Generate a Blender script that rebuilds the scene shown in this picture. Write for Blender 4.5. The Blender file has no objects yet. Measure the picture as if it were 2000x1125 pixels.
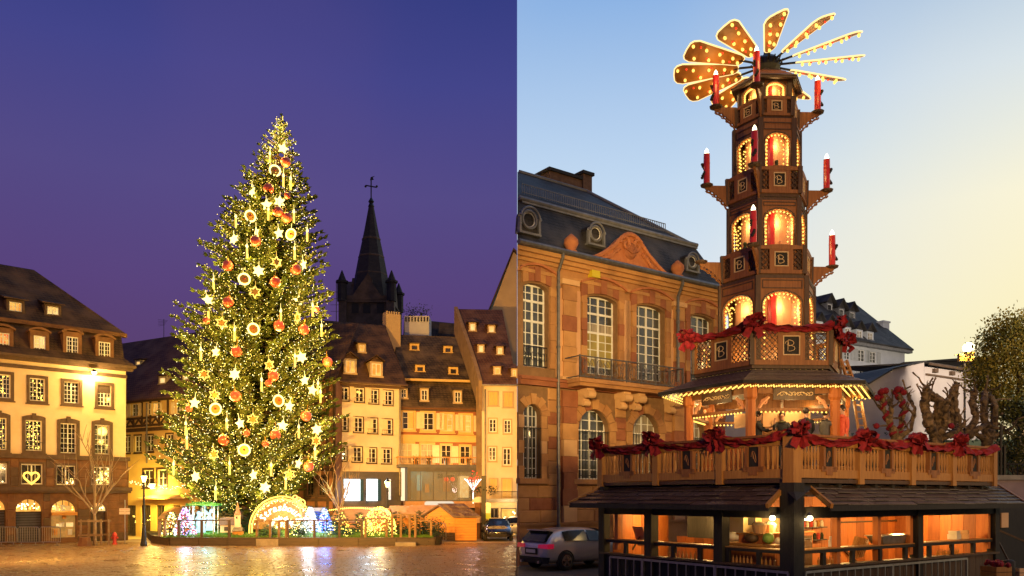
import bpy, math, random
from math import pi, sin, cos, tan, atan2, sqrt, radians, hypot
from mathutils import Vector, Matrix, noise as mnoise
random.seed(11)
sc = bpy.context.scene
col = sc.collection
F, CX, CY, H = 1600.0, 1010.0, 970.0, 2.9      # focal length in photo pixels, principal column, horizon row, eye height
def lin(r, g, b):
    f = lambda v: (v/255/12.92 if v/255 <= .04045 else ((v/255+.055)/1.055)**2.4)
    return (f(r), f(g), f(b))
def X(px, D): return (px-CX)*D/F
def Z(py, D): return H+(CY-py)*D/F
def P(px, py, D): return Vector((X(px, D), D, Z(py, D)))
# ---------------------------------------------------------------- camera
cd = bpy.data.cameras.new('camera'); cam = bpy.data.objects.new('camera', cd); col.objects.link(cam)
cam.location = (0, 0, H); cam.rotation_euler = (pi/2, 0, 0)
cd.sensor_width = 36; cd.lens = 36*F/2000
cd.shift_x = -(CX-1000)/2000; cd.shift_y = (CY-562.5)/2000
cd.clip_start = .1; cd.clip_end = 2000
sc.camera = cam
# ---------------------------------------------------------------- exposure
sc.render.engine = 'CYCLES'
vs = sc.view_settings
vs.view_transform = 'Standard'; vs.look = 'None'; vs.exposure = 0; vs.gamma = 1; vs.use_curve_mapping = False
cy = sc.cycles
cy.use_denoising = True; cy.max_bounces = 6; cy.diffuse_bounces = 3; cy.glossy_bounces = 3
cy.transparent_max_bounces = 6; cy.sample_clamp_indirect = 3.0; cy.sample_clamp_direct = 0
cy.caustics_reflective = False; cy.caustics_refractive = False
# ---------------------------------------------------------------- sky: night over the square on the left, afterglow over the place on the right
w = bpy.data.worlds.new('World'); sc.world = w; w.use_nodes = True
nt = w.node_tree; N = nt.nodes; L = nt.links; N.clear()
def nd(t, **k):
    n = N.new(t)
    for a, b in k.items(): setattr(n, a, b)
    return n
def mth(op, a, b=None, c=None, clamp=False):
    n = nd('ShaderNodeMath', operation=op, use_clamp=clamp)
    for i, v in enumerate((a, b, c)):
        if v is None: continue
        if isinstance(v, (int, float)): n.inputs[i].default_value = v
        else: L.new(v, n.inputs[i])
    return n.outputs[0]
def mixc(f, a, b):
    n = nd('ShaderNodeMix', data_type='RGBA')
    for i, v in ((0, f), (6, a), (7, b)):
        if isinstance(v, (int, float)): n.inputs[i].default_value = v
        elif isinstance(v, tuple): n.inputs[i].default_value = (*v, 1)
        else: L.new(v, n.inputs[i])
    return n.outputs[2]
def sstep(v, a, b):
    n = nd('ShaderNodeMapRange', interpolation_type='SMOOTHSTEP'); L.new(v, n.inputs[0])
    n.inputs[1].default_value = a; n.inputs[2].default_value = b
    return n.outputs[0]
def rampn(v, stops):
    n = nd('ShaderNodeValToRGB'); L.new(v, n.inputs[0]); e = n.color_ramp.elements
    for i, (p, c) in enumerate(stops):
        el = e[i] if i < 2 else e.new(p)
        el.position = p; el.color = (*c, 1)
    return n.outputs[0]
tc = nd('ShaderNodeTexCoord'); sx = nd('ShaderNodeSeparateXYZ'); L.new(tc.outputs['Generated'], sx.inputs[0])
dx, dy, dz = sx.outputs
flat = mth('SQRT', mth('ADD', mth('ADD', mth('MULTIPLY', dx, dx), mth('MULTIPLY', dy, dy)), 1e-5))
el = mth('DIVIDE', dz, flat, clamp=True)                 # tangent of the elevation
az = mth('DIVIDE', dx, flat)
night = rampn(el, [(0, lin(92, 58, 78)), (.12, lin(88, 61, 104)), (.24, lin(88, 67, 124)), (.36, lin(84, 74, 134)), (.5, lin(67, 69, 138)), (.66, lin(42, 57, 126))])
ns = nd('ShaderNodeTexNoise'); ns.inputs['Scale'].default_value = 2.2; ns.inputs['Detail'].default_value = 3
L.new(tc.outputs['Generated'], ns.inputs['Vector'])
night = mixc(mth('MULTIPLY', sstep(ns.outputs[0], .45, .8), .16), night, lin(120, 88, 140))
west = rampn(el, [(0, lin(255, 226, 150)), (.15, lin(255, 241, 180)), (.32, lin(254, 246, 212)), (.46, lin(218, 229, 233)), (.57, lin(182, 203, 223)), (1, lin(130, 165, 212))])
north = rampn(el, [(0, lin(238, 226, 205)), (.2, lin(226, 234, 240)), (.38, lin(194, 217, 241)), (.6, lin(142, 180, 228)), (1, lin(112, 155, 210))])
dusk = mixc(sstep(az, .14, .62), north, west)
back = rampn(el, [(0, lin(150, 124, 112)), (.4, lin(132, 124, 138)), (1, lin(98, 110, 148))])
dusk = mixc(mth('MULTIPLY', sstep(ns.outputs[0], .48, .75), .22), dusk, lin(250, 236, 216))
dusk = mixc(sstep(dy, .35, -.35), dusk, back)
night = mixc(sstep(dy, .2, -.6), night, lin(66, 70, 120))
side = mth('GREATER_THAN', dx, 0.0)
skyc = mixc(side, night, dusk)
bg = nd('ShaderNodeBackground'); L.new(skyc, bg.inputs[0]); bg.inputs[1].default_value = 1.0
out = nd('ShaderNodeOutputWorld'); L.new(bg.outputs[0], out.inputs[0])
# ---------------------------------------------------------------- spots without fixtures: unseen lamps of the square, added fill for the place
def light(kind, loc, power, colr, size=.2, target=None, angle=90, blend=.6, name=None):
    d = bpy.data.lights.new(name or kind.lower()+'_lamp', kind); d.energy = power; d.color = colr
    if kind == 'SPOT': d.spot_size = radians(angle); d.spot_blend = blend; d.shadow_soft_size = size
    elif kind == 'POINT': d.shadow_soft_size = size
    elif kind == 'SUN': d.angle = radians(size)
    o = bpy.data.objects.new(d.name, d); col.objects.link(o); o.location = loc
    if target is not None:
        o.rotation_euler = (Vector(target)-Vector(loc)).to_track_quat('-Z', 'Y').to_euler()
    return o
SODIUM = (1.0, .46, .075); WARM = (1.0, .60, .20); BULB = (1.0, .66, .25)
# unseen street lamps read off the lit fronts; none has a built post
light('SPOT', (-31, 34, 5.0), 4600, SODIUM, .4, (-27, 52, 5.5), 120, .9, 'unseen_square_light')
light('SPOT', (-27, 24, 5.0), 3600, SODIUM, .4, (-28, 52, 6), 80, .9, 'unseen_square_light')
light('SPOT', (-12, 21, 5.5), 62000, SODIUM, .4, (-9, 64, 7.5), 46, .8, 'unseen_square_light')
light('SPOT', (-.25, 37, 6.5), 15000, SODIUM, .3, (-7, 64, 8), 80, .8, 'unseen_square_light')  # added flood at the palace side wall, aimed at the houses
light('SPOT', (-20, 20, 5.5), 8500, SODIUM, .4, (-16, 55, 11), 58, .8, 'unseen_square_light')
light('SPOT', (-13, 14, 11), 14000, SODIUM, .5, (-13, 42, 0), 74, .9, 'unseen_square_light')  # added to brighten the paving, like the spot after it
light('SPOT', (-26, 33, 7), 7000, SODIUM, .5, (-16, 42, 0), 100, .9, 'unseen_square_light')
# added fill spots brightening palace, tower, stall and far houses; no lamps stand there
light('SPOT', (.5, 12, 8.0), 16500, (1.0, .68, .26), .5, (4.0, 34, 9.4), 31, .6, 'place_lamp')
light('SPOT', (7.5, 5, 6.5), 10500, (1.0, .60, .22), .6, (8.4, 24, 7.6), 52, .9, 'place_lamp')
light('SPOT', (24, 12, 7.0), 4200, (1.0, .58, .20), .6, (14, 30, 7.0), 75, .9, 'place_lamp')
light('SPOT', (27, 27, 9.8), 42000, (1.0, .86, .70), .6, (27, 68, 11.5), 36, 1.0, 'place_lamp')
light('SPOT', (27, 27, 9.5), 8500, (1.0, .80, .56), .6, (24, 56, 7.5), 72, .9, 'place_lamp')
# ---------------------------------------------------------------- objects
def link(o, parent=None):
    col.objects.link(o)
    if parent is not None: o.parent = parent
    return o
def tag(o, label=None, cat=None, group=None, kind=None):
    for k, v in (('label', label), ('category', cat), ('group', group), ('kind', kind)):
        if v: o[k] = v
    return o
def thing(name, label, cat, loc=(0, 0, 0), rz=0, group=None):
    o = link(bpy.data.objects.new(name, None)); o.location = loc; o.rotation_euler = (0, 0, rz); o.empty_display_size = .2
    return tag(o, label, cat, group)
def copy_tree(o, parent=None):
    c = o.copy(); link(c, parent)
    for ch in o.children: copy_tree(ch, c)
    return c
FINE = {'window_lights', 'lattice', 'window_grille', 'window_rail', 'bulb_row', 'bar_panel', 'fairy_light_string', 'shutter_slat', 'fanlight_bar', 'snow_guard', 'canopy_rail', 'balcony_rail', 'iron_rail', 'needles', 'flower_basket', 'flowers', 'joist', 'rear_rail', 'ventilation_slot', 'script_flourish', 'scroll', 'red_bulbs'}      # pieces too small to pick apart
class MB:
    def __init__(s): s.v = []; s.f = []; s.m = []
    def add(s, pts, faces, m=0):
        b = len(s.v); s.v += [tuple(p) for p in pts]
        s.f += [tuple(i+b for i in f) for f in faces]; s.m += [m]*len(faces)
    def poly(s, pts, m=0): s.add(pts, [tuple(range(len(pts)))], m)
    def hexa(s, p, m=0): s.add(p, [(0, 3, 2, 1), (4, 5, 6, 7), (0, 1, 5, 4), (1, 2, 6, 5), (2, 3, 7, 6), (3, 0, 4, 7)], m)
    def box(s, x0, x1, y0, y1, z0, z1, m=0, M=None):
        p = [(x0, y0, z0), (x1, y0, z0), (x1, y1, z0), (x0, y1, z0), (x0, y0, z1), (x1, y0, z1), (x1, y1, z1), (x0, y1, z1)]
        if M is not None: p = [M @ Vector(q) for q in p]
        s.hexa(p, m)
    def prism(s, pts, y0, y1, m=0, M=None):          # polygon in x-z, pushed along y
        n = len(pts); a = [(x, y0, z) for x, z in pts]; b = [(x, y1, z) for x, z in pts]
        q = a+b
        if M is not None: q = [M @ Vector(t) for t in q]
        s.add(q, [tuple(range(n)), tuple(range(2*n-1, n-1, -1))]+[(i, i+n, (i+1) % n+n, (i+1) % n) for i in range(n)], m)
    def slab(s, pts, off, m=0):                       # polygon pushed along a vector
        n = len(pts); pts = [Vector(p) for p in pts]; off = Vector(off)
        s.add(pts+[p+off for p in pts], [tuple(range(n)), tuple(range(2*n-1, n-1, -1))]+[(i, i+n, (i+1) % n+n, (i+1) % n) for i in range(n)], m)
    def bar(s, a, b, w, h=None, m=0, up=(0, 0, 1)):
        a = Vector(a); b = Vector(b); h = h or w; d = (b-a).normalized(); u = Vector(up)
        if abs(d.dot(u)) > .95: u = Vector((0, 1, 0))
        r = d.cross(u).normalized()*w/2; t = r.cross(d).normalized()*h/2
        s.hexa([a-r-t, a+r-t, a+r+t, a-r+t, b-r-t, b+r-t, b+r+t, b-r+t], m)
    def tube(s, pts, r, n=6, m=0, r1=None, cap=True, closed=False):
        pts = [Vector(p) for p in pts]; k = len(pts); b = len(s.v); u = None
        for i, p in enumerate(pts):
            d = (pts[(i+1) % k]-pts[i-1]) if closed else (pts[min(i+1, k-1)]-pts[max(i-1, 0)])
            d = d.normalized() if d.length > 1e-9 else Vector((0, 0, 1))
            if u is None: u = d.orthogonal().normalized()
            else:
                u = u-d*u.dot(d)
                u = u.normalized() if u.length > 1e-6 else d.orthogonal().normalized()
            q = d.cross(u)
            if isinstance(r, (list, tuple)): rr = r[i]
            else: rr = r if r1 is None else r+(r1-r)*i/(k-1)
            for j in range(n):
                a = 2*pi*j/n; s.v.append(tuple(p+u*cos(a)*rr+q*sin(a)*rr))
        for i in range(k if closed else k-1):
            i2 = (i+1) % k
            for j in range(n):
                s.f.append((b+i*n+j, b+i*n+(j+1) % n, b+i2*n+(j+1) % n, b+i2*n+j)); s.m.append(m)
        if cap and not closed:
            s.f.append(tuple(b+j for j in range(n-1, -1, -1))); s.m.append(m)
            s.f.append(tuple(b+(k-1)*n+j for j in range(n))); s.m.append(m)
    def lathe(s, prof, n=10, c=(0, 0, 0), m=0, ax='z', M=None, cap=True):
        b = len(s.v); k = len(prof)
        for r, z in prof:
            for j in range(n):
                a = 2*pi*j/n
                p = (c[0]+r*cos(a), c[1]+r*sin(a), c[2]+z) if ax == 'z' else ((c[0]+r*cos(a), c[1]+z, c[2]+r*sin(a)) if ax == 'y' else (c[0]+z, c[1]+r*cos(a), c[2]+r*sin(a)))
                s.v.append(tuple(M @ Vector(p)) if M is not None else p)
        for i in range(k-1):
            for j in range(n):
                s.f.append((b+i*n+j, b+i*n+(j+1) % n, b+(i+1)*n+(j+1) % n, b+(i+1)*n+j)); s.m.append(m)
        if not cap: return
        s.f.append(tuple(b+j for j in range(n-1, -1, -1))); s.m.append(m)
        s.f.append(tuple(b+(k-1)*n+j for j in range(n))); s.m.append(m)
    def ball(s, c, r, n=8, k=5, m=0, sz=1):
        s.lathe([(max(r*sin(pi*i/k), r*.02), -r*cos(pi*i/k)*sz) for i in range(k+1)], n, c, m)
    def octa(s, c, r, m=0):
        x, y, z = c
        s.add([(x+r, y, z), (x, y+r, z), (x-r, y, z), (x, y-r, z), (x, y, z+r), (x, y, z-r)],
              [(0, 1, 4), (1, 2, 4), (2, 3, 4), (3, 0, 4), (1, 0, 5), (2, 1, 5), (3, 2, 5), (0, 3, 5)], m)
    def mesh(s, name, mats, smooth=False):
        me = bpy.data.meshes.new(name); me.from_pydata(s.v, [], s.f)
        for mt in (mats if isinstance(mats, (list, tuple)) else [mats]): me.materials.append(mt)
        if any(s.m): me.polygons.foreach_set('material_index', s.m)
        if smooth: me.polygons.foreach_set('use_smooth', [True]*len(s.f))
        me.update(); return me
    def build(s, name, mats, parent=None, smooth=False, loc=None):
        o = link(bpy.data.objects.new(name, s.mesh(name, mats, smooth)), parent)
        if name in FINE: o['kind'] = 'stuff'
        if loc is not None: o.location = loc
        return o
def inst(name, me, parent, loc=(0, 0, 0), rot=None, scale=None):
    o = link(bpy.data.objects.new(name, me), parent); o.location = loc
    if rot is not None: o.rotation_euler = rot
    if scale is not None: o.scale = scale
    return o
# ---------------------------------------------------------------- materials
def mat(name, c1, c2=None, scale=3, rough=.7, bump=0, bscale=None, metal=0, spec=.5, stretch=(1, 1, 1), coord='pos', emit=None, estr=0, sample=False, detail=4, contrast=(.35, .65), rvar=0, coat=0, alpha=None, spots=None, trl=0):
    m = bpy.data.materials.new(name); m.use_nodes = True; t = m.node_tree; n = t.nodes; l = t.links
    b = n['Principled BSDF']; b.inputs['Roughness'].default_value = rough; b.inputs['Metallic'].default_value = metal
    b.inputs['Specular IOR Level'].default_value = spec; b.inputs['Base Color'].default_value = (*c1, 1)
    if coat: b.inputs['Coat Weight'].default_value = coat; b.inputs['Coat Roughness'].default_value = .08
    if alpha is not None: b.inputs['Alpha'].default_value = alpha
    if emit: b.inputs['Emission Color'].default_value = (*emit, 1); b.inputs['Emission Strength'].default_value = estr
    if not sample and emit: m.cycles.emission_sampling = 'NONE'
    if c2 or bump or rvar:
        if coord == 'pos': src = n.new('ShaderNodeNewGeometry').outputs['Position']
        else: src = n.new('ShaderNodeTexCoord').outputs['Object']
        mp = n.new('ShaderNodeMapping'); mp.inputs['Scale'].default_value = stretch; l.new(src, mp.inputs[0])
        nz = n.new('ShaderNodeTexNoise'); nz.inputs['Scale'].default_value = scale; nz.inputs['Detail'].default_value = detail; nz.inputs['Roughness'].default_value = .6
        l.new(mp.outputs[0], nz.inputs['Vector'])
        if c2:
            r = n.new('ShaderNodeValToRGB'); l.new(nz.outputs[0], r.inputs[0])
            r.color_ramp.elements[0].position = contrast[0]; r.color_ramp.elements[1].position = contrast[1]
            r.color_ramp.elements[0].color = (*c1, 1); r.color_ramp.elements[1].color = (*c2, 1)
            res = r.outputs[0]
            if spots:
                n2 = n.new('ShaderNodeTexNoise'); n2.inputs['Scale'].default_value = scale*.22; n2.inputs['Detail'].default_value = 5
                l.new(mp.outputs[0], n2.inputs['Vector'])
                r2 = n.new('ShaderNodeValToRGB'); l.new(n2.outputs[0], r2.inputs[0]); r2.color_ramp.elements[0].position = .5; r2.color_ramp.elements[1].position = .72
                mx = n.new('ShaderNodeMix'); mx.data_type = 'RGBA'; l.new(r2.outputs[0], mx.inputs[0]); l.new(res, mx.inputs[6]); mx.inputs[7].default_value = (*spots, 1)
                res = mx.outputs[2]
            l.new(res, b.inputs['Base Color'])
        if rvar:
            mr = n.new('ShaderNodeMapRange'); l.new(nz.outputs[0], mr.inputs[0]); mr.inputs[1].default_value = .3; mr.inputs[2].default_value = .7
            mr.inputs[3].default_value = max(rough-rvar, .02); mr.inputs[4].default_value = rough+rvar; l.new(mr.outputs[0], b.inputs['Roughness'])
        if bump:
            n3 = n.new('ShaderNodeTexNoise'); n3.inputs['Scale'].default_value = bscale or scale*5; n3.inputs['Detail'].default_value = 3
            l.new(mp.outputs[0], n3.inputs['Vector'])
            bp = n.new('ShaderNodeBump'); bp.inputs['Strength'].default_value = bump; bp.inputs['Distance'].default_value = .02
            l.new(n3.outputs[0], bp.inputs['Height']); l.new(bp.outputs[0], b.inputs['Normal'])
    if trl:                                        # leaves let light through
        tr_ = n.new('ShaderNodeBsdfTranslucent'); ms = n.new('ShaderNodeMixShader'); ms.inputs[0].default_value = trl
        if c2: l.new(res, tr_.inputs[0])
        else: tr_.inputs[0].default_value = (*c1, 1)
        l.new(b.outputs[0], ms.inputs[1]); l.new(tr_.outputs[0], ms.inputs[2]); l.new(ms.outputs[0], n['Material Output'].inputs[0])
    return m
def tilemat(name, c1, c2, mort, tw=.22, th=.16, rough=.75, bump=.6, spots=None):
    """Rows of small roof tiles seen from far off: x runs along the eave, z up the slope."""
    m = bpy.data.materials.new(name); m.use_nodes = True; t = m.node_tree; n = t.nodes; l = t.links; b = n['Principled BSDF']
    b.inputs['Roughness'].default_value = rough; b.inputs['Specular IOR Level'].default_value = .25
    c = n.new('ShaderNodeTexCoord'); s = n.new('ShaderNodeSeparateXYZ'); l.new(c.outputs['Object'], s.inputs[0])
    cb = n.new('ShaderNodeCombineXYZ'); ad = n.new('ShaderNodeMath'); ad.operation = 'ADD'; l.new(s.outputs[0], ad.inputs[0]); l.new(s.outputs[1], ad.inputs[1])
    l.new(ad.outputs[0], cb.inputs[0]); l.new(s.outputs[2], cb.inputs[1])
    br = n.new('ShaderNodeTexBrick'); l.new(cb.outputs[0], br.inputs['Vector']); br.inputs['Scale'].default_value = 1
    br.inputs['Brick Width'].default_value = tw; br.inputs['Row Height'].default_value = th; br.inputs['Mortar Size'].default_value = th*.13
    br.inputs['Color1'].default_value = (*c1, 1); br.inputs['Color2'].default_value = (*c2, 1); br.inputs['Mortar'].default_value = (*mort, 1); br.inputs['Mortar Smooth'].default_value = .4
    nz = n.new('ShaderNodeTexNoise'); nz.inputs['Scale'].default_value = .9; nz.inputs['Detail'].default_value = 6; l.new(c.outputs['Object'], nz.inputs['Vector'])
    r = n.new('ShaderNodeValToRGB'); l.new(nz.outputs[0], r.inputs[0]); r.color_ramp.elements[0].position = .42; r.color_ramp.elements[1].position = .68
    mx = n.new('ShaderNodeMix'); mx.data_type = 'RGBA'; l.new(r.outputs[0], mx.inputs[0]); l.new(br.outputs['Color'], mx.inputs[6]); mx.inputs[7].default_value = (*(spots or tuple(v*1.9 for v in c2)), 1)
    l.new(mx.outputs[2], b.inputs['Base Color'])
    bp = n.new('ShaderNodeBump'); bp.inputs['Strength'].default_value = bump; bp.inputs['Distance'].default_value = .03; bp.invert = True
    l.new(br.outputs['Fac'], bp.inputs['Height']); l.new(bp.outputs[0], b.inputs['Normal'])
    return m
def lit(name, c, s, c2=None, scale=3, sample=False):
    """Something that gives off light; c2 makes it uneven (a room seen through curtains)."""
    m = bpy.data.materials.new(name); m.use_nodes = True; t = m.node_tree; n = t.nodes; l = t.links; b = n['Principled BSDF']
    b.inputs['Base Color'].default_value = (.02, .02, .02, 1); b.inputs['Roughness'].default_value = .3
    b.inputs['Emission Color'].default_value = (*c, 1); b.inputs['Emission Strength'].default_value = s
    if c2:
        g = n.new('ShaderNodeNewGeometry'); nz = n.new('ShaderNodeTexNoise'); nz.inputs['Scale'].default_value = scale; nz.inputs['Detail'].default_value = 3; l.new(g.outputs['Position'], nz.inputs['Vector'])
        r = n.new('ShaderNodeValToRGB'); l.new(nz.outputs[0], r.inputs[0]); r.color_ramp.elements[0].position = .38; r.color_ramp.elements[1].position = .62
        r.color_ramp.elements[0].color = (*c2, 1); r.color_ramp.elements[1].color = (*c, 1); l.new(r.outputs[0], b.inputs['Emission Color'])
    if not sample: m.cycles.emission_sampling = 'NONE'
    return m
M = {}
M['cream'] = mat('cream_plaster', (.65, .47, .27), (.74, .55, .34), .8, .85, .25, 40, spots=(.52, .36, .17))
M['pale'] = mat('pale_plaster', (.68, .55, .38), (.76, .64, .46), .7, .85, .15, 40, spots=(.60, .46, .30))
M['ochre'] = mat('ochre_plaster', (.62, .42, .14), (.68, .48, .18), .8, .85, .15, 40)
M['rust'] = mat('rust_plaster', (.30, .11, .05), (.36, .14, .06), 1.0, .85, .15, 40)
M['tan'] = mat('tan_plaster', (.42, .32, .18), (.50, .38, .22), .5, .9, .2, 20, spots=(.36, .26, .15))
M['brownstone'] = mat('brown_sandstone', (.125, .054, .021), (.195, .088, .034), 2.2, .85, .4, 18)
M['sill'] = mat('sandstone_band', (.075, .042, .022), (.115, .066, .036), 3, .8, .3, 25)
M['timber'] = mat('dark_timber', (.040, .022, .012), (.075, .042, .022), 6, .7, .3, 30)
M['white'] = mat('white_paint', (.72, .70, .64), (.80, .78, .72), 4, .5)
M['shut'] = mat('cream_shutter_paint', (.70, .58, .36), (.76, .64, .42), 5, .55)
M['shutgrey'] = mat('grey_shutter_paint', (.36, .37, .36), (.44, .45, .43), 5, .55)
M['black'] = mat('black_iron', (.012, .012, .013), None, rough=.45, metal=.3)
M['glass'] = mat('window_glass', (.012, .013, .016), (.05, .045, .04), 1.4, .06, spec=.9, coat=.5)
M['glassR'] = mat('old_window_glass', (.03, .036, .036), (.075, .085, .08), 1.1, .05, .05, 3, spec=1.0, coat=1.0)
M['curtain'] = mat('curtained_glass', (.40, .34, .24), (.22, .18, .12), 3, .35, spec=.7, stretch=(4, 4, .4))
M['litwin'] = lit('lit_room', (1.0, .50, .09), 1.25, (.72, .26, .03), 2.4)
M['litpale'] = lit('lit_room_bright', (1.0, .68, .26), 1.2, (.95, .50, .13), 3)
M['litred'] = lit('lit_room_red', (1.0, .12, .03), .9, (1.0, .55, .10), 3.5)
M['roofbrown'] = tilemat('brown_roof_tiles', (.048, .026, .013), (.072, .039, .020), (.015, .009, .006), .24, .17, spots=(.115, .064, .032))
M['roofred'] = tilemat('red_brown_roof_tiles', (.095, .040, .022), (.13, .056, .03), (.03, .014, .009), .24, .2, spots=(.16, .085, .05))
M['roofmoss'] = tilemat('mossy_roof_tiles', (.060, .042, .022), (.10, .070, .035), (.02, .015, .009), .26, .19, bump=.9, spots=(.17, .12, .06))
M['slate'] = tilemat('slate_roof', (.027, .023, .019), (.042, .036, .030), (.011, .010, .008), .26, .15, .6, .5, spots=(.070, .062, .055))
M['lead'] = mat('weathered_lead', (.17, .17, .175), (.25, .245, .24), 4, .5, .2, 20, metal=.3)
M['zinc'] = mat('zinc_pipe', (.13, .12, .12), (.20, .19, .18), 5, .4, metal=.6)
M['churchstone'] = mat('dark_church_stone', (.060, .042, .030), (.115, .082, .060), 1.2, .9, .5, 8)
M['churchroof'] = mat('dark_spire_slate', (.014, .012, .014), (.030, .026, .026), 1.5, .8, .4, 9, stretch=(1, 1, 3))
M['grass'] = mat('lawn', (.05, .12, .012), (.09, .20, .022), 5, .9, .6, 60)
M['needle'] = mat('fir_needles', (.038, .062, .011), (.092, .115, .019), 2.5, .6, spec=.3)
M['needledark'] = mat('small_fir_needles', (.014, .040, .018), (.030, .075, .028), 4, .65, spec=.3)
M['bark'] = mat('fir_bark', (.06, .038, .022), (.11, .07, .04), 8, .9, .6, 30)
M['twig'] = mat('bare_twig', (.22, .15, .08), (.30, .21, .12), 6, .8)
M['fairy'] = lit('fairy_light', (1.0, .70, .11), 4.6)
M['fairywhite'] = lit('fairy_light_cool', (1, .88, .42), 5)
M['glow'] = lit('ornament_neon', (1.0, .76, .22), 3.4)
M['glowo'] = lit('ornament_neon_orange', (1.0, .58, .09), 2.4)
M['bauble'] = mat('red_bauble', (.70, .11, .06), (.80, .16, .08), 6, .35, spec=.6, coat=.3)
M['gold'] = mat('gold_ornament_disc', (.55, .30, .05), (.70, .42, .08), 8, .4, metal=.3)
M['bluelight'] = lit('fairy_light_blue', (.08, .22, 1.0), 5)
M['whitelight'] = lit('fairy_light_white', (.80, .88, 1.0), 3)
M['violight'] = lit('fairy_light_violet', (.50, .34, 1.0), 3)
M['screen'] = lit('shop_screen', (.72, .95, 1.0), 3.4, None, 2, True)
M['concrete'] = mat('concrete', (.24, .22, .19), (.34, .31, .27), 3, .85, .3, 25)
M['planter'] = mat('dark_planter_board', (.030, .018, .013), (.060, .036, .025), 3, .5, .3, 20, stretch=(.4, 1, 3))
M['rail'] = mat('weathered_rail_wood', (.16, .10, .05), (.26, .17, .09), 5, .75, .3, 25)
M['raildark'] = mat('dark_rail_wood', (.055, .035, .022), (.10, .065, .04), 5, .7, .3, 25)
M['hut'] = mat('orange_hut_wood', (.52, .20, .030), (.62, .27, .045), 2.5, .6, .25, 20, stretch=(.4, .4, 5))
M['hutroof'] = mat('hut_shingle', (.08, .050, .034), (.17, .11, .075), 3, .7, .5, 14)
M['canvas'] = mat('brown_stall_roof', (.36, .19, .09), (.46, .26, .13), 2, .7)
M['shopgrey'] = mat('dark_shop_front', (.055, .050, .060), (.085, .078, .09), 2, .45)
M['metal'] = mat('galvanised_steel', (.34, .33, .31), (.46, .44, .42), 6, .38, metal=.8)
M['carblack'] = mat('black_car_paint', (.008, .008, .011), None, rough=.22, coat=1)
M['cargrey'] = mat('silver_grey_car_paint', (.56, .55, .54), (.60, .59, .58), 40, .28, metal=.35, coat=1)
M['carglass'] = mat('car_glass', (.006, .007, .008), None, rough=.14, spec=.4)
M['tyre'] = mat('tyre_rubber', (.012, .012, .012), None, rough=.85)
M['alloy'] = mat('alloy_wheel', (.46, .45, .44), None, rough=.3, metal=.9)
M['headl'] = mat('headlight_lens', (.55, .52, .45), None, rough=.1, spec=.8, coat=1)
M['taillight'] = mat('tail_light_lens', (.42, .010, .035), None, rough=.12, coat=1, emit=(1, .02, .09), estr=.22)
M['redpaint'] = mat('red_paint', (.45, .03, .02), (.55, .05, .03), 5, .45)
M['signwhite'] = mat('white_sign_board', (.62, .56, .50), None, rough=.5)
M['pink'] = mat('pink_print', (.70, .22, .22), None, rough=.6)
# sandstone of the palace: five quarry tones, block by block
M['st0'] = mat('honey_sandstone', (.46, .225, .075), (.54, .275, .095), 2.6, .85, .5, 22, spots=(.29, .135, .05))
M['st1'] = mat('light_sandstone', (.62, .35, .15), (.68, .40, .18), 2.2, .85, .45, 22, spots=(.42, .22, .09))
M['st2'] = mat('red_sandstone', (.26, .085, .034), (.33, .115, .046), 2.6, .85, .4, 22)
M['st3'] = mat('brown_sandstone_block', (.40, .185, .060), (.46, .22, .078), 2.6, .85, .5, 22, spots=(.22, .09, .036))
M['st4'] = mat('pink_sandstone', (.62, .33, .155), (.68, .38, .185), 1.2, .85, .35, 22, spots=(.47, .22, .11))
M['mortar'] = mat('masonry_joint', (.20, .105, .045), (.26, .14, .06), 4, .95)
M['carved'] = mat('carved_red_sandstone', (.39, .125, .045), (.48, .175, .065), 4, .85, .4, 20)
# the wooden pyramid and its stall
M['pine'] = mat('stained_pine', (.20, .072, .017), (.30, .118, .029), 3, .55, .3, 12, stretch=(6, 6, .5))
M['pinelight'] = mat('light_stained_pine', (.32, .14, .030), (.42, .20, .046), 3, .55, .3, 12, stretch=(6, 6, .5))
M['pinedark'] = mat('dark_stained_pine', (.050, .024, .011), (.088, .043, .019), 4, .55, .35, 14, stretch=(5, 5, .6))
M['board'] = mat('interior_boarding', (.44, .125, .026), (.54, .175, .036), 3, .6, .2, 10, stretch=(5, 5, .5))
M['shingle0'] = mat('wet_roof_shingle', (.058, .034, .026), (.105, .064, .048), 7, .36, .35, 30, rvar=.12)
M['shingle1'] = mat('wet_roof_shingle_grey', (.085, .058, .048), (.140, .100, .084), 6, .34, .35, 30, rvar=.12)
M['shingle2'] = mat('wet_roof_shingle_dark', (.038, .022, .018), (.070, .043, .033), 8, .38, .35, 30, rvar=.12)
M['soot'] = mat('dark_painted_wood', (.010, .0085, .0075), (.022, .018, .015), 4, .75, .3, 14, stretch=(5, 5, .6))
M['bulb'] = lit('warm_bulb', (1.0, .58, .105), 2.3)
M['edge'] = lit('bright_blade_edge', (1.0, .70, .28), 1.5)  # yellow-white blade edges, emissive
M['redbulb'] = lit('red_bulb', (1.0, .05, .015), 1.6)
M['peach'] = mat('painted_peach_panel', (.72, .34, .18), (.78, .40, .22), 2, .7)
M['redwax'] = mat('red_candle_paint', (.52, .018, .012), (.62, .028, .02), 5, .35, coat=.4)
M['flame'] = lit('candle_bulb', (1.0, .86, .50), 7)
M['fabric'] = mat('red_tulle', (.17, .003, .008), (.29, .006, .016), 9, .8, .8, 30)
M['gilt'] = mat('cream_painted_trim', (.60, .42, .22), None, rough=.5)
M['skin'] = mat('skin', (.52, .29, .19), (.58, .34, .23), 8, .5)
M['hair'] = mat('dark_hair', (.018, .012, .009), (.035, .022, .015), 20, .6)
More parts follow.
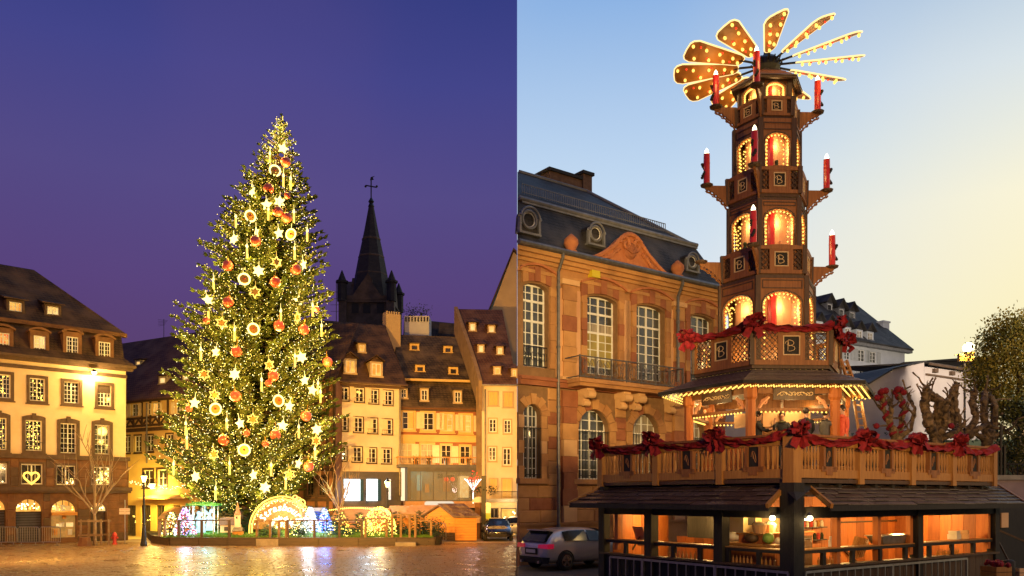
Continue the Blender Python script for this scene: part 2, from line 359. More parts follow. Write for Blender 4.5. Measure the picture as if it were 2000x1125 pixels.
M['cdark'] = mat('black_jacket', (.014, .014, .017), (.026, .026, .030), 6, .8, .3, 30)
M['cgrey'] = mat('grey_jacket', (.090, .085, .085), (.13, .12, .12), 6, .8, .3, 30)
M['corange'] = mat('orange_red_jacket', (.75, .10, .045), (.85, .15, .07), 6, .6, .3, 20)
M['trouser'] = mat('dark_trousers', (.02, .022, .03), (.035, .036, .045), 6, .85)
M['cgreen'] = mat('olive_scarf', (.09, .085, .04), None, rough=.85)
M['planebark'] = mat('plane_tree_bark', (.040, .027, .015), (.33, .22, .10), 5.5, .9, 1.0, 14, spots=(.030, .020, .012))
M['leafy'] = mat('autumn_foliage', (.21, .150, .020), (.33, .24, .034), 2.2, .65, spec=.3, trl=.5)
M['leafy2'] = mat('green_foliage', (.12, .115, .018), (.20, .18, .03), 2.2, .65, spec=.3, trl=.5)
M['bluewhite'] = mat('cool_white_render', (.46, .48, .50), (.53, .55, .56), 1.2, .85, .1, 30)
M['rosewhite'] = mat('pinkish_render', (.42, .36, .325), (.49, .425, .385), .5, .85, .15, 30, spots=(.38, .31, .28))
M['asphalt'] = mat('dark_asphalt', (.040, .034, .030), (.075, .064, .055), 2.5, .6, .5, 60, rvar=.15)
M['hedge'] = mat('dark_hedge_leaf', (.016, .028, .010), (.034, .050, .018), 4, .7)
M['board2'] = mat('dark_interior_boarding', (.24, .065, .014), (.33, .10, .022), 3, .6, .2, 10, stretch=(5, 5, .5))
M['paper'] = mat('parchment_board', (.66, .38, .18), (.72, .46, .24), 2, .7)
M['steel'] = mat('stainless_steel', (.50, .48, .46), None, rough=.3, metal=.9)
M['bread'] = mat('pale_loaf', (.66, .50, .28), (.74, .58, .36), 8, .8)
M['green'] = mat('green_cabbage', (.18, .34, .05), (.28, .44, .09), 9, .6)
M['darkfood'] = mat('dark_rye_loaf', (.055, .032, .018), (.10, .06, .03), 9, .6)
M['cloth'] = mat('white_cloth', (.66, .60, .50), (.74, .68, .58), 6, .85, .4, 9)
M['bottle'] = mat('amber_bottle', (.50, .23, .05), None, rough=.15, coat=.8)
M['lamp'] = lit('street_lamp_glow', (1.0, .62, .16), 14, None, 2, False)
M['lampwhite'] = lit('wall_lamp_glow', (1.0, .80, .42), 20, None, 2, False)
M['roadmark'] = mat('pale_stone_paving', (.46, .36, .24), (.54, .43, .29), 2, .7)
# ================================================================ building kit
class Fac:
    """A front: plane through two photo columns at two depths; local x runs along it, y into the house, z up."""
    def __init__(s, name, label, cat, xa, Da, xb, Db, z0=0, group=None):
        A = Vector((X(xa, Da), Da)); B = Vector((X(xb, Db), Db)); s.A = A; s.z0 = z0
        s.d = (B-A).normalized(); s.n = Vector((-s.d.y, s.d.x)); s.L = (B-A).length
        s.rz = atan2(s.d.y, s.d.x); s.root = thing(name, label, cat, (A.x, A.y, z0), s.rz, group)
    def uv(s, px, py, yl=0):
        k = (px-CX)/F; D = (yl+s.A.dot(s.n))/(k*s.n.x+s.n.y)
        p = Vector((k*D, D)); return (p-s.A).dot(s.d), Z(py, D)-s.z0
    def rect(s, x0, x1, y0, y1, yl=0):
        ym = (y0+y1)/2; xm = (x0+x1)/2
        return s.uv(x0, ym, yl)[0], s.uv(x1, ym, yl)[0], s.uv(xm, y1, yl)[1], s.uv(xm, y0, yl)[1]
    def world(s, u, y, z): return Vector((s.A.x+s.d.x*u+s.n.x*y, s.A.y+s.d.y*u+s.n.y*y, z+s.z0))
def wall(mb, u0, u1, z0, z1, holes, th=.3, m=0):
    us = sorted({u0, u1, *[max(u0, min(u1, v)) for h in holes for v in h[:2]]}); zs = sorted({z0, z1, *[max(z0, min(z1, v)) for h in holes for v in h[2:4]]})
    inh = lambda u, z: any(a < u < b and c < z < d for a, b, c, d in holes)
    for i in range(len(us)-1):
        j = 0
        while j < len(zs)-1:
            um = (us[i]+us[i+1])/2
            if inh(um, (zs[j]+zs[j+1])/2): j += 1; continue
            k = j
            while k+1 < len(zs)-1 and not inh(um, (zs[k+1]+zs[k+2])/2): k += 1
            mb.poly([(us[i], 0, zs[j]), (us[i+1], 0, zs[j]), (us[i+1], 0, zs[k+1]), (us[i], 0, zs[k+1])], m); j = k+1
    for a, b, c, d in holes:
        if b < u0 or a > u1: continue
        mb.poly([(a, 0, c), (a, 0, d), (a, th, d), (a, th, c)], m); mb.poly([(b, 0, c), (b, th, c), (b, th, d), (b, 0, d)], m)
        mb.poly([(a, 0, c), (a, th, c), (b, th, c), (b, 0, c)], m); mb.poly([(a, 0, d), (b, 0, d), (b, th, d), (a, th, d)], m)
def shell(mb, u0, u1, y1, z0, z1, m=0, th=.3):      # the other three walls and the lid
    mb.poly([(u0, 0, z0), (u0, 0, z1), (u0, y1, z1), (u0, y1, z0)], m); mb.poly([(u1, 0, z0), (u1, y1, z0), (u1, y1, z1), (u1, 0, z1)], m)
    mb.poly([(u0, y1, z0), (u0, y1, z1), (u1, y1, z1), (u1, y1, z0)], m); mb.poly([(u0, 0, z1), (u1, 0, z1), (u1, y1, z1), (u0, y1, z1)], m)
    mb.poly([(u0, th+.02, z0), (u1, th+.02, z0), (u1, th+.02, z1), (u0, th+.02, z1)], m)
def arch_fill(mb, u0, u1, zs, zt, y0, y1, m=0, n=10, zsp=None):
    """Masonry between a curved head (springing at zs, crown just under zt) and the square top of an opening."""
    uc = (u0+u1)/2; a = (u1-u0)/2; rise = zt-zs
    for i in range(n):
        t0 = pi*(1-i/n); t1 = pi*(1-(i+1)/n); x0 = uc+a*cos(t0); x1 = uc+a*cos(t1); c0 = zs+rise*sin(t0); c1 = zs+rise*sin(t1)
        mb.hexa([(x0, y0, c0), (x1, y0, c1), (x1, y1, c1), (x0, y1, c0), (x0, y0, zt+.003), (x1, y0, zt+.003), (x1, y1, zt+.003), (x0, y1, zt+.003)], m)
_cache = {}
def cached(key, fn):
    if key not in _cache: _cache[key] = fn()
    return _cache[key]
def window(root, r, yl, cols=2, rows=3, fr='white', pane='glass', fw=.055, bw=.025, transom=None, name='window'):
    u0, u1, z0, z1 = r; w = round(u1-u0, 2); h = round(z1-z0, 2)
    def mk():
        b = MB()
        for x0, x1, a, c in ((0, fw, 0, h), (w-fw, w, 0, h), (fw, w-fw, 0, fw), (fw, w-fw, h-fw, h)): b.box(x0, x1, 0, .06, a, c)
        if cols >= 2: b.box(w/2-fw*.55, w/2+fw*.55, -.008, .055, fw, h-fw)
        if transom: b.box(fw, w-fw, -.012, .05, h*transom-fw*.5, h*transom+fw*.5)
        for i in range(1, cols):
            if cols % 2 == 0 and i == cols//2: continue
            x = w*i/cols; b.box(x-bw/2, x+bw/2, .004, .045, fw, h-fw)
        for j in range(1, rows): z = h*j/rows; b.box(fw, w-fw, .006, .043, z-bw/2, z+bw/2)
        return b.mesh('window', M[fr])
    me = cached(('win', w, h, cols, rows, fr, fw, bw, transom), mk)
    o = inst(name, me, root, (u0, yl, z0))
    def mp():
        b = MB(); b.box(fw*.6, w-fw*.6, .025, .036, fw*.6, h-fw*.6); return b.mesh('pane', M[pane])
    inst('pane', cached(('pane', w, h, pane), mp), o)
    return o
def surround(root, r, w=.14, p=.05, m='sill', key=False, sillw=.06, arch=0, name='window_surround'):
    u0, u1, z0, z1 = r; b = MB()
    b.box(u0-w, u0-.004, -p, .1, z0-w*.9, z1+w); b.box(u1+.004, u1+w, -p, .1, z0-w*.9, z1+w)
    b.box(u0-.004, u1+.004, -p+.004, .1, z1+.004, z1+w*1.05); b.box(u0-w-sillw, u1+w+sillw, -p-.05, .08, z0-w*1.4, z0-w*.9-.003); b.box(u0-.004, u1+.004, -p+.004, .1, z0-w*.9, z0-.004)
    if arch:
        c = (u0+u1)/2; n = 6
        for i in range(n):
            a0 = -1+2*i/n; a1 = -1+2*(i+1)/n; x0 = c+(u1-u0+2*w)/2*a0; x1 = c+(u1-u0+2*w)/2*a1; h0 = arch*(1-a0*a0); h1 = arch*(1-a1*a1)
            b.hexa([(x0, -p, z1+w*1.05), (x1, -p, z1+w*1.05), (x1, .06, z1+w*1.05), (x0, .06, z1+w*1.05), (x0, -p, z1+w*1.06+h0), (x1, -p, z1+w*1.06+h1), (x1, .06, z1+w*1.06+h1), (x0, .06, z1+w*1.06+h0)])
    if key: c = (u0+u1)/2; b.box(c-.11, c+.11, -p-.05, .05, z1+.03, z1+w+arch+.12)
    return b.build(name, M[m], root)
def shutter(root, u0, u1, z0, z1, m='shut', yl=-.05):
    w = round(u1-u0, 2); h = round(z1-z0, 2)
    def mk():
        b = MB(); b.box(0, w, 0, .035, 0, h); s = .06
        for x0, x1, a, c in ((0, s, 0, h), (w-s, w, 0, h), (s, w-s, 0, s), (s, w-s, h-s, h), (s, w-s, h*.45, h*.45+s)): b.box(x0, x1, -.02, -.001, a, c)
        n = max(int(h/.13), 3)
        for i in range(n): z = s+(h-2*s)*i/n; b.box(s, w-s, -.012, -.002, z+.02, z+.075)
        return b.mesh('shutter', M[m])
    return inst('shutter', cached(('sh', w, h, m), mk), root, (u0, yl, z0))
def winrail(root, r, m='black', h=.32):
    u0, u1, z0, z1 = r; b = MB()
    b.bar((u0-.05, -.06, z0+h), (u1+.05, -.06, z0+h), .03); b.bar((u0-.05, -.06, z0+.05), (u1+.05, -.06, z0+.05), .02)
    n = max(4, int((u1-u0)/.14))
    for i in range(n+1): x = u0+(u1-u0)*i/n; b.bar((x, -.06, z0+.05), (x, -.06, z0+h), .014)
    return b.build('window_rail', M[m], root)
def dormer(root, r, yl, depth, kind='shed', wallm='tan', roofm='roofbrown', pane='litwin', b=.13, over=.12, cols=2, rows=3, fr='white', rise=None):
    """A dormer whose front stands at yl and whose cheeks run back into the roof."""
    u0, u1, z0, z1 = r; B = MB()
    B.box(u0-b, u0, yl, yl+depth, z0-b, z1+b); B.box(u1, u1+b, yl, yl+depth, z0-b, z1+b)
    B.box(u0, u1, yl, yl+.12, z1, z1+b); B.box(u0-b-.05, u1+b+.05, yl-.06, yl+.12, z0-b*1.5, z0-.002); B.box(u0, u1, yl+.1, yl+depth, z0-b, z1+b*.9)
    o = B.build('dormer', M[wallm], root)
    R = MB(); c = (u0+u1)/2; a = u0-b-over; d = u1+b+over; zt = z1+b; rise = rise if rise is not None else (u1-u0)*.45
    if kind == 'gable':
        R.slab([(a, yl-over, zt), (c, yl-over, zt+rise), (c, yl+depth+.6, zt+rise), (a, yl+depth+.6, zt)], (0, 0, .07)); R.slab([(c, yl-over, zt+rise), (d, yl-over, zt), (d, yl+depth+.6, zt), (c, yl+depth+.6, zt+rise)], (0, 0, .068))
        R.prism([(u0-b, zt), (u1+b, zt), (c, zt+rise-.03)], yl, yl+.1)
    elif kind == 'shed':
        R.slab([(a, yl-over, zt), (d, yl-over, zt), (d-.1, yl+depth+.9, zt+rise), (a+.1, yl+depth+.9, zt+rise)], (0, 0, .08))
    elif kind == 'hip':
        y2 = yl+depth+.5
        R.poly([(a, yl-over, zt), (d, yl-over, zt), (c, yl+.35, zt+rise)]); R.poly([(d, yl-over, zt), (d, y2, zt), (c, y2, zt+rise), (c, yl+.35, zt+rise)]); R.poly([(a, y2, zt), (a, yl-over, zt), (c, yl+.35, zt+rise), (c, y2, zt+rise)])
        R.poly([(a, yl-over, zt), (a, y2, zt), (d, y2, zt), (d, yl-over, zt)])
    elif kind == 'hood':
        n = 6
        for i in range(n):
            t0 = -1+2*i/n; t1 = -1+2*(i+1)/n; x0 = c+(d-a)/2*t0; x1 = c+(d-a)/2*t1; h0 = rise*(1-t0*t0); h1 = rise*(1-t1*t1)
            R.hexa([(x0, yl-over, zt+h0), (x1, yl-over, zt+h1), (x1, yl+depth, zt+h1), (x0, yl+depth, zt+h0), (x0, yl-over, zt+.12+h0), (x1, yl-over, zt+.12+h1), (x1, yl+depth, zt+.12+h1), (x0, yl+depth, zt+.12+h0)])
        R.box(u0-b, u1+b, yl+.002, yl+.1, zt, zt+rise*.55)
    R.build('dormer_roof', M[roofm], o)
    window(o, r, yl+.04, cols, rows, fr, pane, fw=.06)
    return o
def dormer_px(f, x0, x1, y0, y1, yl, depth, *a, **k):
    return dormer(f.root, f.rect(x0, x1, y0, y1, yl), yl, depth, *a, **k)
def ry(f, px, py, y0, z0, y1, z1):
    """How far back the roof slope (y0, z0)-(y1, z1) lies under a photo pixel."""
    a, c = y0-1, y1+2
    for _ in range(30):
        m = (a+c)/2
        if f.uv(px, py, m)[1] > z0+(z1-z0)*(m-y0)/(y1-y0): a = m
        else: c = m
    return a
# ================================================================ the ground
g = MB(); g.poly([(-400, -60, -.03), (400, -60, -.03), (400, 600, -.03), (-400, 600, -.03)])
tag(g.build('ground', mat('city_ground', (.07, .055, .04), (.12, .095, .07), .6, .6, .3, 12)), 'dark wet ground of the square running back between the houses', 'ground', kind='structure')
g = MB()
def slabbox(b, pts, z0, z1): b.slab([(x, y, z0) for x, y in pts], (0, 0, z1-z0))
# setts of the square: one wet stone after another, each a little tilted
sett = mat('wet_setts', (.17, .090, .030), (.29, .170, .062), .9, .33, .28, 26, rvar=.12, spec=.55, contrast=(.3, .7))
st = MB(); rr = random.Random(3); y = 29.2
while y < 51.5:
    dyr = .26+.10*max(0, (y-38)/12); x = -.68*y-rr.random()*.4
    while x < -.05:
        wx = rr.uniform(.26, .46)*(1+.6*max(0, (y-38)/12)); x1 = min(x+wx, -.03)
        if x1-x < .08: break
        c = [(x+.012, y+.012), (x1-.012, y+.012), (x1-.012, y+dyr-.012), (x+.012, y+dyr-.012)]
        t1, t2, h = rr.gauss(0, .008), rr.gauss(0, .011), rr.uniform(.0, .012)
        xm, ym = (x+x1)/2, y+dyr/2; e = .028
        top = [(max(min(px, x1-e), x+e), max(min(py, y+dyr-e), y+e), h+(px-xm)*t1+(py-ym)*t2) for px, py in c]
        st.add([(px, py, -.018) for px, py in c]+top, [(4, 5, 6, 7), (0, 1, 5, 4), (1, 2, 6, 5), (2, 3, 7, 6), (3, 0, 4, 7)])
        x = x1
    y += dyr
tag(st.build('sett_paving', sett), 'wet brown stone setts covering the square, glinting with lamplight', 'paving', kind='stuff')
g = MB(); slabbox(g, [(-60, 52.2), (-.05, 51.6), (-.05, 90), (-60, 90)], -.02, .02)
tag(g.build('pavement', mat('pale_pavement', (.34, .24, .13), (.44, .32, .18), 1.2, .5, .3, 20)), 'pale lamplit pavement in front of the houses', 'pavement', kind='structure')
GZ = .3
g = MB(); slabbox(g, [(.06, -5), (90, -5), (90, 140), (.06, 140)], -.02, GZ)
tag(g.build('road', M['asphalt']), 'dark asphalt of the place in front of the sandstone palace', 'road', kind='structure')
# ================================================================ left: corner house
f = Fac('town_house', 'cream corner house with brown stone ground floors and hipped mansard roof', 'house', -60, 47.9, 246, 54.0)
R0 = f.root; Lh = f.L
ze = f.uv(0, 690)[1]; stone_top = f.uv(100, 893)[1]; ledge = f.uv(100, 955)[1]
top_w = [(-8, 21, 731, 777), (58, 88, 739, 783), (125, 155, 746, 787), (191, 217, 752, 793)]
tall_w = [(-16, 13, 816, 878), (50, 82, 821, 880), (118, 149, 827, 885), (185, 214, 830, 887)]
mezz_w = [(-20, 14, 904, 944), (41, 84, 906, 946), (110, 148, 909, 947), (178, 216, 912, 947)]
arch_w = [(-40, 11, 973, 1060), (30, 82, 975, 1060), (99, 149, 977, 1050), (176, 208, 982, 1060)]
h1 = [f.rect(*q) for q in top_w]; h2 = [f.rect(*q) for q in tall_w]; h3 = [f.rect(*q) for q in mezz_w]; h4 = [f.rect(*q) for q in arch_w]
b = MB(); wall(b, 0, Lh, stone_top, ze, h1+h2, .3); shell(b, 0, Lh, 10, 0, ze); b.build('wall', M['cream'], R0)
b = MB(); wall(b, -.1, Lh+.1, 0, stone_top, h3+h4, .38); 
b.v = [(x, yy-.08, z) for x, yy, z in b.v]
for r in h4: arch_fill(b, r[0], r[1], r[3]-(r[1]-r[0])*.48, r[3], -.08, .3)
b.poly([(Lh+.1, -.08, 0), (Lh+.1, 6, 0), (Lh+.1, 6, stone_top), (Lh+.1, -.08, stone_top)])
b.build('stone_base', M['brownstone'], R0)
# dressed blocks of the base, proud of it
def ub(c=.06):
    b = MB(); e = c
    b.add([(0, 0, 0), (1, 0, 0), (1, 0, 1), (0, 0, 1), (e, -1, e), (1-e, -1, e), (1-e, -1, 1-e), (e, -1, 1-e)], [(4, 5, 6, 7), (0, 1, 5, 4), (1, 2, 6, 5), (2, 3, 7, 6), (3, 0, 4, 7)])
    return b
ublock = {k: ub().mesh('stone_block', M[k]) for k in ('brownstone', 'sill', 'st0', 'st1', 'st2', 'st3', 'st4')}
def blocks(root, u0, u1, z0, z1, holes, bw, bh, choose, p=.03, gap=.012, rnd=random, yl=0, name='stone_block'):
    nrow = max(1, round((z1-z0)/bh)); bh = (z1-z0)/nrow; cnt = 0
    for j in range(nrow):
        za, zb = z0+j*bh, z0+(j+1)*bh; segs = [(u0, u1)]
        for a, b_, c, d in holes:
            if d > za+.02 and c < zb-.02: segs = [s for x, y_ in segs for s in ((x, min(y_, a)), (max(x, b_), y_)) if s[1]-s[0] > .08]
        for x, y_ in segs:
            n = max(1, round((y_-x)/bw)); off = (.5 if j % 2 else 0) if n > 1 else 0
            cuts = [x]+[x+(y_-x)*(i+off+rnd.uniform(-.12, .12))/n for i in range(0 if off else 1, n)]+[y_]
            for q in range(len(cuts)-1):
                if cuts[q+1]-cuts[q] < .06: continue
                m = choose(cuts[q], cuts[q+1], za, zb)
                if m is None: continue
                inst(name, ublock[m], root, (cuts[q]+gap/2, yl, za+gap/2), scale=(cuts[q+1]-cuts[q]-gap, p*rnd.uniform(.7, 1.3), bh-gap)); cnt += 1
    return cnt
rb = random.Random(5)
hb = [(a-.14, b_+.14, c-.14, d+.14) for a, b_, c, d in h3]+[(a-.05, b_+.05, c, d+.1) for a, b_, c, d in h4]
blocks(R0, .6, Lh+.1, .05, ledge-.25, hb, 1.0, .5, lambda *a: rb.choice(['brownstone', 'brownstone', 'sill']), .03, rnd=rb, yl=-.081)
blocks(R0, .6, Lh+.1, ledge+.15, stone_top-.1, hb, 1.1, .5, lambda *a: rb.choice(['brownstone', 'brownstone', 'sill']), .03, rnd=rb, yl=-.081)
b = MB()
b.box(-.2, Lh+.18, -.28, .1, stone_top-.12, stone_top+.14); b.box(-.2, Lh+.25, -.45, -.081, ledge-.12, ledge+.13); b.box(-.2, Lh+.2, -.36, -.081, ledge-.24, ledge-.121)
b.build('stone_ledge', M['sill'], R0)
zb1 = f.uv(100, 722)[1]
b = MB(); b.box(-.1, Lh+.05, -.06, .05, zb1-.1, zb1+.12); b.build('string_course', M['sill'], R0)
b = MB(); b.box(-.2, Lh+.35, -.32, .0, ze-.32, ze-.14); b.box(-.2, Lh+.5, -.5, .05, ze-.14, ze+.02); b.build('cornice', M['sill'], R0)
for i, r in enumerate(h1):
    window(R0, r, .13, 4, 5); surround(R0, r, .17, .05)
    if i == 3:
        q = MB(); q.box(r[0]+.03, r[1]-.03, .10, .128, r[3]-.5, r[3]-.02); q.build('roller_blind', M['timber'], R0)
for r in h2: window(R0, r, .13, 4, 6); surround(R0, r, .19, .06, key=True, arch=.12); winrail(R0, r, h=.5)
for i, r in enumerate(h3): window(R0, r, .12, 3, 1, fw=.07); surround(R0, r, .12, .10)
# christmas lights behind the mezzanine and tall panes
def dots(root, r, n, mats, yl, rr, rad=.035, name='window_lights'):
    b = MB()
    for _ in range(n): b.octa((rr.uniform(r[0]+.1, r[1]-.1), yl, rr.uniform(r[2]+.08, r[3]-.08)), rad*rr.uniform(.6, 1.3), rr.randrange(len(mats)))
    return b.build(name, [M[m] for m in mats], root)
rd = random.Random(9)
dots(R0, h1[1], 22, ['fairy'], .12, rd); dots(R0, h1[0], 14, ['fairy'], .12, rd); dots(R0, h2[1], 44, ['fairy'], .115, rd); dots(R0, h2[0], 24, ['fairy'], .115, rd)
dots(R0, h3[0], 16, ['fairywhite'], .10, rd); dots(R0, h3[3], 40, ['fairywhite', 'fairy'], .10, rd)
def heart(root, c, s, m, yl):
    pts = [(c[0]+s*16*sin(t)**3/16, yl, c[1]+s*(13*cos(t)-5*cos(2*t)-2*cos(3*t)-cos(4*t))/16) for t in [2*pi*i/20 for i in range(20)]]
    b = MB(); b.tube(pts, .06, 5, closed=True); return b.build('heart_light', M[m], root)
r = h3[1]; heart(R0, (r[0]+.55, r[2]+.42), .42, 'glowo', -.05)
# arched shop fronts: lit fanlight over a shutter, glowing display, doorway
for i, r in enumerate(h4):
    zs = r[3]-(r[1]-r[0])*.48; o = thing_none = None
    q = MB(); q.box(r[0], r[1], .24, .27, r[2], zs-.1)
    d = q.build('shop_shutter' if i < 2 else 'shop_display', M['soot'] if i < 2 else mat('shop_display_%d' % i, (.4, .2, .06), (.06, .03, .01), 2.2, .5, emit=(1, .55, .12), estr=.25) if i == 2 else M['timber'], R0)
    if i < 2:
        q = MB()
        for k in range(11): q.box(r[0]+.02, r[1]-.02, .215, .238, r[2]+.1+k*(zs-r[2]-.2)/11, r[2]+.1+(k+.75)*(zs-r[2]-.2)/11)
        q.build('shutter_slat', M['shopgrey'], d)
    q = MB(); q.box(r[0], r[1], .25, .28, zs-.1, r[3]); fl = q.build('fanlight', M['litwin'] if i != 3 else M['litpale'], R0)
    q = MB(); q.box(r[0], r[1], .17, .24, zs-.16, zs-.06)
    for k in range(1, 4): x = r[0]+(r[1]-r[0])*k/4; q.box(x-.02, x+.02, .2, .245, zs, r[3])
    q.build('fanlight_bar', M['timber'], fl); dots(R0, (r[0], r[1], zs, r[3]-.2), 34, ['fairy', 'fairywhite'], .16, rd, .045)
    if i == 2:
        for k in range(10):
            q = MB(); x = rd.uniform(r[0]+.15, r[1]-.4); z = rd.choice([.5, 1.0, 1.5, 2.0]); wq = rd.uniform(.15, .4); q.box(x, x+wq, .12, .23, z, z+rd.uniform(.2, .42)); q.build('display_item', M[rd.choice(['litpale', 'shut', 'signwhite', 'hut'])], d)
        q = MB(); q.box(r[0], r[1], -.25, .05, zs-.25, zs-.05); q.build('awning', M['hut'], R0)
# mansard roof
yb, yr = 1.0, 5.0
zbk = f.uv(100, 633, yb)[1]; ub_ = f.uv(236, 653, yb)[0]; ur, zr = f.uv(66, 527, yr); zmid = ze+(zbk-ze)*.22
E = [(-.3, -.5, ze), (Lh+.5, -.5, ze), (Lh+.5, 10, ze)]; Mi = [(-.3, -.02, zmid), (Lh-.12, -.02, zmid), (Lh-.12, 10, zmid)]
Bk = [(-.3, yb, zbk), (ub_, yb, zbk), (ub_, 10, zbk)]; Rg = [(-.3, yr, zr), (ur, yr, zr)]
b = MB()
for a, c in ((E, Mi), (Mi, Bk)):
    b.poly([a[0], a[1], c[1], c[0]]); b.poly([a[1], a[2], c[2], c[1]])
b.poly([Bk[0], (ub_+.25, yb-.22, zbk-.02), (ub_*.5+ur*.5+.1, (yb+yr)/2-.35, (zbk+zr)/2-.35), Rg[1], Rg[0]]); b.poly([(ub_+.25, yb-.22, zbk-.02), (ub_+.25, 10, zbk-.02), Rg[1], (ub_*.5+ur*.5+.1, (yb+yr)/2-.35, (zbk+zr)/2-.35)])
b.poly([E[0], E[1], E[2], (-.3, 10, ze)]); b.poly([Rg[0], Rg[1], (ub_, 10, zbk), (-.3, 10, zbk)])
b.build('roof', M['roofbrown'], R0)
b = MB(); b.box(-.3, ub_+.3, yb-.32, yb+.05, zbk-.28, zbk-.03); b.build('roof_cornice', M['brownstone'], R0)
for (x0, x1, y0, y1), pn in zip([(-6, 19, 650, 678), (66, 89, 656, 686), (130, 153, 658, 692), (193, 216, 668, 700)], ('litred', 'litpale', 'glass', 'glass')):
    dormer_px(f, x0, x1, y0, y1, -.05, 1.1, 'hood', 'brownstone', 'brownstone', pn, .2, .1, 4, 4, rise=.22)
dormer_px(f, 18, 43, 590, 608, ry(f, 30, 611, yb, zbk, yr, zr), 1.6, 'shed', 'sill', 'roofbrown', 'litwin', .14, .18, 4, 2, rise=.75)
dormer_px(f, 92, 115, 599, 616, ry(f, 103, 619, yb, zbk, yr, zr), 1.6, 'shed', 'sill', 'roofbrown', 'litpale', .14, .18, 4, 2, rise=.75)
# the lamp on the wall under the eave
u, z = f.uv(178, 727)
b = MB(); b.bar((u, .0, z+.25), (u, -.55, z+.12), .05); b.lathe([(.02, .12), (.10, .08), (.16, -.02), (.16, -.05)], 10, (u, -.6, z))
lm = b.build('wall_lamp', M['black'], R0); b = MB(); b.ball((u, -.6, z-.06), .15, 10, 6); b.build('lamp_glass', M['lampwhite'], lm)
light('POINT', f.world(u, -.75, z-.25), 600, (1, .66, .22), .14, name='wall_light')
light('SPOT', f.world(u-5, -6, 7.2), 450, (1, .58, .15), .3, f.world(u-5, 0, 9), 110, .9, name='wall_light')  # extra spot out in the square, away from the built lamp
# ================================================================ half timbered house behind it
f = Fac('timber_framed_house', 'yellow half timbered house with steep brown roof, standing behind the corner house', 'house', 228, 61, 384, 56.5)
R0 = f.root; Lh = f.L; ze = f.uv(300, 778)[1]; zt = f.uv(300, 838)[1]; zg = f.uv(300, 957)[1]
wa = [(257, 270, 789, 813), (297, 309, 787, 810), (343, 356, 785, 808)]; wb_ = [(241, 254, 852, 884), (263, 276, 851, 883), (286, 299, 850, 881), (325, 338, 848, 879)]; wc = [(238, 249, 917, 948), (281, 299, 918, 950), (308, 326, 917, 950)]
ha = [f.rect(*q) for q in wa]; hb = [f.rect(*q) for q in wb_]; hc = [f.rect(*q) for q in wc]
dr = [f.rect(246, 265, 987, 1050), f.rect(275, 294, 987, 1050), f.rect(305, 321, 987, 1050), f.rect(338, 352, 987, 1050)]
b = MB(); wall(b, 0, Lh, 0, ze, ha+hb+hc+dr, .25); shell(b, 0, Lh, 9, 0, ze); b.build('wall', M['ochre'], R0)
for r, pn in zip(ha, ('glass', 'litwin', 'glass')):
    window(R0, r, .08, 2, 3, pane=pn); w_ = (r[1]-r[0])*.55; shutter(R0, r[0]-w_-.04, r[0]-.04, r[2], r[3]); shutter(R0, r[1]+.04, r[1]+w_+.04, r[2], r[3])
for r in hb: window(R0, r, .08, 2, 3); surround(R0, r, .1, .03, 'timber'); w_ = (r[1]-r[0])*.5; shutter(R0, r[1]+.12, r[1]+w_+.12, r[2], r[3], 'tan')
for r in hc: window(R0, r, .08, 2, 2); surround(R0, r, .14, .05, 'timber')
for r in dr:
    window(R0, r, .1, 2, 3, 'timber', 'glass', name='shop_door'); dots(R0, (r[0], r[1], .8, 1.6), 5, ['fairy'], .08, rd, .05)
# the frame: posts, rails and braces proud of the plaster
b = MB(); zm = (f.uv(300, 815)[1])
def beam(u0, z0, u1, z1, w=.17): b.bar((u0, -.03, z0), (u1, -.03, z1), w, .08, up=(0, 1, 0))
for zz, w_ in ((ze-.1, .22), (zm, .16), (zt, .26), (zt+.3, .16)): b.box(0, Lh, -.075-.002*w_, .02, zz-w_/2, zz+w_/2)
n = 9
for i in range(n+1):
    uu = .1+(Lh-.2)*i/n
    if not any(a-.1 < uu < c+.1 for a, c, _, _ in ha): b.box(uu-.09, uu+.09, -.068, .02, zt+.2, ze-.1)
    else: b.box(uu-.09, uu+.09, -.068, .02, zt+.2, zm-.08)
    if i < n: beam(uu+.2, zt+.42, uu+(Lh/n)*.6, zm-.1, .12); beam(uu+(Lh/n)*.95, zt+.42, uu+(Lh/n)*.62, zm-.1, .12)
b.build('timber_frame', M['timber'], R0)
b = MB(); u0 = f.uv(289, 900)[0]; b.tube([(u0, -.1, ze-.3), (u0, -.1, f.uv(289, 905)[1])], .06, 6); b.build('downpipe', M['zinc'], R0)
b = MB(); za = f.uv(330, 975)[1]; b.slab([(f.uv(294, 975)[0], -.05, za+.25), (Lh, -.05, za+.25), (Lh, -1.1, za), (f.uv(294, 975)[0], -1.1, za)], (0, 0, .08)); b.build('awning', M['canvas'], R0)
zr = f.uv(300, 664, 6)[1]
b = MB(); e = -.4; uL = f.uv(232, 670, 6)[0]; b.slab([(-.3, e, ze-.12), (Lh+.3, e, ze-.12), (Lh+2.5, 6, zr), (uL, 6, zr)], (0, .06, .12)); b.slab([(uL, 6, zr), (Lh+2.5, 6, zr), (Lh+.3, 11, ze), (uL, 11, ze)], (0, .06, .12)); b.build('roof', M['roofred'], R0)
b = MB()
for yy in (0.0, 8.9): b.prism([(0, 0), (0, 0)], 0, 0) if False else None
b.poly([(-.05, 0, ze), (-.05, 6, zr-.1), (-.05, 9, ze)]); b.poly([(Lh, 0, ze), (Lh, 9, ze), (Lh, 6, zr-.1)]); b.build('gable', M['ochre'], R0)
for q in ((311, 322, 737, 749), (357, 368, 732, 742), (265, 273, 705, 713)): dormer_px(f, *q, ry(f, q[0], q[3]+2, -.4, ze-.1, 6, zr), 1.0, 'shed', 'tan', 'roofbrown', 'litpale', .08, .08, 1, 1, rise=.3)
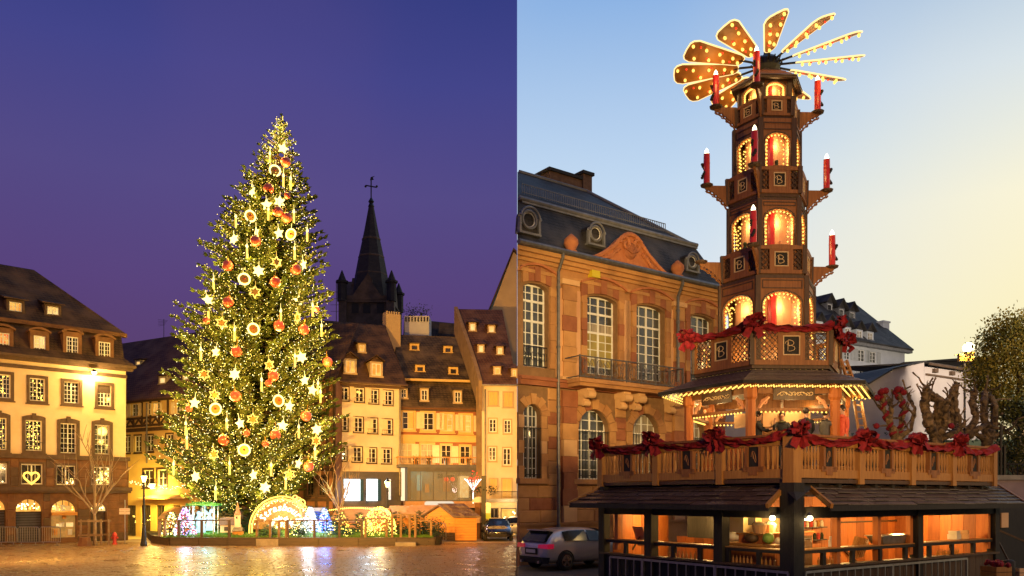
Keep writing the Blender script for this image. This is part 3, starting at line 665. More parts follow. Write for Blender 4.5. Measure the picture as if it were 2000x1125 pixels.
b = MB(); u, z = f.uv(320, 655, 6); b.tube([(u, 6, zr), (u, 6, zr+1.6)], .025, 5)
for k in range(5): b.tube([(u-.7+.12*k, 6-.1*k, zr+1.1+.1*k), (u+.1+.1*k, 6, zr+1.1+.08*k)], .012, 4)
tag(b.build('roof_antenna', M['black']), 'thin television antenna on the ridge of the half timbered house', 'antenna'); bpy.data.objects['roof_antenna'].matrix_world = R0.matrix_basis.copy()
# ================================================================ house with shops left of the tree's right edge (brown timber front)
f = Fac('brown_shop_house', 'brown timber clad house mostly hidden behind the tall christmas tree', 'house', 520, 59.5, 655, 59.0)
R0 = f.root; Lh = f.L; zt = f.uv(640, 742)[1]
hs = [f.rect(600, 612, 930, 968), f.rect(622, 634, 930, 968), f.rect(612, 630, 875, 905), f.rect(636, 648, 875, 905)]
b = MB(); wall(b, 0, Lh, 0, zt, hs, .25); shell(b, 0, Lh, 8, 0, zt); b.build('wall', M['hut'] if False else mat('brown_boarding', (.20, .09, .04), (.28, .13, .06), 3, .7, .3, 20), R0)
for r in hs: window(R0, r, .1, 2, 2, 'timber', 'glass'); surround(R0, r, .1, .04, 'timber')
b = MB()
for px in (596, 618, 640, 653): u = f.uv(px, 940)[0]; b.box(u-.1, u+.1, -.06, .02, .2, zt)
for py in (917, 976, 850): z = f.uv(620, py)[1]; b.box(0, Lh, -.09, .02, z-.12, z+.12)
b.build('timber_frame', M['timber'], R0)
b = MB(); b.slab([(-.2, -.4, zt), (Lh+.2, -.4, zt), (Lh+.2, 5, zt+5), (-.2, 5, zt+5)], (0, 0, .12)); b.build('roof', M['roofbrown'], R0)
# ================================================================ pale house with four rows of windows, curved eave
f = Fac('town_house', 'pale house with four columns of small windows and two bright white shop screens', 'house', 634, 60.0, 783, 62.4)
R0 = f.root; Lh = f.L; ze = f.uv(720, 749)[1]; zs = f.uv(720, 921)[1]
rows = [[(664, 681, 756, 782), (693, 711, 758, 785), (721, 739, 761, 788), (749, 767, 763, 791)], [(661, 679, 813, 841), (691, 709, 815, 844), (719, 737, 817, 846), (747, 766, 819, 848)], [(659, 677, 872, 900), (688, 707, 873, 902), (717, 735, 875, 904), (746, 764, 876, 905)]]
hs = [f.rect(*q) for rw in rows for q in rw]
b = MB(); wall(b, 0, Lh, zs, ze, hs, .22); shell(b, 0, Lh, 9, 0, ze); b.build('wall', M['pale'], R0)
for i, r in enumerate(hs):
    window(R0, r, .08, 2, 3, 'white', 'glass', fw=.07); surround(R0, r, .07, .03, 'timber', sillw=.02); winrail(R0, r, h=.3)
    w_ = .42; shutter(R0, r[1]+.12, r[1]+.12+w_, r[2], r[3], 'pale' if i < 4 else 'shut')
    if i in (4, 6, 7): shutter(R0, r[0]+.05, r[0]+.05+(r[1]-r[0])*.48, r[2]+.05, r[3]-.05, 'shut', .03)
dots(R0, hs[1], 2, ['glowo'], .06, rd, .09); dots(R0, hs[8], 3, ['fairywhite'], .06, rd, .1)
# shop below
b = MB(); b.box(0, Lh, -.14, .2, 2.9, zs-.01); b.box(0, Lh, -.02, .2, 0, 2.9); sh = b.build('shop_front', M['shopgrey'], R0)
for q in ((671, 702, 936, 978), (715, 736, 936, 978)):
    r = f.rect(*q); b = MB(); b.box(r[0], r[1], -.22, -.15, r[2], r[3]); o = b.build('shop_screen', M['screen'], R0)
    b = MB(); b.box(r[1]+.06, r[1]+.26, -.20, -.145, r[2], r[3]); b.build('screen_edge', mat('teal_screen_edge', (.015, .05, .06), None, rough=.2, emit=(.1, .5, .6), estr=.06), o)
for q in ((650, 664, 936, 976), (756, 762, 936, 976)):
    r = f.rect(*q); b = MB(); b.box(r[0], r[1], -.20, -.145, r[2], r[3]); b.build('display_window', mat('blue_white_display', (.4, .55, .65), (.75, .8, .85), 3, .3, emit=(.6, .8, 1), estr=.55), R0)
light('SPOT', f.world(Lh*.48, -2.6, 5.0), 500, (.6, .85, 1), .5, f.world(Lh*.45, -12, .0), 120, .8, name='shop_screen_light')
zr = f.uv(700, 634, 5)[1]; ur1 = f.uv(752, 640, 5)[0]
b = MB(); b.slab([(-.3, -.45, ze-.1), (Lh+.35, -.45, ze-.1), (ur1, 5, zr), (-.3, 5, zr)], (0, .06, .12)); b.slab([(Lh+.35, -.45, ze-.1), (Lh+.35, 9, ze-.1), (ur1, 5, zr)], (.02, .02, .1)); b.build('roof', M['roofbrown'], R0)
b = MB(); b.box(-.2, Lh+.2, -.32, 0, ze-.3, ze-.12); b.tube([(-.2, -.5, ze-.04), (Lh+.4, -.5, ze-.04)], .08, 6); b.build('cornice', M['sill'], R0)
b = MB(); u = Lh-.12; b.tube([(u, -.12, ze-.2), (u, -.12, 3)], .06, 6); b.build('downpipe', M['zinc'], R0)
for q in ((675, 693, 704, 728), (726, 744, 710, 734)): dormer_px(f, *q, ry(f, q[0], q[3]+3, -.45, ze-.1, 5, zr), 1.2, 'gable', 'tan', 'roofbrown', 'litwin', .14, .16, 2, 1, rise=.45)
dormer_px(f, 702, 712, 674, 687, ry(f, 707, 690, -.45, ze-.1, 5, zr), 1.2, 'shed', 'tan', 'roofbrown', 'litwin', .12, .12, 1, 1, rise=.5)
r = f.rect(751, 779, 616, 652, 6); b = MB(); b.box(r[0], r[1], 5.5, 6.6, r[2]-2, r[3])
for k in range(6): x = r[0]+(r[1]-r[0])*(k+.1)/6; b.box(x, x+.1, 5.5, 6.6, r[3]+.001, r[3]+.22)
b.build('chimney', M['tan'], R0)
# ================================================================ ochre house with balcony and glass shop box
f = Fac('town_house', 'ochre house with rust red bands, cream shutters and a glass shop box below its balcony', 'house', 781, 63.2, 938, 64.4)
R0 = f.root; Lh = f.L; ze = f.uv(860, 797)[1]; zcb = f.uv(860, 858)[1]; zbal = f.uv(860, 908)[1]
wl = [(786, 808, 804, 838), (824, 847, 806, 840), (863, 884, 809, 842), (899, 920, 811, 844)]; wd = [(783, 808, 866, 906), (822, 847, 867, 907), (862, 881, 869, 907), (899, 918, 871, 907)]
hs = [f.rect(*q) for q in wl]; hd = [f.rect(*q) for q in wd]
b = MB(); wall(b, 0, Lh, zcb-.3, ze, hs, .22); shell(b, 0, Lh, 9, 0, ze); b.build('wall', M['rust'], R0)
b = MB(); wall(b, 0, Lh, zbal-.2, zcb-.3, hd, .22); b.build('lower_wall', M['rust'], R0)
b = MB(); b.box(-.05, Lh+.05, -.1, .05, zcb-.22, zcb+.22); b.box(-.05, Lh+.05, -.16, .05, zcb+.22, zcb+.32); b.build('string_course', M['ochre'], R0)
for i, r in enumerate(hs):
    window(R0, r, .08, 2, 3, 'white', ['glass', 'glass', 'litwin', 'litwin'][i]); surround(R0, r, .16, .05, 'ochre')
    w_ = .62; shutter(R0, r[1]+.2, r[1]+.2+w_, r[2]+.05, r[3]-.02)
    if i in (0, 2, 3): q = (r[1] if i == 0 else (r[0]+r[1])/2); shutter(R0, (r[0]+r[1])/2 if i == 0 else r[0]+.04, q-.02, r[2]+.05, r[3]-.05, 'ochre', .02)
for i, r in enumerate(hd):
    window(R0, r, .08, 2, 3, 'shut', ['curtain', 'curtain', 'glass', 'glass'][i], name='french_window'); surround(R0, r, .12, .04, 'ochre')
    if i >= 1: shutter(R0, r[0]-.72, r[0]-.16, r[2]+.1, r[3]-.02)
shutter(R0, hd[3][1]+.2, hd[3][1]+.85, hd[3][2]+.1, hd[3][3], 'shutgrey')
b = MB(); b.box(-.1, Lh+.1, -.28, 0, ze-.25, ze-.1); b.tube([(-.2, -.4, ze), (Lh+.2, -.4, ze)], .08, 6); b.build('cornice', M['sill'], R0)
yk = 1.5; zk = f.uv(860, 744, yk)[1]; zr = f.uv(860, 661, 6.2)[1]
b = MB(); b.slab([(-.1, -.4, ze), (Lh+.1, -.4, ze), (Lh+.1, yk, zk), (-.1, yk, zk)], (0, .05, .1)); b.slab([(-.1, yk-.25, zk+.02), (Lh+.1, yk-.25, zk+.02), (Lh+.1, 6.2, zr), (-.1, 6.2, zr)], (0, .05, .12)); b.slab([(-.1, 6.25, zr+.1), (Lh+.1, 6.25, zr+.1), (Lh+.1, 9, ze), (-.1, 9, ze)], (0, .05, .1)); b.build('roof', M['roofmoss'], R0)
b = MB(); b.box(-.1, Lh+.1, yk-.42, yk-.2, zk-.1, zk+.08); b.build('roof_band', M['ochre'], R0)
b = MB(); b.poly([(-.05, 0, ze), (-.05, yk, zk), (-.05, 6.2, zr), (-.05, 9, ze)]); b.poly([(Lh+.05, 0, ze), (Lh+.05, yk, zk), (Lh+.05, 6.2, zr), (Lh+.05, 9, ze)]); b.build('gable', M['tan'], R0)
for q in ((783, 794, 760, 777), (823, 835, 761, 782), (888, 900, 765, 786)): dormer_px(f, *q, ry(f, q[0], q[3]+2, -.4, ze, yk, zk), 1.2, 'shed', 'tan', 'roofmoss', 'glass', .10, .12, 2, 2, rise=.4)
for q in ((804, 815, 675, 683), (870, 880, 680, 688), (815, 826, 717, 725), (880, 891, 721, 730)):
    yy = ry(f, q[0], q[3]+2, yk-.25, zk+.02, 6.2, zr); dormer_px(f, *q, yy, .9, 'shed', 'ochre', 'roofmoss', 'glass', .16, .08, 1, 1, fr='timber', rise=.35)
# balcony and the glass box
x0 = f.uv(776, 900, -2.2)[0]; x1 = f.uv(949, 900, -2.2)[0]; zt = f.uv(870, 912, -2.2)[1]; zbx = f.uv(870, 977, -2.2)[1]
b = MB(); b.box(x0, x1, -2.2, 0, zt-.05, zt+.18); bal = b.build('balcony', M['shopgrey'], R0)
b = MB(); zrr = f.uv(870, 893, -2.2)[1]
b.bar((x0, -2.1, zrr), (x1-.2, -2.1, zrr), .07); b.bar((x0, -2.1, zrr), (x0, -.1, zrr), .06); b.bar((x1-.2, -2.1, zrr), (x1-.2, -.1, zrr), .06)
for i in range(46): xx = x0+(x1-.2-x0)*i/45; b.bar((xx, -2.1, zt+.18), (xx, -2.1, zrr), .025 if i % 9 else .07)
b.build('balcony_rail', M['hut'], bal)
for px in (812, 838, 872, 915):
    u = f.uv(px, 900, -1.6)[0]; b = MB(); b.lathe([(.14, 0), (.2, .28)], 8, (u, -1.6, zt+.18))
    for _ in range(26): a = rd.uniform(0, 6.3); b.bar((u, -1.6, zt+.4), (u+cos(a)*.3, -1.6+sin(a)*.3, zt+rd.uniform(.6, .95)), .03, .01)
    tag(b.build('balcony_plant', M['hedge']), 'small potted plant on the balcony, %s' % {812: 'leftmost of four', 838: 'second from the left', 872: 'in front of the first lit french window', 915: 'at its right end'}[px], 'plant', 'plants along the balcony'); bpy.data.objects[-1] if False else None
    o = [q for q in col.objects if q.name.startswith('balcony_plant')][-1]; o.location = R0.location; o.rotation_euler = R0.rotation_euler
gx0 = f.uv(796, 945, -2.2)[0]; gx1 = f.uv(946, 945, -2.2)[0]
b = MB()
b.box(gx0, gx0+.22, -2.2, 0, zbx, zt-.05); b.box(gx1-.22, gx1, -2.2, 0, zbx, zt-.05); b.box(gx0+.22, gx1-.22, -2.2, -1.9, zt-.35, zt-.05); b.box(gx0, gx1, -2.2, 0, zbx-.28, zbx)
for k in range(1, 6): xx = gx0+(gx1-gx0)*k/6; b.box(xx-.025, xx+.025, -2.18, -2.1, zbx, zt-.35)
gb = b.build('glass_box_frame', mat('grey_box_frame', (.050, .044, .042), (.07, .064, .06), 3, .5), R0)
gm = mat('shop_box_glass', (.30, .31, .29), None, rough=.03, spec=.6, alpha=.30)
for k in range(6):
    b = MB(); xa = gx0+(gx1-gx0)*k/6+.03; b.box(max(xa, gx0+.23), min(gx0+(gx1-gx0)*(k+1)/6-.03, gx1-.23), -2.15, -2.13, zbx, zt-.35); b.build('pane', gm, gb)
b = MB(); b.box(gx0+.2, gx1-.2, -.35, -.3, zbx, zt-.06); b.build('shop_back_wall', mat('hazy_shop_wall', (.36, .25, .17), (.24, .22, .20), .7, .6), R0)
for px, y0, y1, wpx, mt in ((819, 928, 958, 9, 'tealglow'), (834, 945, 962, 8, 'hut'), (872, 932, 960, 14, 'canvas'), (905, 930, 972, 20, 'litpale'), (930, 932, 962, 10, 'litwin'), (860, 925, 934, 9, 'soot'), (880, 928, 936, 12, 'timber')):
    if mt == 'tealglow' and mt not in M: M[mt] = lit('teal_display', (.05, .55, .50), .55)
    r = f.rect(px-wpx/2, px+wpx/2, y0, y1, -1.2); b = MB(); b.box(r[0], r[1], -1.3, -1.0, r[2], r[3]); b.build('shop_display', M[mt], R0)
for px in (872, 884, 918, 926): u, z = f.uv(px, 936, -1.5); b = MB(); b.ball((u, -1.5, z), .17, 8, 6); b.build('red_lantern', M['redbulb'], R0)
light('POINT', f.world(f.uv(905, 945)[0], -1.5, 5.3), 300, (1, .6, .2), .3, name='shop_box_light'); light('POINT', f.world(f.uv(818, 945)[0], -1.6, 5.0), 60, (.2, 1, .9), .3, name='shop_box_light'); light('POINT', f.world(f.uv(860, 945)[0], -1.5, 5.5), 110, (1, .7, .4), .3, name='shop_box_light')
r = f.rect(776, 791, 909, 978, -.4); b = MB(); b.box(r[0], r[1], -.45, -.05, r[2], r[3]); b.build('side_wall_glow', lit('white_wall_glow', (1, .80, .48), 1.15), R0)  # glow of the white wall put in as emission
r = f.rect(790, 936, 979, 992, -2.2); b = MB(); b.box(r[0], r[1], -2.25, -.3, r[2], r[3]); b.build('fascia', M['canvas'], R0)
r = f.rect(829, 887, 979, 989, -2.3); b = MB()
c_ = (r[2]+r[3])/2; hh = (r[3]-r[2])/2; b.prism([(r[0]+hh, r[2]), (r[1]-hh, r[2])]+[(r[1]-hh+hh*cos(t), c_+hh*sin(t)) for t in (-1, -.4, .4, 1)]+[(r[1]-hh, r[3]), (r[0]+hh, r[3])]+[(r[0]+hh-hh*cos(t), c_+hh*sin(t)) for t in (1, .4, -.4, -1)], -2.34, -2.26); b.build('oval_sign', lit('pale_oval_sign', (.92, .86, .70), .75), R0)
b = MB(); b.box(.1, Lh-.1, -.25, -.05, .3, zbx-.6); b.build('shop_front', M['shopgrey'], R0)
# ================================================================ cream house at the right with steep red brown roof
f = Fac('town_house', 'cream house with steep red brown roof of lit dormers, beside the ochre house', 'house', 941, 62.2, 1009.5, 62.4)
R0 = f.root; Lh = f.L; ze = f.uv(975, 753)[1]
ws = [(955, 972, 766, 791), (984, 1001, 767, 794)]; wn = [(955, 970, 818, 844), (984, 998, 820, 846), (954, 969, 873, 900), (982, 998, 875, 909)]; wq = [(957, 971, 936, 962), (981, 999, 936, 975)]
hs = [f.rect(*q) for q in wn]; hq = [f.rect(*q) for q in wq]; hc = [f.rect(*q) for q in ws]; sg = [f.rect(957, 974, 992, 1050), f.rect(978, 1009, 992, 1050)]
b = MB(); wall(b, 0, Lh, 0, ze, hs+sg, .22); shell(b, 0, Lh, 9, 0, ze); b.build('wall', M['pale'], R0)
for r in hs: window(R0, r, .06, 2, 3, fw=.08); surround(R0, r, .09, .03, 'tan', sillw=.03); shutter(R0, r[1]+.12, r[1]+.45, r[2], r[3], 'pale')
for r in hc+hq:
    surround(R0, r, .1, .04, 'tan'); c_ = (r[0]+r[1])/2; shutter(R0, r[0]+.02, c_-.015, r[2], r[3], 'ochre', -.03); shutter(R0, c_+.015, r[1]-.02, r[2], r[3], 'ochre', -.03)
b = MB(); zz = f.uv(985, 977)[1]; b.box(-.05, Lh+.05, -.5, .0, zz-.12, zz+.12); b.build('shop_canopy', M['concrete'], R0)
b = MB(); zq = f.uv(985, 960, -.4)[1]
b.bar((.6, -.45, zq), (Lh, -.45, zq), .04)
for i in range(24): xx = .6+(Lh-.6)*i/23; b.bar((xx, -.45, zz+.12), (xx, -.45, zq), .018)
b.build('canopy_rail', M['black'], R0)
for r, m in zip(sg, ('litpale', 'litwin')):
    window(R0, r, .1, 1 if m == 'litwin' else 2, 1, 'shopgrey', m if m == 'litwin' else 'glass', fw=.08, name='shop_window')
dots(R0, sg[1], 14, ['fairywhite'], .06, rd, .06)
light('POINT', f.world(Lh*.75, -1.2, 2.4), 80, (1, .75, .35), .3, name='shop_light')
b = MB(); b.tube([(.25, -.1, ze-.3), (.25, -.1, zz+.1)], .06, 6); b.tube([(0, -.42, ze-.02), (Lh, -.42, ze-.02)], .08, 6); b.build('downpipe', M['zinc'], R0)
yr = 7.5; ul, zr = f.uv(893, 606, yr); u2 = f.uv(981, 612, yr)[0]; u1e = Lh
b = MB()
for k in range(6):
    t0, t1 = k/6, (k+1)/6; fl = lambda t: t**1.12
    ua, ub2 = 0+(ul-0)*fl(t0), 0+(ul-0)*fl(t1); va, vb = u1e+(u2-u1e)*t0, u1e+(u2-u1e)*t1
    b.slab([(ua, -.4+(yr+.4)*t0, ze+(zr-ze)*t0), (va, -.4+(yr+.4)*t0, ze+(zr-ze)*t0), (vb, -.4+(yr+.4)*t1, ze+(zr-ze)*t1), (ub2, -.4+(yr+.4)*t1, ze+(zr-ze)*t1)], (0, .05, .12))
b.build('roof', M['roofred'], R0)
b = MB()
for k in range(6):
    t0, t1 = k/6, (k+1)/6; fl = lambda t: t**1.12
    ua, ub2 = (ul)*fl(t0), (ul)*fl(t1)
    b.hexa([(ua-.26, -.45+(yr+.4)*t0, 0 if False else ze-2+(zr-ze)*t0), (ua+.02, -.45+(yr+.4)*t0, ze-2+(zr-ze)*t0), (ub2+.02, -.45+(yr+.4)*t1, ze-2+(zr-ze)*t1), (ub2-.26, -.45+(yr+.4)*t1, ze-2+(zr-ze)*t1),
            (ua-.26, -.45+(yr+.4)*t0, ze+.3+(zr-ze)*t0), (ua+.02, -.45+(yr+.4)*t0, ze+.3+(zr-ze)*t0), (ub2+.02, -.45+(yr+.4)*t1, ze+.3+(zr-ze)*t1), (ub2-.26, -.45+(yr+.4)*t1, ze+.3+(zr-ze)*t1)])
b.hexa([(-.42, -.05, zz), (-.02, -.05, zz), (-.02, .4, zz), (-.42, .4, zz), (-.42, -.05, ze-.1), (-.02, -.05, ze-.1), (-.02, .4, ze-.1), (-.42, .4, ze-.1)])
b.build('party_wall', mat('brown_party_wall', (.20, .13, .065), (.27, .18, .09), 1.5, .9, .3, 12), R0)
for q, pn in (((918, 928, 632, 646), 'litpale'), ((955, 965, 637, 649), 'litpale'), ((935, 944, 675, 688), 'litpale'), ((972, 981, 679, 692), 'litpale'), ((966, 976, 718, 731), 'litwin'), ((1001, 1008, 722, 735), 'litwin')):
    yy = ry(f, q[0], q[3]+2, -.4, ze, yr, zr); dormer_px(f, *q, yy, .9, 'hip', 'tan', 'roofred', pn, .1, .22, 1, 1, rise=.4)
# ================================================================ behind the roofs
f = Fac('gabled_house', 'tall plain tan gable wall rising behind the right hand roofs', 'house', 952, 76, 1009.5, 76)
ua, za = f.uv(958, 612); ub2, zb2 = f.uv(1003, 492)
b = MB(); b.prism([(ua-1, 0), (f.L, 0), (f.L, zb2-.3), (ub2, zb2), (ua, za), (ua-1, za-2.2)], 0, .6); b.build('gable_wall', M['tan'], f.root)
b = MB(); b.slab([(ua-1.1, -.2, za-2.2), (ub2, -.2, zb2+.1), (ub2, 9, zb2+.1), (ua-1.1, 9, za-2.2)], (0, 0, .25)); b.slab([(ub2, -.2, zb2+.1), (f.L, -.2, zb2-.2), (f.L, 9, zb2-.2), (ub2, 9, zb2+.1)], (0, 0, .24)); b.build('roof', M['roofbrown'], f.root)
f = Fac('grey_flat_house', 'pale grey rooftop block with dark roof between church and red roof', 'building', 778, 72, 892, 72)
r = f.rect(790, 838, 617, 660); b = MB(); b.box(r[0], r[1], 0, 2, r[2]-6, r[3]); b.build('wall', M['bluewhite'], f.root)
b = MB()
for k in range(8): xx = r[0]+(r[1]-r[0])*(k+.5)/8; b.box(xx-.06, xx+.06, -.05, -.002, r[3]-.5, r[3]-.1)
b.build('ventilation_slot', M['soot'], f.root)
r2 = f.rect(782, 892, 614, 665, 2.5); b = MB(); b.slab([(r2[0], 2.2, r2[2]-5), (r2[1], 2.2, r2[2]-5), (r2[1], 5, r2[3]-.4), (r2[0], 5, r2[3]+.1)], (0, .1, .1)); b.build('roof', M['slate'], f.root)
for px, py in ((801, 610), (823, 607)):
    c = P(px, py+4, 76); b = MB(); rr2 = random.Random(px)
    for _ in range(170):
        v = Vector((rr2.gauss(0, .5), rr2.gauss(0, .4), rr2.gauss(.1, .33))); d = Vector((rr2.uniform(-1, 1), rr2.uniform(-1, 1), rr2.uniform(-.3, 1)))*.14; e = d.orthogonal().normalized()*.06
        b.poly([c+v-e, c+v+d, c+v+e])
    b.tube([c-Vector((0, 0, 2.0)), c], .1, 5)
    tag(b.build('roof_bush', M['hedge']), 'dark rooftop bush %s' % ('nearer the church tower' if px < 810 else 'on the right, beside the dark roof'), 'bush', 'bushes on the roof terrace')
# church
Dc = 108.0
c = P(725, 640, Dc); ch = thing('church', 'dark church tower with tall pointed spire against the purple sky', 'church', (c.x, Dc, 0))
zz = lambda py: Z(py, Dc); s_ = Dc/F
b = MB(); wv = 46*s_; zt = zz(588); b.box(-wv, wv, -wv, wv, 8, zt)
for sx_ in (-1, 1):
    for sy_ in (-1, 1): b.box(sx_*wv*.98-.5, sx_*wv*.98+.5, sy_*wv*.98-.5, sy_*wv*.98+.5, 8, zz(598))
b.box(-wv-.25, wv+.25, -wv-.25, wv+.25, zz(602), zz(598)); b.build('tower', M['churchstone'], ch)
b = MB()
for k in range(4):
    Mr = Matrix.Rotation(k*pi/2, 4, 'Z'); b.prism([(-wv*.72, zt-.6), (wv*.72, zt-.6), (0, zz(550))], -wv-.12, -wv+1.8, 0, Mr)
b.build('gable', M['churchstone'], ch)
for dx_, py0 in ((-22, 592), (0, 585), (26, 592)):
    b = MB(); x_ = dx_*s_; b.prism([(x_-.45, zz(622)), (x_+.45, zz(622)), (x_+.45, zz(604)), (x_, zz(598)), (x_-.45, zz(604))], -wv-.06, -wv-.005); b.build('belfry_opening', M['soot'], ch)
b = MB(); r0 = 37*s_*1.02; prof = [(r0*1.12, zz(588)), (r0, zz(570)), (r0*.70, zz(510)), (r0*.36, zz(450)), (.30, zz(400)), (.18, zz(393))]
b.lathe(prof, 8, (0, 0, 0)); b.build('spire', M['churchroof'], ch)
b = MB()
for py, rr_ in ((540, .86), (505, .69), (470, .50)): b = MB(); b.lathe([(r0*rr_*.96, 0), (r0*rr_*.985, .1), (r0*rr_*.98, .22), (r0*rr_*.93, .3)], 8, (0, 0, zz(py))); b.build('spire_band', M['churchstone'], ch)
for k in range(4):
    b = MB(); a = k*pi/2-pi/2; b.prism([(-.55, zz(573)), (.55, zz(573)), (.55, zz(556)), (0, zz(543)), (-.55, zz(556))], -r0*.98, -r0*.5, 0, Matrix.Rotation(k*pi/2, 4, 'Z')); b.build('spire_dormer', M['churchstone'], ch)
b = MB(); b.lathe([(.32, zz(406)), (.42, zz(403)), (.25, zz(397)), (.4, zz(394)), (.1, zz(386))], 8); b.tube([(0, 0, zz(394)), (0, 0, zz(347))], .09, 5); b.bar((-11*s_, 0, zz(362)), (11*s_, 0, zz(366)), .13)
for s1 in (-1, 1): b.ball((s1*11*s_, 0, zz(364)), .16, 6, 4)
b.prism([(-.15, zz(352)), (.35, zz(351)), (.2, zz(347)), (.45, zz(344)), (-.05, zz(346))], -.04, .04); b.build('spire_cross', M['black'], ch)
for sx_ in (-1, 1):
    for sy_ in (-1, 1):
        x_, y_ = sx_*47*s_, sy_*47*s_; b = MB(); b.lathe([(.62, zz(600)), (.62, zz(566)), (.80, zz(565)), (.80, zz(561)), (.55, zz(560)), (.06, zz(541))], 8, (x_, y_, 0))
        b.build('pinnacle', M['churchroof'], ch)
b = MB(); b.slab([(-14, 4, 8), (30, 4, 8), (30, 12, 15), (-14, 12, 15)], (0, 0, .3)); b.build('nave_roof', M['churchroof'], ch)
b = MB(); c = P(657, 640, 70); b.tube([c-Vector((0, 0, 3)), c+Vector((0, 0, 3.8))], .035, 5)
for k in range(4): b.tube([c+Vector((-.5, 0, 1.4+k*.55)), c+Vector((.5, 0, 1.4+k*.55))], .02, 4)
tag(b.build('roof_antenna', M['black']), 'tall thin mast antenna between the tree and the church', 'antenna')
# ================================================================ the christmas tree
DT = 54.0; sT = DT/F
tr = thing('christmas_tree', 'huge fir christmas tree covered with thousands of warm fairy lights', 'christmas tree', (X(498, DT), DT, 0))
zbase, ztop = .6, Z(229, DT); x0t = X(498, DT)
prof_px = [(229, 552, 3), (256, 548, 15), (285, 546, 32), (345, 540, 56), (400, 530, 82), (445, 524, 90), (500, 515, 116), (560, 516, 130), (610, 506, 138), (655, 502, 156), (710, 497, 156), (780, 495, 164), (850, 490, 170), (900, 487, 166), (940, 480, 154), (965, 474, 130), (988, 474, 92), (1005, 480, 50)]
def tprof(z):
    py = CY-(z-H)/sT
    for i in range(len(prof_px)-1):
        a, b = prof_px[i], prof_px[i+1]
        if a[0] <= py <= b[0]:
            t = (py-a[0])/(b[0]-a[0]); return X(a[1]+(b[1]-a[1])*t, DT)-x0t, (a[2]+(b[2]-a[2])*t)*sT
    return (X(552, DT)-x0t, .1) if py < 229 else (X(470, DT)-x0t, 1.5)
b = MB(); pts = [(tprof(z)[0] if z > 2 else tprof(2.)[0], 0, z) for z in [.3, 2, 5, 10, 16, 22, ztop-.2]]
b.tube(pts, [.42, .40, .36, .28, .2, .11, .03], 8); b.build('trunk', M['bark'], tr)
rt = random.Random(21); V = []; Fc = []; tips = []; limbs = MB()
def tuft(p, d, ln, wd):
    e = d.orthogonal().normalized(); e = Matrix.Rotation(rt.uniform(0, pi), 3, d) @ e
    for k in range(2):
        g = (Matrix.Rotation(k*pi/2, 3, d) @ e)*wd; n0 = len(V)
        q = p+d*ln
        V.extend((tuple(p-g*.5), tuple(p+d*ln*.45-g), tuple(q), tuple(p+d*ln*.45+g), tuple(p+g*.5))); Fc.append((n0, n0+1, n0+2, n0+3, n0+4))
z = 2.6
while z < ztop-.25:
    cx, R = tprof(z); R *= .95; ts = min(1, .30+R*.32); k = (z-zbase)/(ztop-zbase); nb = max(5, int(16*(1-k)+4)); ph = rt.uniform(0, 6.28); lay = rt.uniform(.84, 1.06)
    for i in range(nb):
        a = ph+2*pi*i/nb+rt.uniform(-.25, .25); ln = max(R*lay*rt.uniform(.84, 1.08)*(1+.16*mnoise.noise(Vector((cos(ph+2*pi*i/nb)*1.7, sin(ph+2*pi*i/nb)*1.7, z*.55)))), .16)
        if rt.random() < .10 and R > 1: ln *= 1.12
        d = Vector((cos(a), sin(a), 0)); droop = -.16*ln*(1-k)-.1; lift = .10+.22*ln*.35
        segs = max(3, int(ln/.34)); prev = None; side = d.cross(Vector((0, 0, 1)))
        z0 = z+rt.uniform(-.15, .15)
        path = []
        for j in range(segs+1):
            t = j/segs; path.append(Vector((cx, 0, z0))+d*ln*t+Vector((0, 0, droop*sin(pi*min(t*1.05, 1))+lift*t*t*1.2))+side*rt.uniform(-.04, .04))
        limbs.tube([path[0], path[segs//2], path[-1]], [.06, .04, .012], 4, cap=False)
        for j in range(1, segs+1):
            t = j/segs
            if t < .34 and rt.random() < .6: continue
            p = path[j]; dirn = (path[j]-path[j-1]).normalized()
            tl = (.55*(1-t)+.28)*min(1, ln/2.2+.35)
            for s in (-1, 1):
                sd = (dirn*.75+side*s*rt.uniform(.6, 1.0)+Vector((0, 0, rt.uniform(-.18, .28)))).normalized()
                m_ = max(1, int(tl/.26)); q = p.copy()
                for n_ in range(m_):
                    tuft(q, (sd+Vector((rt.gauss(0, .22), rt.gauss(0, .22), rt.gauss(.05, .2)))).normalized(), rt.uniform(.34, .52)*ts, rt.uniform(.07, .11)*ts); q = q+sd*.24*ts
                tips.append((q, t))
            tuft(p, (dirn+Vector((rt.gauss(0, .2), rt.gauss(0, .2), rt.gauss(.1, .2)))).normalized(), rt.uniform(.34, .5)*ts, .10*ts)
            tips.append((p+Vector((0, 0, .06)), t))
    z += rt.uniform(.36, .50)*(1-.45*k)
for i in range(60): zz0 = ztop+.25-rt.random()**.7*1.6; tuft(Vector((tprof(ztop-.4)[0]+rt.gauss(0, .02), rt.gauss(0, .02), zz0)), Vector((rt.uniform(-.7, .7), rt.uniform(-.7, .7), .8)).normalized(), .16+.12*(ztop-zz0), .045)
me = bpy.data.meshes.new('crown'); me.from_pydata(V, [], Fc); me.materials.append(M['needle'])
crown = link(bpy.data.objects.new('crown', me), tr)
limbs.build('branch', M['bark'], crown)
b = MB(); nl = 0
for q, t in tips:
    if t < .45: continue
    if rt.random() < (.76 if q.y < 1.0 else .22):
        for _ in range(1 if rt.random() < .5 else 2):
            v = q+Vector((rt.gauss(0, .11), rt.gauss(0, .11), rt.gauss(-.02, .09))); v.x = x0t*0+v.x*.985; b.octa(v, rt.choice((.016, .020, .024, .030)), 0 if rt.random() < .72 else 1); nl += 1
light('POINT', (X(551, DT), DT-.9, ztop-.9), 120, (1, .66, .13), .2, name='fairy_light_glow')
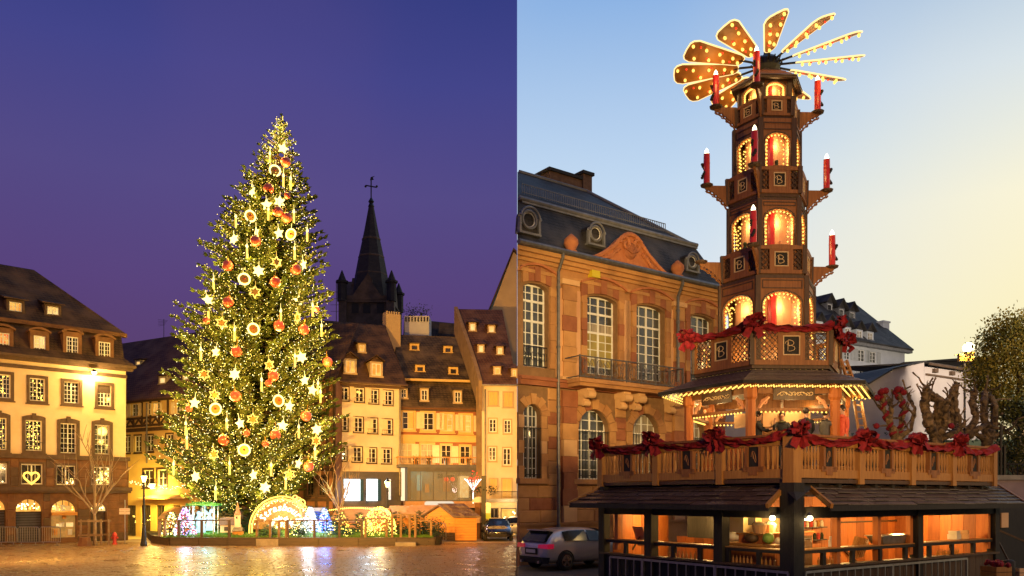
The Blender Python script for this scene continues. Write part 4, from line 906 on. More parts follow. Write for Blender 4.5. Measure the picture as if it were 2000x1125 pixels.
for i in range(120):
    z_ = ztop-rt.uniform(-.05, 2.2); cx, R = tprof(z_); b.octa((cx+rt.gauss(0, .22)*R, rt.gauss(0, .22)*R, z_), .026, 0)
print('fairy lights', nl, 'needle faces', len(Fc))
fo = b.build('fairy_light_string', [M['fairy'], M['fairywhite']], tr); fo['kind'] = 'stuff'
for py in range(290, 980, 62):
    zl = Z(py, DT); cx, R = tprof(zl); n = 3 if py < 480 else 5
    for i in range(n):
        a = -pi/2+(i-(n-1)/2)*.62+rt.uniform(-.1, .1)
        light('POINT', (x0t+cx+cos(a)*R*.93, DT+sin(a)*R*.93, zl+rt.uniform(-.6, .6)), 95 if py < 480 else 175, (1, .66, .13), .3, name='fairy_light_glow')
# ornaments hang on its front
orn = []
def front(px, py, out=.12):
    for it in range(1):
        z = Z(py, DT); cx, R = tprof(z); R *= .96; x = X(px, DT)-x0t-cx; y = -sqrt(max(R*R*.96-x*x, .04))
        for k in range(3):
            D = DT+y; z = Z(py, D); cx, R = tprof(z); R *= .96; x = X(px, D)-x0t-cx; y = -sqrt(max(R*R*.96-x*x, .04))
    return Vector((X(px, DT+y-out), DT+y-out, Z(py, DT+y-out)))
def star_mesh(n, ro, ri, th):
    b = MB(); p = [((ro if i % 2 == 0 else ri)*sin(pi*i/n), (ro if i % 2 == 0 else ri)*cos(pi*i/n)) for i in range(2*n)]
    k = len(p); b.add([(x, 0, z) for x, z in p]+[(0, -th, 0), (0, th, 0)], [(i, (i+1) % k, k) for i in range(k)]+[((i+1) % k, i, k+1) for i in range(k)])
    return b
def hook(b, z0, m=0): b.tube([(0, 0, z0), (0, .02, z0+.28)], .012, 4, m)
S5 = star_mesh(5, .40, .20, .09); hook(S5, .36); S5 = S5.mesh('star', M['glow'])
S6 = star_mesh(6, .40, .23, .08); hook(S6, .36); S6 = S6.mesh('star', M['glow'])
b = MB(); p = [((.37 if i % 2 == 0 else .2)*sin(pi*i/6), 0, (.37 if i % 2 == 0 else .2)*cos(pi*i/6)) for i in range(12)]; b.tube(p, .045, 5, closed=True); b.tube([(0, 0, .38), (0, 0, .7)], .012, 4); SO = b.mesh('outline', M['glowo'])
b = MB(); b.lathe([(.01, -.02), (.17, -.02), (.17, .02), (.01, .02)], 12, ax='y'); SOc = b.mesh('disc', M['gold'])
b = MB(); b.tube([(.34*cos(2*pi*i/20), 0, .34*sin(2*pi*i/20)) for i in range(20)], .055, 6, closed=True); b.tube([(0, 0, .38), (0, 0, .7)], .012, 4); RG = b.mesh('ring_tube', M['glow'])
b = MB(); b.lathe([(.01, -.03), (.27, -.02), (.27, .02), (.01, .03)], 14, ax='y'); RGd = b.mesh('disc', M['gold']); b = MB(); b.ball((0, -.06, .02), .07, 6, 4); RGb = b.mesh('berry', M['redpaint'])
b = MB(); b.ball((0, 0, 0), .34, 16, 10); BA = b.mesh('ball', M['bauble'], True); b = MB(); b.lathe([(.07, 0), (.07, .09), (.03, .10)], 8, (0, 0, .32)); b.tube([(0, 0, .4), (0, 0, .75)], .012, 4); BC = b.mesh('cap', M['gold'])
b = MB(); b.lathe([(.065, -.40), (.065, .18)], 8); CA = b.mesh('stick', M['glowo']); b = MB(); b.lathe([(.02, .18), (.085, .30), (.05, .42), (.005, .52)], 8); b.tube([(0, .03, .5), (0, .03, .8)], .01, 4); CF = b.mesh('flame', M['glow'])
kinds = {
 'star5': ('star_ornament', 'five pointed glowing star', S5, []), 'star6': ('star_ornament', 'bright six pointed star', S6, []),
 'outline': ('star_ornament', 'open orange outline star', SO, [('disc', SOc)]), 'ring': ('ring_ornament', 'gold centred ring', RG, [('disc', RGd), ('berry', RGb)]),
 'bauble': ('bauble', 'round red bauble', BA, [('cap', BC)]), 'candle': ('candle_ornament', 'slim glowing candle', CA, [('flame', CF)])}
data = {
 'star5': [(552.7, 290), (500.6, 454), (545, 455.5), (521, 400), (593, 517), (406, 586), (583, 588), (421, 687), (595, 743), (380, 787), (469, 827), (552, 831), (610, 762), (495, 928), (583, 905.5), (565, 793)],
 'star6': [(492, 373), (546, 394), (456.8, 467), (505, 529), (458, 731), (589, 698), (619, 839), (382, 931), (517.5, 952)],
 'outline': [(540, 512), (498, 570), (433, 631), (581, 620), (526, 713), (398.5, 731), (418.7, 772), (493.5, 819), (617.6, 861), (417.5, 887.6), (566, 926.7)],
 'ring': [(537, 333), (489, 422), (568, 457.6), (477, 545), (495, 642.6), (544, 782.7), (421, 798.8), (477, 879)],
 'bauble': [(558, 316), (524.6, 368), (560, 425), (499, 471), (542.6, 413), (445, 518.6), (538, 551), (446, 590), (545, 636), (594, 644), (462, 687), (640, 707), (534, 734), (524, 748), (618, 604), (403, 626), (578, 526), (460, 773.6), (598, 812.7), (437, 859), (538, 849.6), (602.7, 911), (481.5, 845.6), (518.7, 866.7), (368.8, 798), (561, 382)],
 'candle': [(553.5, 352.6), (527, 309), (567.7, 358), (524, 418), (574, 423), (600, 460), (460.6, 432), (482.5, 491), (575.4, 495), (417, 557), (407, 613), (548.6, 617), (610.6, 606), (458, 654), (628, 645.6), (392, 692), (576, 705), (511, 752), (626, 775), (442.7, 831), (365, 865), (583.5, 843.6), (615, 886), (448.4, 915), (529.5, 917.5), (558, 944), (339, 916), (363, 838), (421, 964), (621, 758)]}
allp = [(k, x, y) for k, v in data.items() for x, y in v]
small = {('bauble', 524, 748), ('bauble', 618, 604), ('bauble', 403, 626), ('bauble', 561, 382), ('bauble', 518.7, 866.7), ('bauble', 368.8, 798), ('bauble', 481.5, 845.6)}
short = {'star5': 'five pointed star', 'star6': 'bright star', 'outline': 'outline star', 'ring': 'glowing ring', 'bauble': 'red bauble', 'candle': 'candle'}
used = set()
def height_word(y): return 'near the top' if y < 360 else 'upper third' if y < 500 else 'mid height' if y < 680 else 'below the middle' if y < 800 else 'lower third' if y < 900 else 'lowest boughs'
def side_word(x, y):
    for i in range(len(prof_px)-1):
        if prof_px[i][0] <= y <= prof_px[i+1][0]: c = (prof_px[i][1]+prof_px[i+1][1])/2; r = (prof_px[i][2]+prof_px[i+1][2])/2
    t = (x-c)/r; return 'left edge' if t < -.62 else 'left of centre' if t < -.2 else 'centre' if t < .2 else 'right of centre' if t < .62 else 'right edge'
for k, x, y in allp:
    nm, desc, me_, subs = kinds[k]; near = sorted(((x-a)**2+(y-b_)**2, kk, a, b_) for kk, a, b_ in allp if (a, b_) != (x, y) and kk != k)[:4]
    sm = (k, x, y) in small
    for _, kk, a, b_ in near:
        rel = ('above' if b_-y > abs(a-x) else 'below' if y-b_ > abs(a-x) else 'left of' if a > x else 'right of')
        lb = '%s%s, %s, %s, just %s a %s' % ('small ' if sm else '', desc, height_word(y), side_word(x, y), rel, short[kk])
        if lb not in used: break
    used.add(lb)
    p = front(x, y, .22 if k != 'bauble' else .18)
    oz = rt.uniform(-.8, .8)
    if subs:
        t = thing(nm, lb, {'star_ornament': 'star', 'ring_ornament': 'ring', 'bauble': 'bauble', 'candle_ornament': 'candle'}[nm], p, oz, 'ornaments hanging on the christmas tree')
        inst({'outline': 'outline', 'ring': 'ring_tube', 'bauble': 'ball', 'candle': 'stick'}[k], me_, t)
        for sn, sm_ in subs: inst(sn, sm_, t)
        t.scale = [.6 if sm else .96]*3; t.rotation_euler[1] = rt.uniform(-.15, .15) if k != 'candle' else 0
    else:
        o = inst(nm, me_, None, p, (rt.uniform(-.2, .2), rt.uniform(-.3, .3), oz), [.96]*3); tag(o, lb, 'star', 'ornaments hanging on the christmas tree')
    if k != 'bauble' and (k != 'candle' or rt.random() < .6): light('POINT', p+Vector((0, .3, 0)), 72, (1, .50, .08), .12, name='ornament_glow')
# ================================================================ planted platform under the tree
Dp = 48.3; hp = .47
plat = thing('planter_platform', 'long low dark planked platform carrying the lawn under the christmas tree', 'platform', (0, 0, 0))
pp = [(X(297, 51), 51), (X(333, 48.6), 48.6), (X(500, Dp), Dp), (X(545, Dp), Dp-.05), (X(700, Dp), Dp), (X(848, 48.8), 48.8), (X(862, 50.2), 50.2), (X(850, 62), 62-3), (X(320, 62), 62-3)]
b = MB(); b.slab([(x, y, 0) for x, y in pp], (0, 0, hp-.04)); b.build('core', M['soot'], plat)
edge = pp[:7]
for i in range(len(edge)-1):
    a = Vector((*edge[i], 0)); c = Vector((*edge[i+1], 0)); n_ = max(1, round((c-a).length/2.0)); dirn = (c-a).normalized(); out_ = Vector((dirn.y, -dirn.x, 0))
    for k in range(n_):
        p0 = a+(c-a)*k/n_+dirn*.012; p1 = a+(c-a)*(k+1)/n_-dirn*.012
        b = MB(); b.hexa([p0, p1, p1+out_*.06, p0+out_*.06]+[q+Vector((0, 0, hp-.06)) for q in (p0, p1, p1+out_*.06, p0+out_*.06)]); b.build('panel', M['concrete'] if i == 2 else M['planter'], plat)
    b = MB(); b.hexa([q+Vector((0, 0, hp-.05)) for q in (a-out_*.05, c-out_*.05, c+out_*.10, a+out_*.10)]+[q+Vector((0, 0, hp+.02)) for q in (a-out_*.05, c-out_*.05, c+out_*.10, a+out_*.10)]); b.build('rim', M['planter'], plat)
b = MB(); b.hexa([(X(772, 47.9), 47.9, 0), (X(812, 47.9), 47.9, 0), (X(812, 48.3), 48.5, 0), (X(772, 48.3), 48.5, 0), (X(772, 47.9), 47.9, .22), (X(812, 47.9), 47.9, .22), (X(812, 48.3), 48.5, .22), (X(772, 48.3), 48.5, .22)]); b.build('step', M['concrete'], plat)
# lawn with gentle mounds
V = []; Q = []; nx, ny = 60, 18
xl, xr = X(335, 50), X(850, 50)
for j in range(ny+1):
    for i in range(nx+1):
        x = xl+(xr-xl)*i/nx; y = 48.55+(59-48.55)*j/ny; e = min(1, j/5.0); z = hp+.012+e*(.34*max(0, sin((x+17)*.42))+.16*mnoise.noise(Vector((x*.5, y*.5, 3)))+.10)
        V.append((x, y, max(z, hp+.012)))
for j in range(ny):
    for i in range(nx): q = j*(nx+1)+i; Q.append((q, q+1, q+nx+2, q+nx+1))
me = bpy.data.meshes.new('lawn'); me.from_pydata(V, [], Q); me.materials.append(M['grass']); me.polygons.foreach_set('use_smooth', [True]*len(Q))
lawn = link(bpy.data.objects.new('lawn', me)); tag(lawn, 'bright green mounded lawn on the platform under the tree', 'lawn', kind='structure')
b = MB(); rg = random.Random(4)
for _ in range(9000):
    x = rg.uniform(xl, xr); y = 48.6+rg.random()**1.7*7; i = int((x-xl)/(xr-xl)*nx); j = int((y-48.55)/(59-48.55)*ny); z = V[min(j, ny)*(nx+1)+min(i, nx)][2]
    dx_, dy_, h_ = rg.gauss(0, .035), rg.gauss(0, .035), rg.uniform(.06, .15); b.poly([(x-.018, y, z-.01), (x+dx_, y+dy_, z+h_), (x+.018, y, z-.01)])
tag(b.build('grass', M['grass']), 'short blades of grass over the lawn', 'grass', kind='stuff')
# railing: each run of rail with its posts
def railing(label, pts, m, h=1.02, post=.13, base=hp+.01):
    o0 = pts[0]; t = thing('wooden_railing', label, 'railing', (o0[0], o0[1], base), group='wooden railings round the lawn')
    for i, p in enumerate(pts):
        b = MB(); b.box(-post/2, post/2, -post/2, post/2, 0, h-.03); b.build('post', M[m], t, loc=(p[0]-o0[0], p[1]-o0[1], 0))
    for i in range(len(pts)-1):
        b = MB(); b.bar((pts[i][0]-o0[0]-.06, pts[i][1]-o0[1]-.002*i, h), (pts[i+1][0]-o0[0]+.06, pts[i+1][1]-o0[1]-.002*i, h), .15, .075); b.build('rail', M[m], t)
    return t
q = lambda px, D: (X(px, D), D)
railing('dark wooden railing along the left front of the lawn', [q(350, 48.7), q(394, 48.6), q(448, 48.6)], 'raildark')
railing('pale slanting wooden railing at the far left end of the lawn', [q(312, 50.4), q(322, 49.8), q(349, 48.75)], 'rail', .95)
railing('pale stepped wooden rail in front of the lit arch', [q(502, 48.7), q(528, 48.65), q(545, 48.65), q(559, 48.65)], 'rail', .98)
railing('dark wooden railing in front of the blue lit trees', [q(562, 48.6), q(614, 48.6), q(663, 48.6), q(707, 48.6)], 'raildark')
railing('tall yellow lit gate rail on the right of the lawn', [q(714, 48.6), q(755, 48.7)], 'rail', 1.1)
railing('tall yellow lit stepped gate frame beside the bushes', [q(766, 48.6), q(783, 48.6), q(800, 48.6), q(811, 48.6)], 'rail', 1.35)
railing('pale wooden railing running from the gate frame to the right end', [q(812, 48.8), q(842, 49.0)], 'rail', .98)
# small firs
def fir(label, px, D, py0, py1, wpx, lights=None, nl=0, dens=1.0, m='needledark', seed=1, group='small fir trees on the lawn', lsize=.03):
    rr = random.Random(seed); h = (py1-py0)*D/F; r = wpx/2*D/F; zb = Z(py1, D); t = thing('small_fir', label, 'fir tree', (X(px, D), D, zb), group=group)
    b = MB(); b.tube([(0, 0, 0), (0, 0, h*.95)], [.06, .01], 5); b.build('trunk', M['bark'], t)
    b = MB(); lb = MB(); z = .12*h
    while z < h*.98:
        R = r*(1-z/h)**.8+.05; n = max(5, int(11*(1-z/h)+4)*dens)
        for i in range(int(n)):
            a = rr.uniform(0, 6.283); d = Vector((cos(a), sin(a), rr.uniform(-.25, .15))).normalized(); L_ = R*rr.uniform(.75, 1.12); st_ = max(2, int(L_/.16))
            for j in range(1, st_+1):
                p = Vector((0, 0, z))+d*L_*j/st_+Vector((0, 0, .1*(j/st_)**2))
                for s in (-1, 0, 1):
                    e = (d+d.cross(Vector((0, 0, 1)))*s*.8+Vector((0, 0, rr.uniform(-.2, .4)))).normalized(); o = e.orthogonal().normalized()*rr.uniform(.02, .04); l_ = rr.uniform(.14, .26)
                    b.poly([p-o, p+e*l_, p+o])
        z += .085*h**.6+.03
    b.build('crown', M[m], t)
    if lights:
        for _ in range(nl):
            z = h*rr.random()**1.4*.95+.05; a = rr.uniform(0, 6.283); R = r*(1-z/h)**.8+.05; lb.octa((cos(a)*R*rr.uniform(.8, 1.05), sin(a)*R*rr.uniform(.8, 1.05), z), lsize*rr.uniform(.7, 1.3), rr.randrange(len(lights)))
        q_ = lb.build('fairy_light_string', [M[x] for x in lights], t); q_['kind'] = 'stuff'
    return t
fir('small fir glowing violet and white beside the green roofed shelter', 361, 50.4, 990, 1048, 44, ['violight', 'whitelight', 'redbulb'], 520, seed=2, lsize=.042)
fir('small fir with yellow lights behind the left end of the railing', 335, 51.2, 1000, 1050, 40, ['fairy', 'fairywhite'], 240, seed=3, lsize=.035)
fir('small fir blazing white beside the lit arch', 606, 50.6, 990, 1048, 42, ['whitelight'], 700, seed=4, lsize=.045)
fir('small fir lit blue and white, standing behind the railing', 634, 50.8, 992, 1048, 38, ['bluelight', 'whitelight', 'bluelight', 'violight'], 480, seed=5, lsize=.042)
fir('dark unlit fir in front of the lit arch', 528, 49.4, 1028, 1052, 52, seed=6, dens=1.5)
fir('dark spreading fir between arch and white lit fir', 584, 49.3, 1018, 1052, 44, ['fairy', 'fairywhite'], 90, seed=7, dens=1.4)
fir('fir with a few warm lights beside the bare young tree', 665, 49.6, 998, 1052, 50, ['fairy'], 110, seed=8, dens=1.3)
fir('bushy dark green fir to the right of the dome of lights', 820, 50.2, 998, 1050, 60, seed=9, dens=1.5)
fir('dark fir behind the stepped gate frame', 775, 51.2, 1000, 1048, 46, seed=10, dens=1.4)
fir('fir behind the railing to the left of the dome of lights', 703, 51.5, 1004, 1048, 44, ['fairy'], 40, seed=12, dens=1.3)
fir('dark fir behind the model chapel', 492, 53, 985, 1046, 52, seed=14, dens=1.4)
fir('tall dark fir in the shade right of the green roofed shelter', 440, 53, 978, 1046, 50, seed=15, dens=1.3)
light('POINT', P(600, 1015, 49.7), 260, (.75, .86, 1), .25, name='fir_light'); light('POINT', P(634, 1015, 49.8), 170, (.12, .30, 1), .25, name='fir_light'); light('POINT', P(362, 1018, 49.6), 150, (.7, .65, 1), .25, name='fir_light')
# dome of lights
t = thing('light_dome', 'beehive shaped dome of warm bulbs standing on the lawn', 'light dome', (X(741, 50.4), 50.4, hp)); R_ = 1.05
b = MB()
for k in range(8): a = k*pi/4; b.tube([(cos(a)*R_*cos(q_), sin(a)*R_*cos(q_), 1.75*sin(q_)+.05) for q_ in [i*pi/14 for i in range(8)]], .015, 4)
b.build('frame', M['black'], t); b = MB()
for i in range(420): a = rg.uniform(0, 6.283); q_ = math.asin(rg.random()); b.octa((cos(a)*R_*cos(q_), sin(a)*R_*cos(q_), 1.75*sin(q_)+.05), .042*rg.uniform(.7, 1.2))
q_ = b.build('fairy_light_string', M['fairy'], t); q_['kind'] = 'stuff'; light('POINT', (X(741, 50.4), 50.4, 1.3), 150, (1, .7, .25), .3, name='dome_light')
# ---- lit arch with its lettering
Da = 50.6; ar = thing('lit_arch', 'round illuminated arch sign with glowing script lettering and a curled ribbon top', 'illuminated sign', (X(551, Da), Da, hp+.42)); sA = Da/F; Ra = 64*sA
b = MB()
for dr_ in (0, .16): b.tube([(Ra-dr_, 0, -.4)]+[((Ra-dr_)*cos(q_), 0, (Ra-dr_)*sin(q_)) for q_ in [pi*i/24 for i in range(25)]]+[(dr_-Ra, 0, -.4)], .05, 6)
b.build('arch_tube', M['glowo'], ar)
b = MB(); b.prism([((Ra-.2)*cos(pi*i/20), (Ra-.2)*sin(pi*i/20)) for i in range(21)], .10, .16); b.build('backing', mat('bronze_mesh_backing', (.16, .09, .03), (.26, .15, .05), 9, .7, .3, 20), ar)
b = MB()
for k in range(3): cx_, cz_, rr_ = (26+6*k)*sA, (61-5*k)*sA, (5+1.2*k)*sA; b.tube([(cx_+rr_*cos(2*pi*i/12), -.05, cz_+rr_*sin(2*pi*i/12)) for i in range(12)], .045, 5, closed=True)
b.tube([((30+t_*10)*sA, -.05, (50-26*t_+6*sin(t_*5))*sA) for t_ in [i/10 for i in range(11)]], .05, 5); b.build('ribbon', M['glowo'], ar)
def arc_text(txt, R, a0, a1, size, parent, m, y=-.08):
    n = len(txt)
    for i, chh in enumerate(txt):
        if chh == ' ': continue
        a = a0+(a1-a0)*(i+.5)/n; cu = bpy.data.curves.new('letter', 'FONT'); cu.body = chh; cu.size = size; cu.align_x = 'CENTER'; cu.extrude = .03; cu.offset = .012; cu.shear = .25; cu.resolution_u = 2
        o = bpy.data.objects.new('letter', cu); col.objects.link(o); dg = bpy.context.evaluated_depsgraph_get(); me_ = bpy.data.meshes.new_from_object(o.evaluated_get(dg)); bpy.data.objects.remove(o); bpy.data.curves.remove(cu)
        me_.materials.clear(); me_.materials.append(M[m]); inst('letter', me_, parent, (R*cos(a), y, R*sin(a)), (pi/2, -(a-pi/2), 0))
ell = lit('white_hot_lettering', (1, .90, .62), 7)
M['letters'] = ell; ell.node_tree.nodes['Principled BSDF'].inputs['Emission Strength'].default_value = 3
arc_text('Strasbourg', Ra*.57, pi*.88, pi*.12, .60, ar, 'letters'); arc_text('Capitale de Noël', Ra*.30, pi*.96, pi*.04, .33, ar, 'letters')
b = MB()
for i in range(330):
    a = rg.uniform(.05, pi-.05); r_ = Ra*rg.choice((rg.uniform(.82, .95), rg.uniform(.08, .22))); zz_ = r_*sin(a); b.octa((r_*cos(a), -.02, zz_), .03*rg.uniform(.7, 1.3), rg.randrange(2))
q_ = b.build('fairy_light_string', [M['fairy'], M['fairywhite']], ar); q_['kind'] = 'stuff'
light('POINT', (X(551, Da), Da-1.0, 1.7), 170, (1, .72, .28), .3, name='arch_light')
# ---- green roofed shelter with brightly lit white figures
Ds = 51.0; sh = thing('nativity_shelter', 'round green leafy roof on slim poles over brightly lit white figures', 'shelter', (X(398, Ds), Ds, hp)); sS = Ds/F
zr_ = Z(986, Ds)-hp; rw = 33*sS
b = MB()
for _ in range(900):
    a = rg.uniform(0, 6.283); r_ = rw*sqrt(rg.random()); z = zr_+.16*(1-r_/rw)+rg.uniform(-.05, .05); d = Vector((rg.uniform(-1, 1), rg.uniform(-1, 1), rg.uniform(-.6, .6)))*.13; e = d.orthogonal().normalized()*.05; p = Vector((cos(a)*r_, sin(a)*r_*.7, z)); b.poly([p-e, p+d, p+e])
b.lathe([(rw*.98, 0), (rw*.95, .06), (.1, .2)], 16, (0, 0, zr_-.05)); b.build('roof', mat('green_leaf_roof', (.02, .14, .06), (.05, .26, .12), 5, .7), sh)
for k in range(8): a = k*pi/4+.2; b = MB(); b.tube([(cos(a)*rw*.82, sin(a)*rw*.58, 0), (cos(a)*rw*.82, sin(a)*rw*.58, zr_)], .035, 6); b.build('pole', M['signwhite'], sh)
glowfig = lit('emissive_white_figure', (.62, .92, 1.0), 1.25)  # cyan light on the white statues put in as emission; lanterns share it
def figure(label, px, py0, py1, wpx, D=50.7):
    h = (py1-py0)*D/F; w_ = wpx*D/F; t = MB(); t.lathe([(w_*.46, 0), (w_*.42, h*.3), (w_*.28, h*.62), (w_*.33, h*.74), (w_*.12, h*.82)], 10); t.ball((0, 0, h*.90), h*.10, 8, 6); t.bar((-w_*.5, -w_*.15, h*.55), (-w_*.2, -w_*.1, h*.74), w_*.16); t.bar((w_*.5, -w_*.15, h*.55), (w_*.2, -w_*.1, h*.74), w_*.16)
    o = t.build('white_statue', glowfig, None, True, (X(px, D), D, Z(py1, D))); tag(o, label, 'figure', 'brightly lit figures under the shelter')
figure('tallest brightly lit white figure at the back left of the shelter', 388, 998, 1040, 13, 51.2); figure('brightly lit white standing figure to the right under the shelter', 409, 1000, 1036, 15); figure('brightly lit white figure nearest the violet lit fir', 375, 1005, 1044, 12); figure('small brightly lit figure at the foot of the shelter pole', 398, 1018, 1040, 8, 50.2)
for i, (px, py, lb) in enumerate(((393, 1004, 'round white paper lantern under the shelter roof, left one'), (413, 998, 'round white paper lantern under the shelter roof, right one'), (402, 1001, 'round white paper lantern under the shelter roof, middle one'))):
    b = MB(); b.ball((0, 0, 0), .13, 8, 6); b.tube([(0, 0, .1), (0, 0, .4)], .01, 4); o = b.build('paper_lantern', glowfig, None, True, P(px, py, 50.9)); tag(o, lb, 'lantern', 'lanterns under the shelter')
light('POINT', P(398, 1010, 50.8), 200, (.35, .95, 1.0), .3, name='shelter_light'); light('POINT', P(415, 1000, 49.6), 60, (.25, 1, .75), .3, name='shelter_light'); light('SPOT', P(425, 1000, 49.0)+Vector((0, 0, 2.2)), 260, (.75, 1, .45), .3, P(430, 1045, 50.5), 100, .8, name='lawn_light'); light('SPOT', P(640, 985, 49.0)+Vector((0, 0, 1.5)), 160, (.6, 1, .5), .3, P(640, 1048, 50.5), 110, .8, name='lawn_light')
t = thing('lit_panel', 'blue back lit panel with a white top band behind the white and blue lit firs', 'booth', P(619, 1046, 52.6)); b = MB(); b.box(-.46, .46, 0, .5, 0, 1.55); b.build('body', lit('blue_panel_glow', (.02, .09, .85), .9), t); b = MB(); b.box(-.52, .52, -.05, .5, 1.56, 1.78); b.build('top_band', lit('white_band', (1, .85, .80), .8), t)  # back lit blue board with a white top
# ---- model chapel
Dk = 50.4; sK = Dk/F; ck = thing('model_chapel', 'small model chapel with brown roof and pointed steeple on the lawn', 'model building', (X(430, Dk), Dk, Z(1040, Dk)))
hw = 42*sK
b = MB(); b.box(0, hw*.78, 0, .8, 0, 15*sK); b.build('wall', M['cream'], ck); b = MB(); b.prism([(-.1, 14*sK), (.0, 28*sK), (hw*.72, 28*sK), (hw*.84, 14*sK)], -.06, .3); b.slab([(-.1, -.08, 14*sK), (hw*.82, -.08, 14*sK), (hw*.72, .4, 28*sK), (0, .4, 28*sK)], (0, 0, .05)); b.build('roof', M['canvas'] if False else mat('mauve_brown_tiles', (.13, .07, .065), (.19, .11, .10), 9, .7, .4, 20), ck)
b = MB(); b.box(hw*.70, hw*.90, -.12, .2, 0, 34*sK); b.build('tower', M['cream'], ck); b = MB(); c_ = hw*.80; b.lathe([(.22, 34*sK), (.13, 42*sK), (.01, 60*sK)], 6, (c_, .04, 0)); b.build('steeple', mat('red_brown_steeple', (.30, .12, .07), None, rough=.6), ck); b = MB(); b.box(c_-.04, c_+.04, -.14, -.121, 27*sK, 31*sK); b.build('window', M['soot'], ck); b = MB(); b.box(.25, .5, -.03, -.001, .1, .35); b.build('door', M['timber'], ck)
t = thing('model_cottage', 'tiny dark roofed wooden crate house on the lawn beside the chapel', 'model building', P(463, 1046, 49.8)); b = MB(); b.box(-.28, .28, 0, .4, 0, .24); b.build('wall', M['hut'], t); b = MB(); b.slab([(-.33, -.05, .24), (.33, -.05, .24), (.28, .22, .46), (-.28, .22, .46)], (0, 0, .04)); b.slab([(-.28, .23, .46), (.28, .23, .46), (.33, .45, .24), (-.33, .45, .24)], (0, 0, .04)); b.build('roof', M['hutroof'], t)
# ================================================================ market huts
def hut(label, px0, px1, pye, pyr, D, pyb=1050, wallm='hut', roofm='canvas', depth=2.6, ov=.25):
    s = D/F; w_ = (px1-px0)*s; t = thing('market_hut', label, 'market hut', (X(px0, D), D, Z(pyb, D)), group='wooden market huts behind the lawn'); ze_ = (pyb-pye)*s; zr__ = (pyb-pyr)*s
    nb = max(4, int(ze_/.18))
    b = MB(); b.box(.03, w_-.03, .03, depth, 0, ze_); b.build('wall', M[wallm], t)
    for k in range(nb): b = MB(); b.box(0, w_, 0, .026, ze_*k/nb+.012, ze_*(k+1)/nb-.006); b.build('plank', M[wallm], t)
    b = MB(); b.slab([(-ov, -ov, ze_-.06), (w_+ov, -ov, ze_-.06), (w_+ov*.6, depth/2, zr__), (-ov*.6, depth/2, zr__)], (0, 0, .07)); b.slab([(-ov*.6, depth/2+.01, zr__), (w_+ov*.6, depth/2+.01, zr__), (w_+ov, depth+ov, ze_-.06), (-ov, depth+ov, ze_-.06)], (0, 0, .065)); b.prism([(.0, 0), (0, 0)], 0, 0) if False else None
    b.build('roof', M[roofm], t)
    b = MB(); b.poly([(.02, .02, ze_), (.02, depth, ze_), (.02, depth/2, zr__)]); b.poly([(w_-.02, .02, ze_), (w_-.02, depth/2, zr__), (w_-.02, depth, ze_)]); b.build('gable', M[wallm], t)
    return t
hut('brown roofed hut behind the blue lit firs', 655, 722, 1012, 992, 55)
hut('brown roofed hut with an edge of bulbs left of the dome of lights', 672, 752, 1018, 995, 53.6)
hut('tan roofed hut just right of the lamp post', 760, 815, 1008, 990, 55.5)
hut('tan roofed hut next to the orange plank hut', 800, 858, 1010, 989, 54.2)
hut('reddish roofed hut behind the violet lit fir', 318, 372, 1012, 992, 55.5)
b = MB()
for k in range(30): c = P(640+k*3.7, 997-5*sin(k/29*pi), 53.2); b.octa(c, .05)
tag(b.build('bulb_string', M['fairy']), 'string of warm bulbs along the brown hut roofs', 'string lights')
# the orange plank hut: corner towards the viewer
Dh = 52.6; c0 = P(889, 1056, Dh); t = thing('market_hut', 'big orange plank hut with dark shingled roof beside the parked black car', 'market hut', (c0.x, c0.y, 0), radians(8), 'wooden market huts behind the lawn')
wr = 42*Dh/F; hw_ = (1056-1007)*Dh/F; ld = 2.4
b = MB(); b.box(0, wr, .03, ld, .08, hw_); b.build('core', M['timber'], t)
for k in range(9): b = MB(); z0, z1 = .08+(hw_-.08)*k/9, .08+(hw_-.08)*(k+1)/9; b.box(0, wr, -.02, .028, z0+.004, z1-.006); b.build('plank', M['hut'], t)
al = radians(215)-radians(8); dl = Vector((-cos(radians(28)), sin(radians(28)), 0)); gw = 2.15
nl_ = Vector((-dl.y, dl.x, 0))
for k in range(9):
    z0, z1 = .08+(hw_-.08)*k/9, .08+(hw_-.08)*(k+1)/9; b = MB(); a_ = Vector((-.01, -.02, 0)); e_ = dl*gw; b.hexa([a_+Vector((0, 0, z0+.004)), a_+e_+Vector((0, 0, z0+.004)), a_+e_+Vector((0, .05, z0+.004)), a_+Vector((0, .05, z0+.004)), a_+Vector((0, 0, z1-.006)), a_+e_+Vector((0, 0, z1-.006)), a_+e_+Vector((0, .05, z1-.006)), a_+Vector((0, .05, z1-.006))]); b.build('plank', M['hut'] if k > 2 else M['timber'], t)
zr_ = hw_+.72
b = MB(); m_ = dl*gw/2; b.poly([Vector((0, -.02, hw_)), dl*gw+Vector((0, 0, hw_)), m_+Vector((0, 0, zr_-.06))]); b.build('gable', M['hut'], t)
b = MB(); of = Vector((.1, -.18, 0)); back_ = Vector((wr+.25, ld*.1, 0))
p1 = Vector((-.12, -.22, hw_-.06)); p2 = Vector((wr+.2, -.22, hw_-.06)); p3 = m_+Vector((wr+.1, .0, zr_)); p4 = m_+Vector((-.12, -.15, zr_)); p5 = dl*(gw+.2)+Vector((-.12, 0, hw_-.06)); p6 = dl*(gw+.2)+Vector((wr+.1, .3, hw_-.06))
b.slab([p1, p2, p3, p4], (0, 0, .08)); b.slab([p4, p3, p6, p5], (0, 0, .078)); b.build('roof', M['hutroof'], t)
rs = random.Random(8)
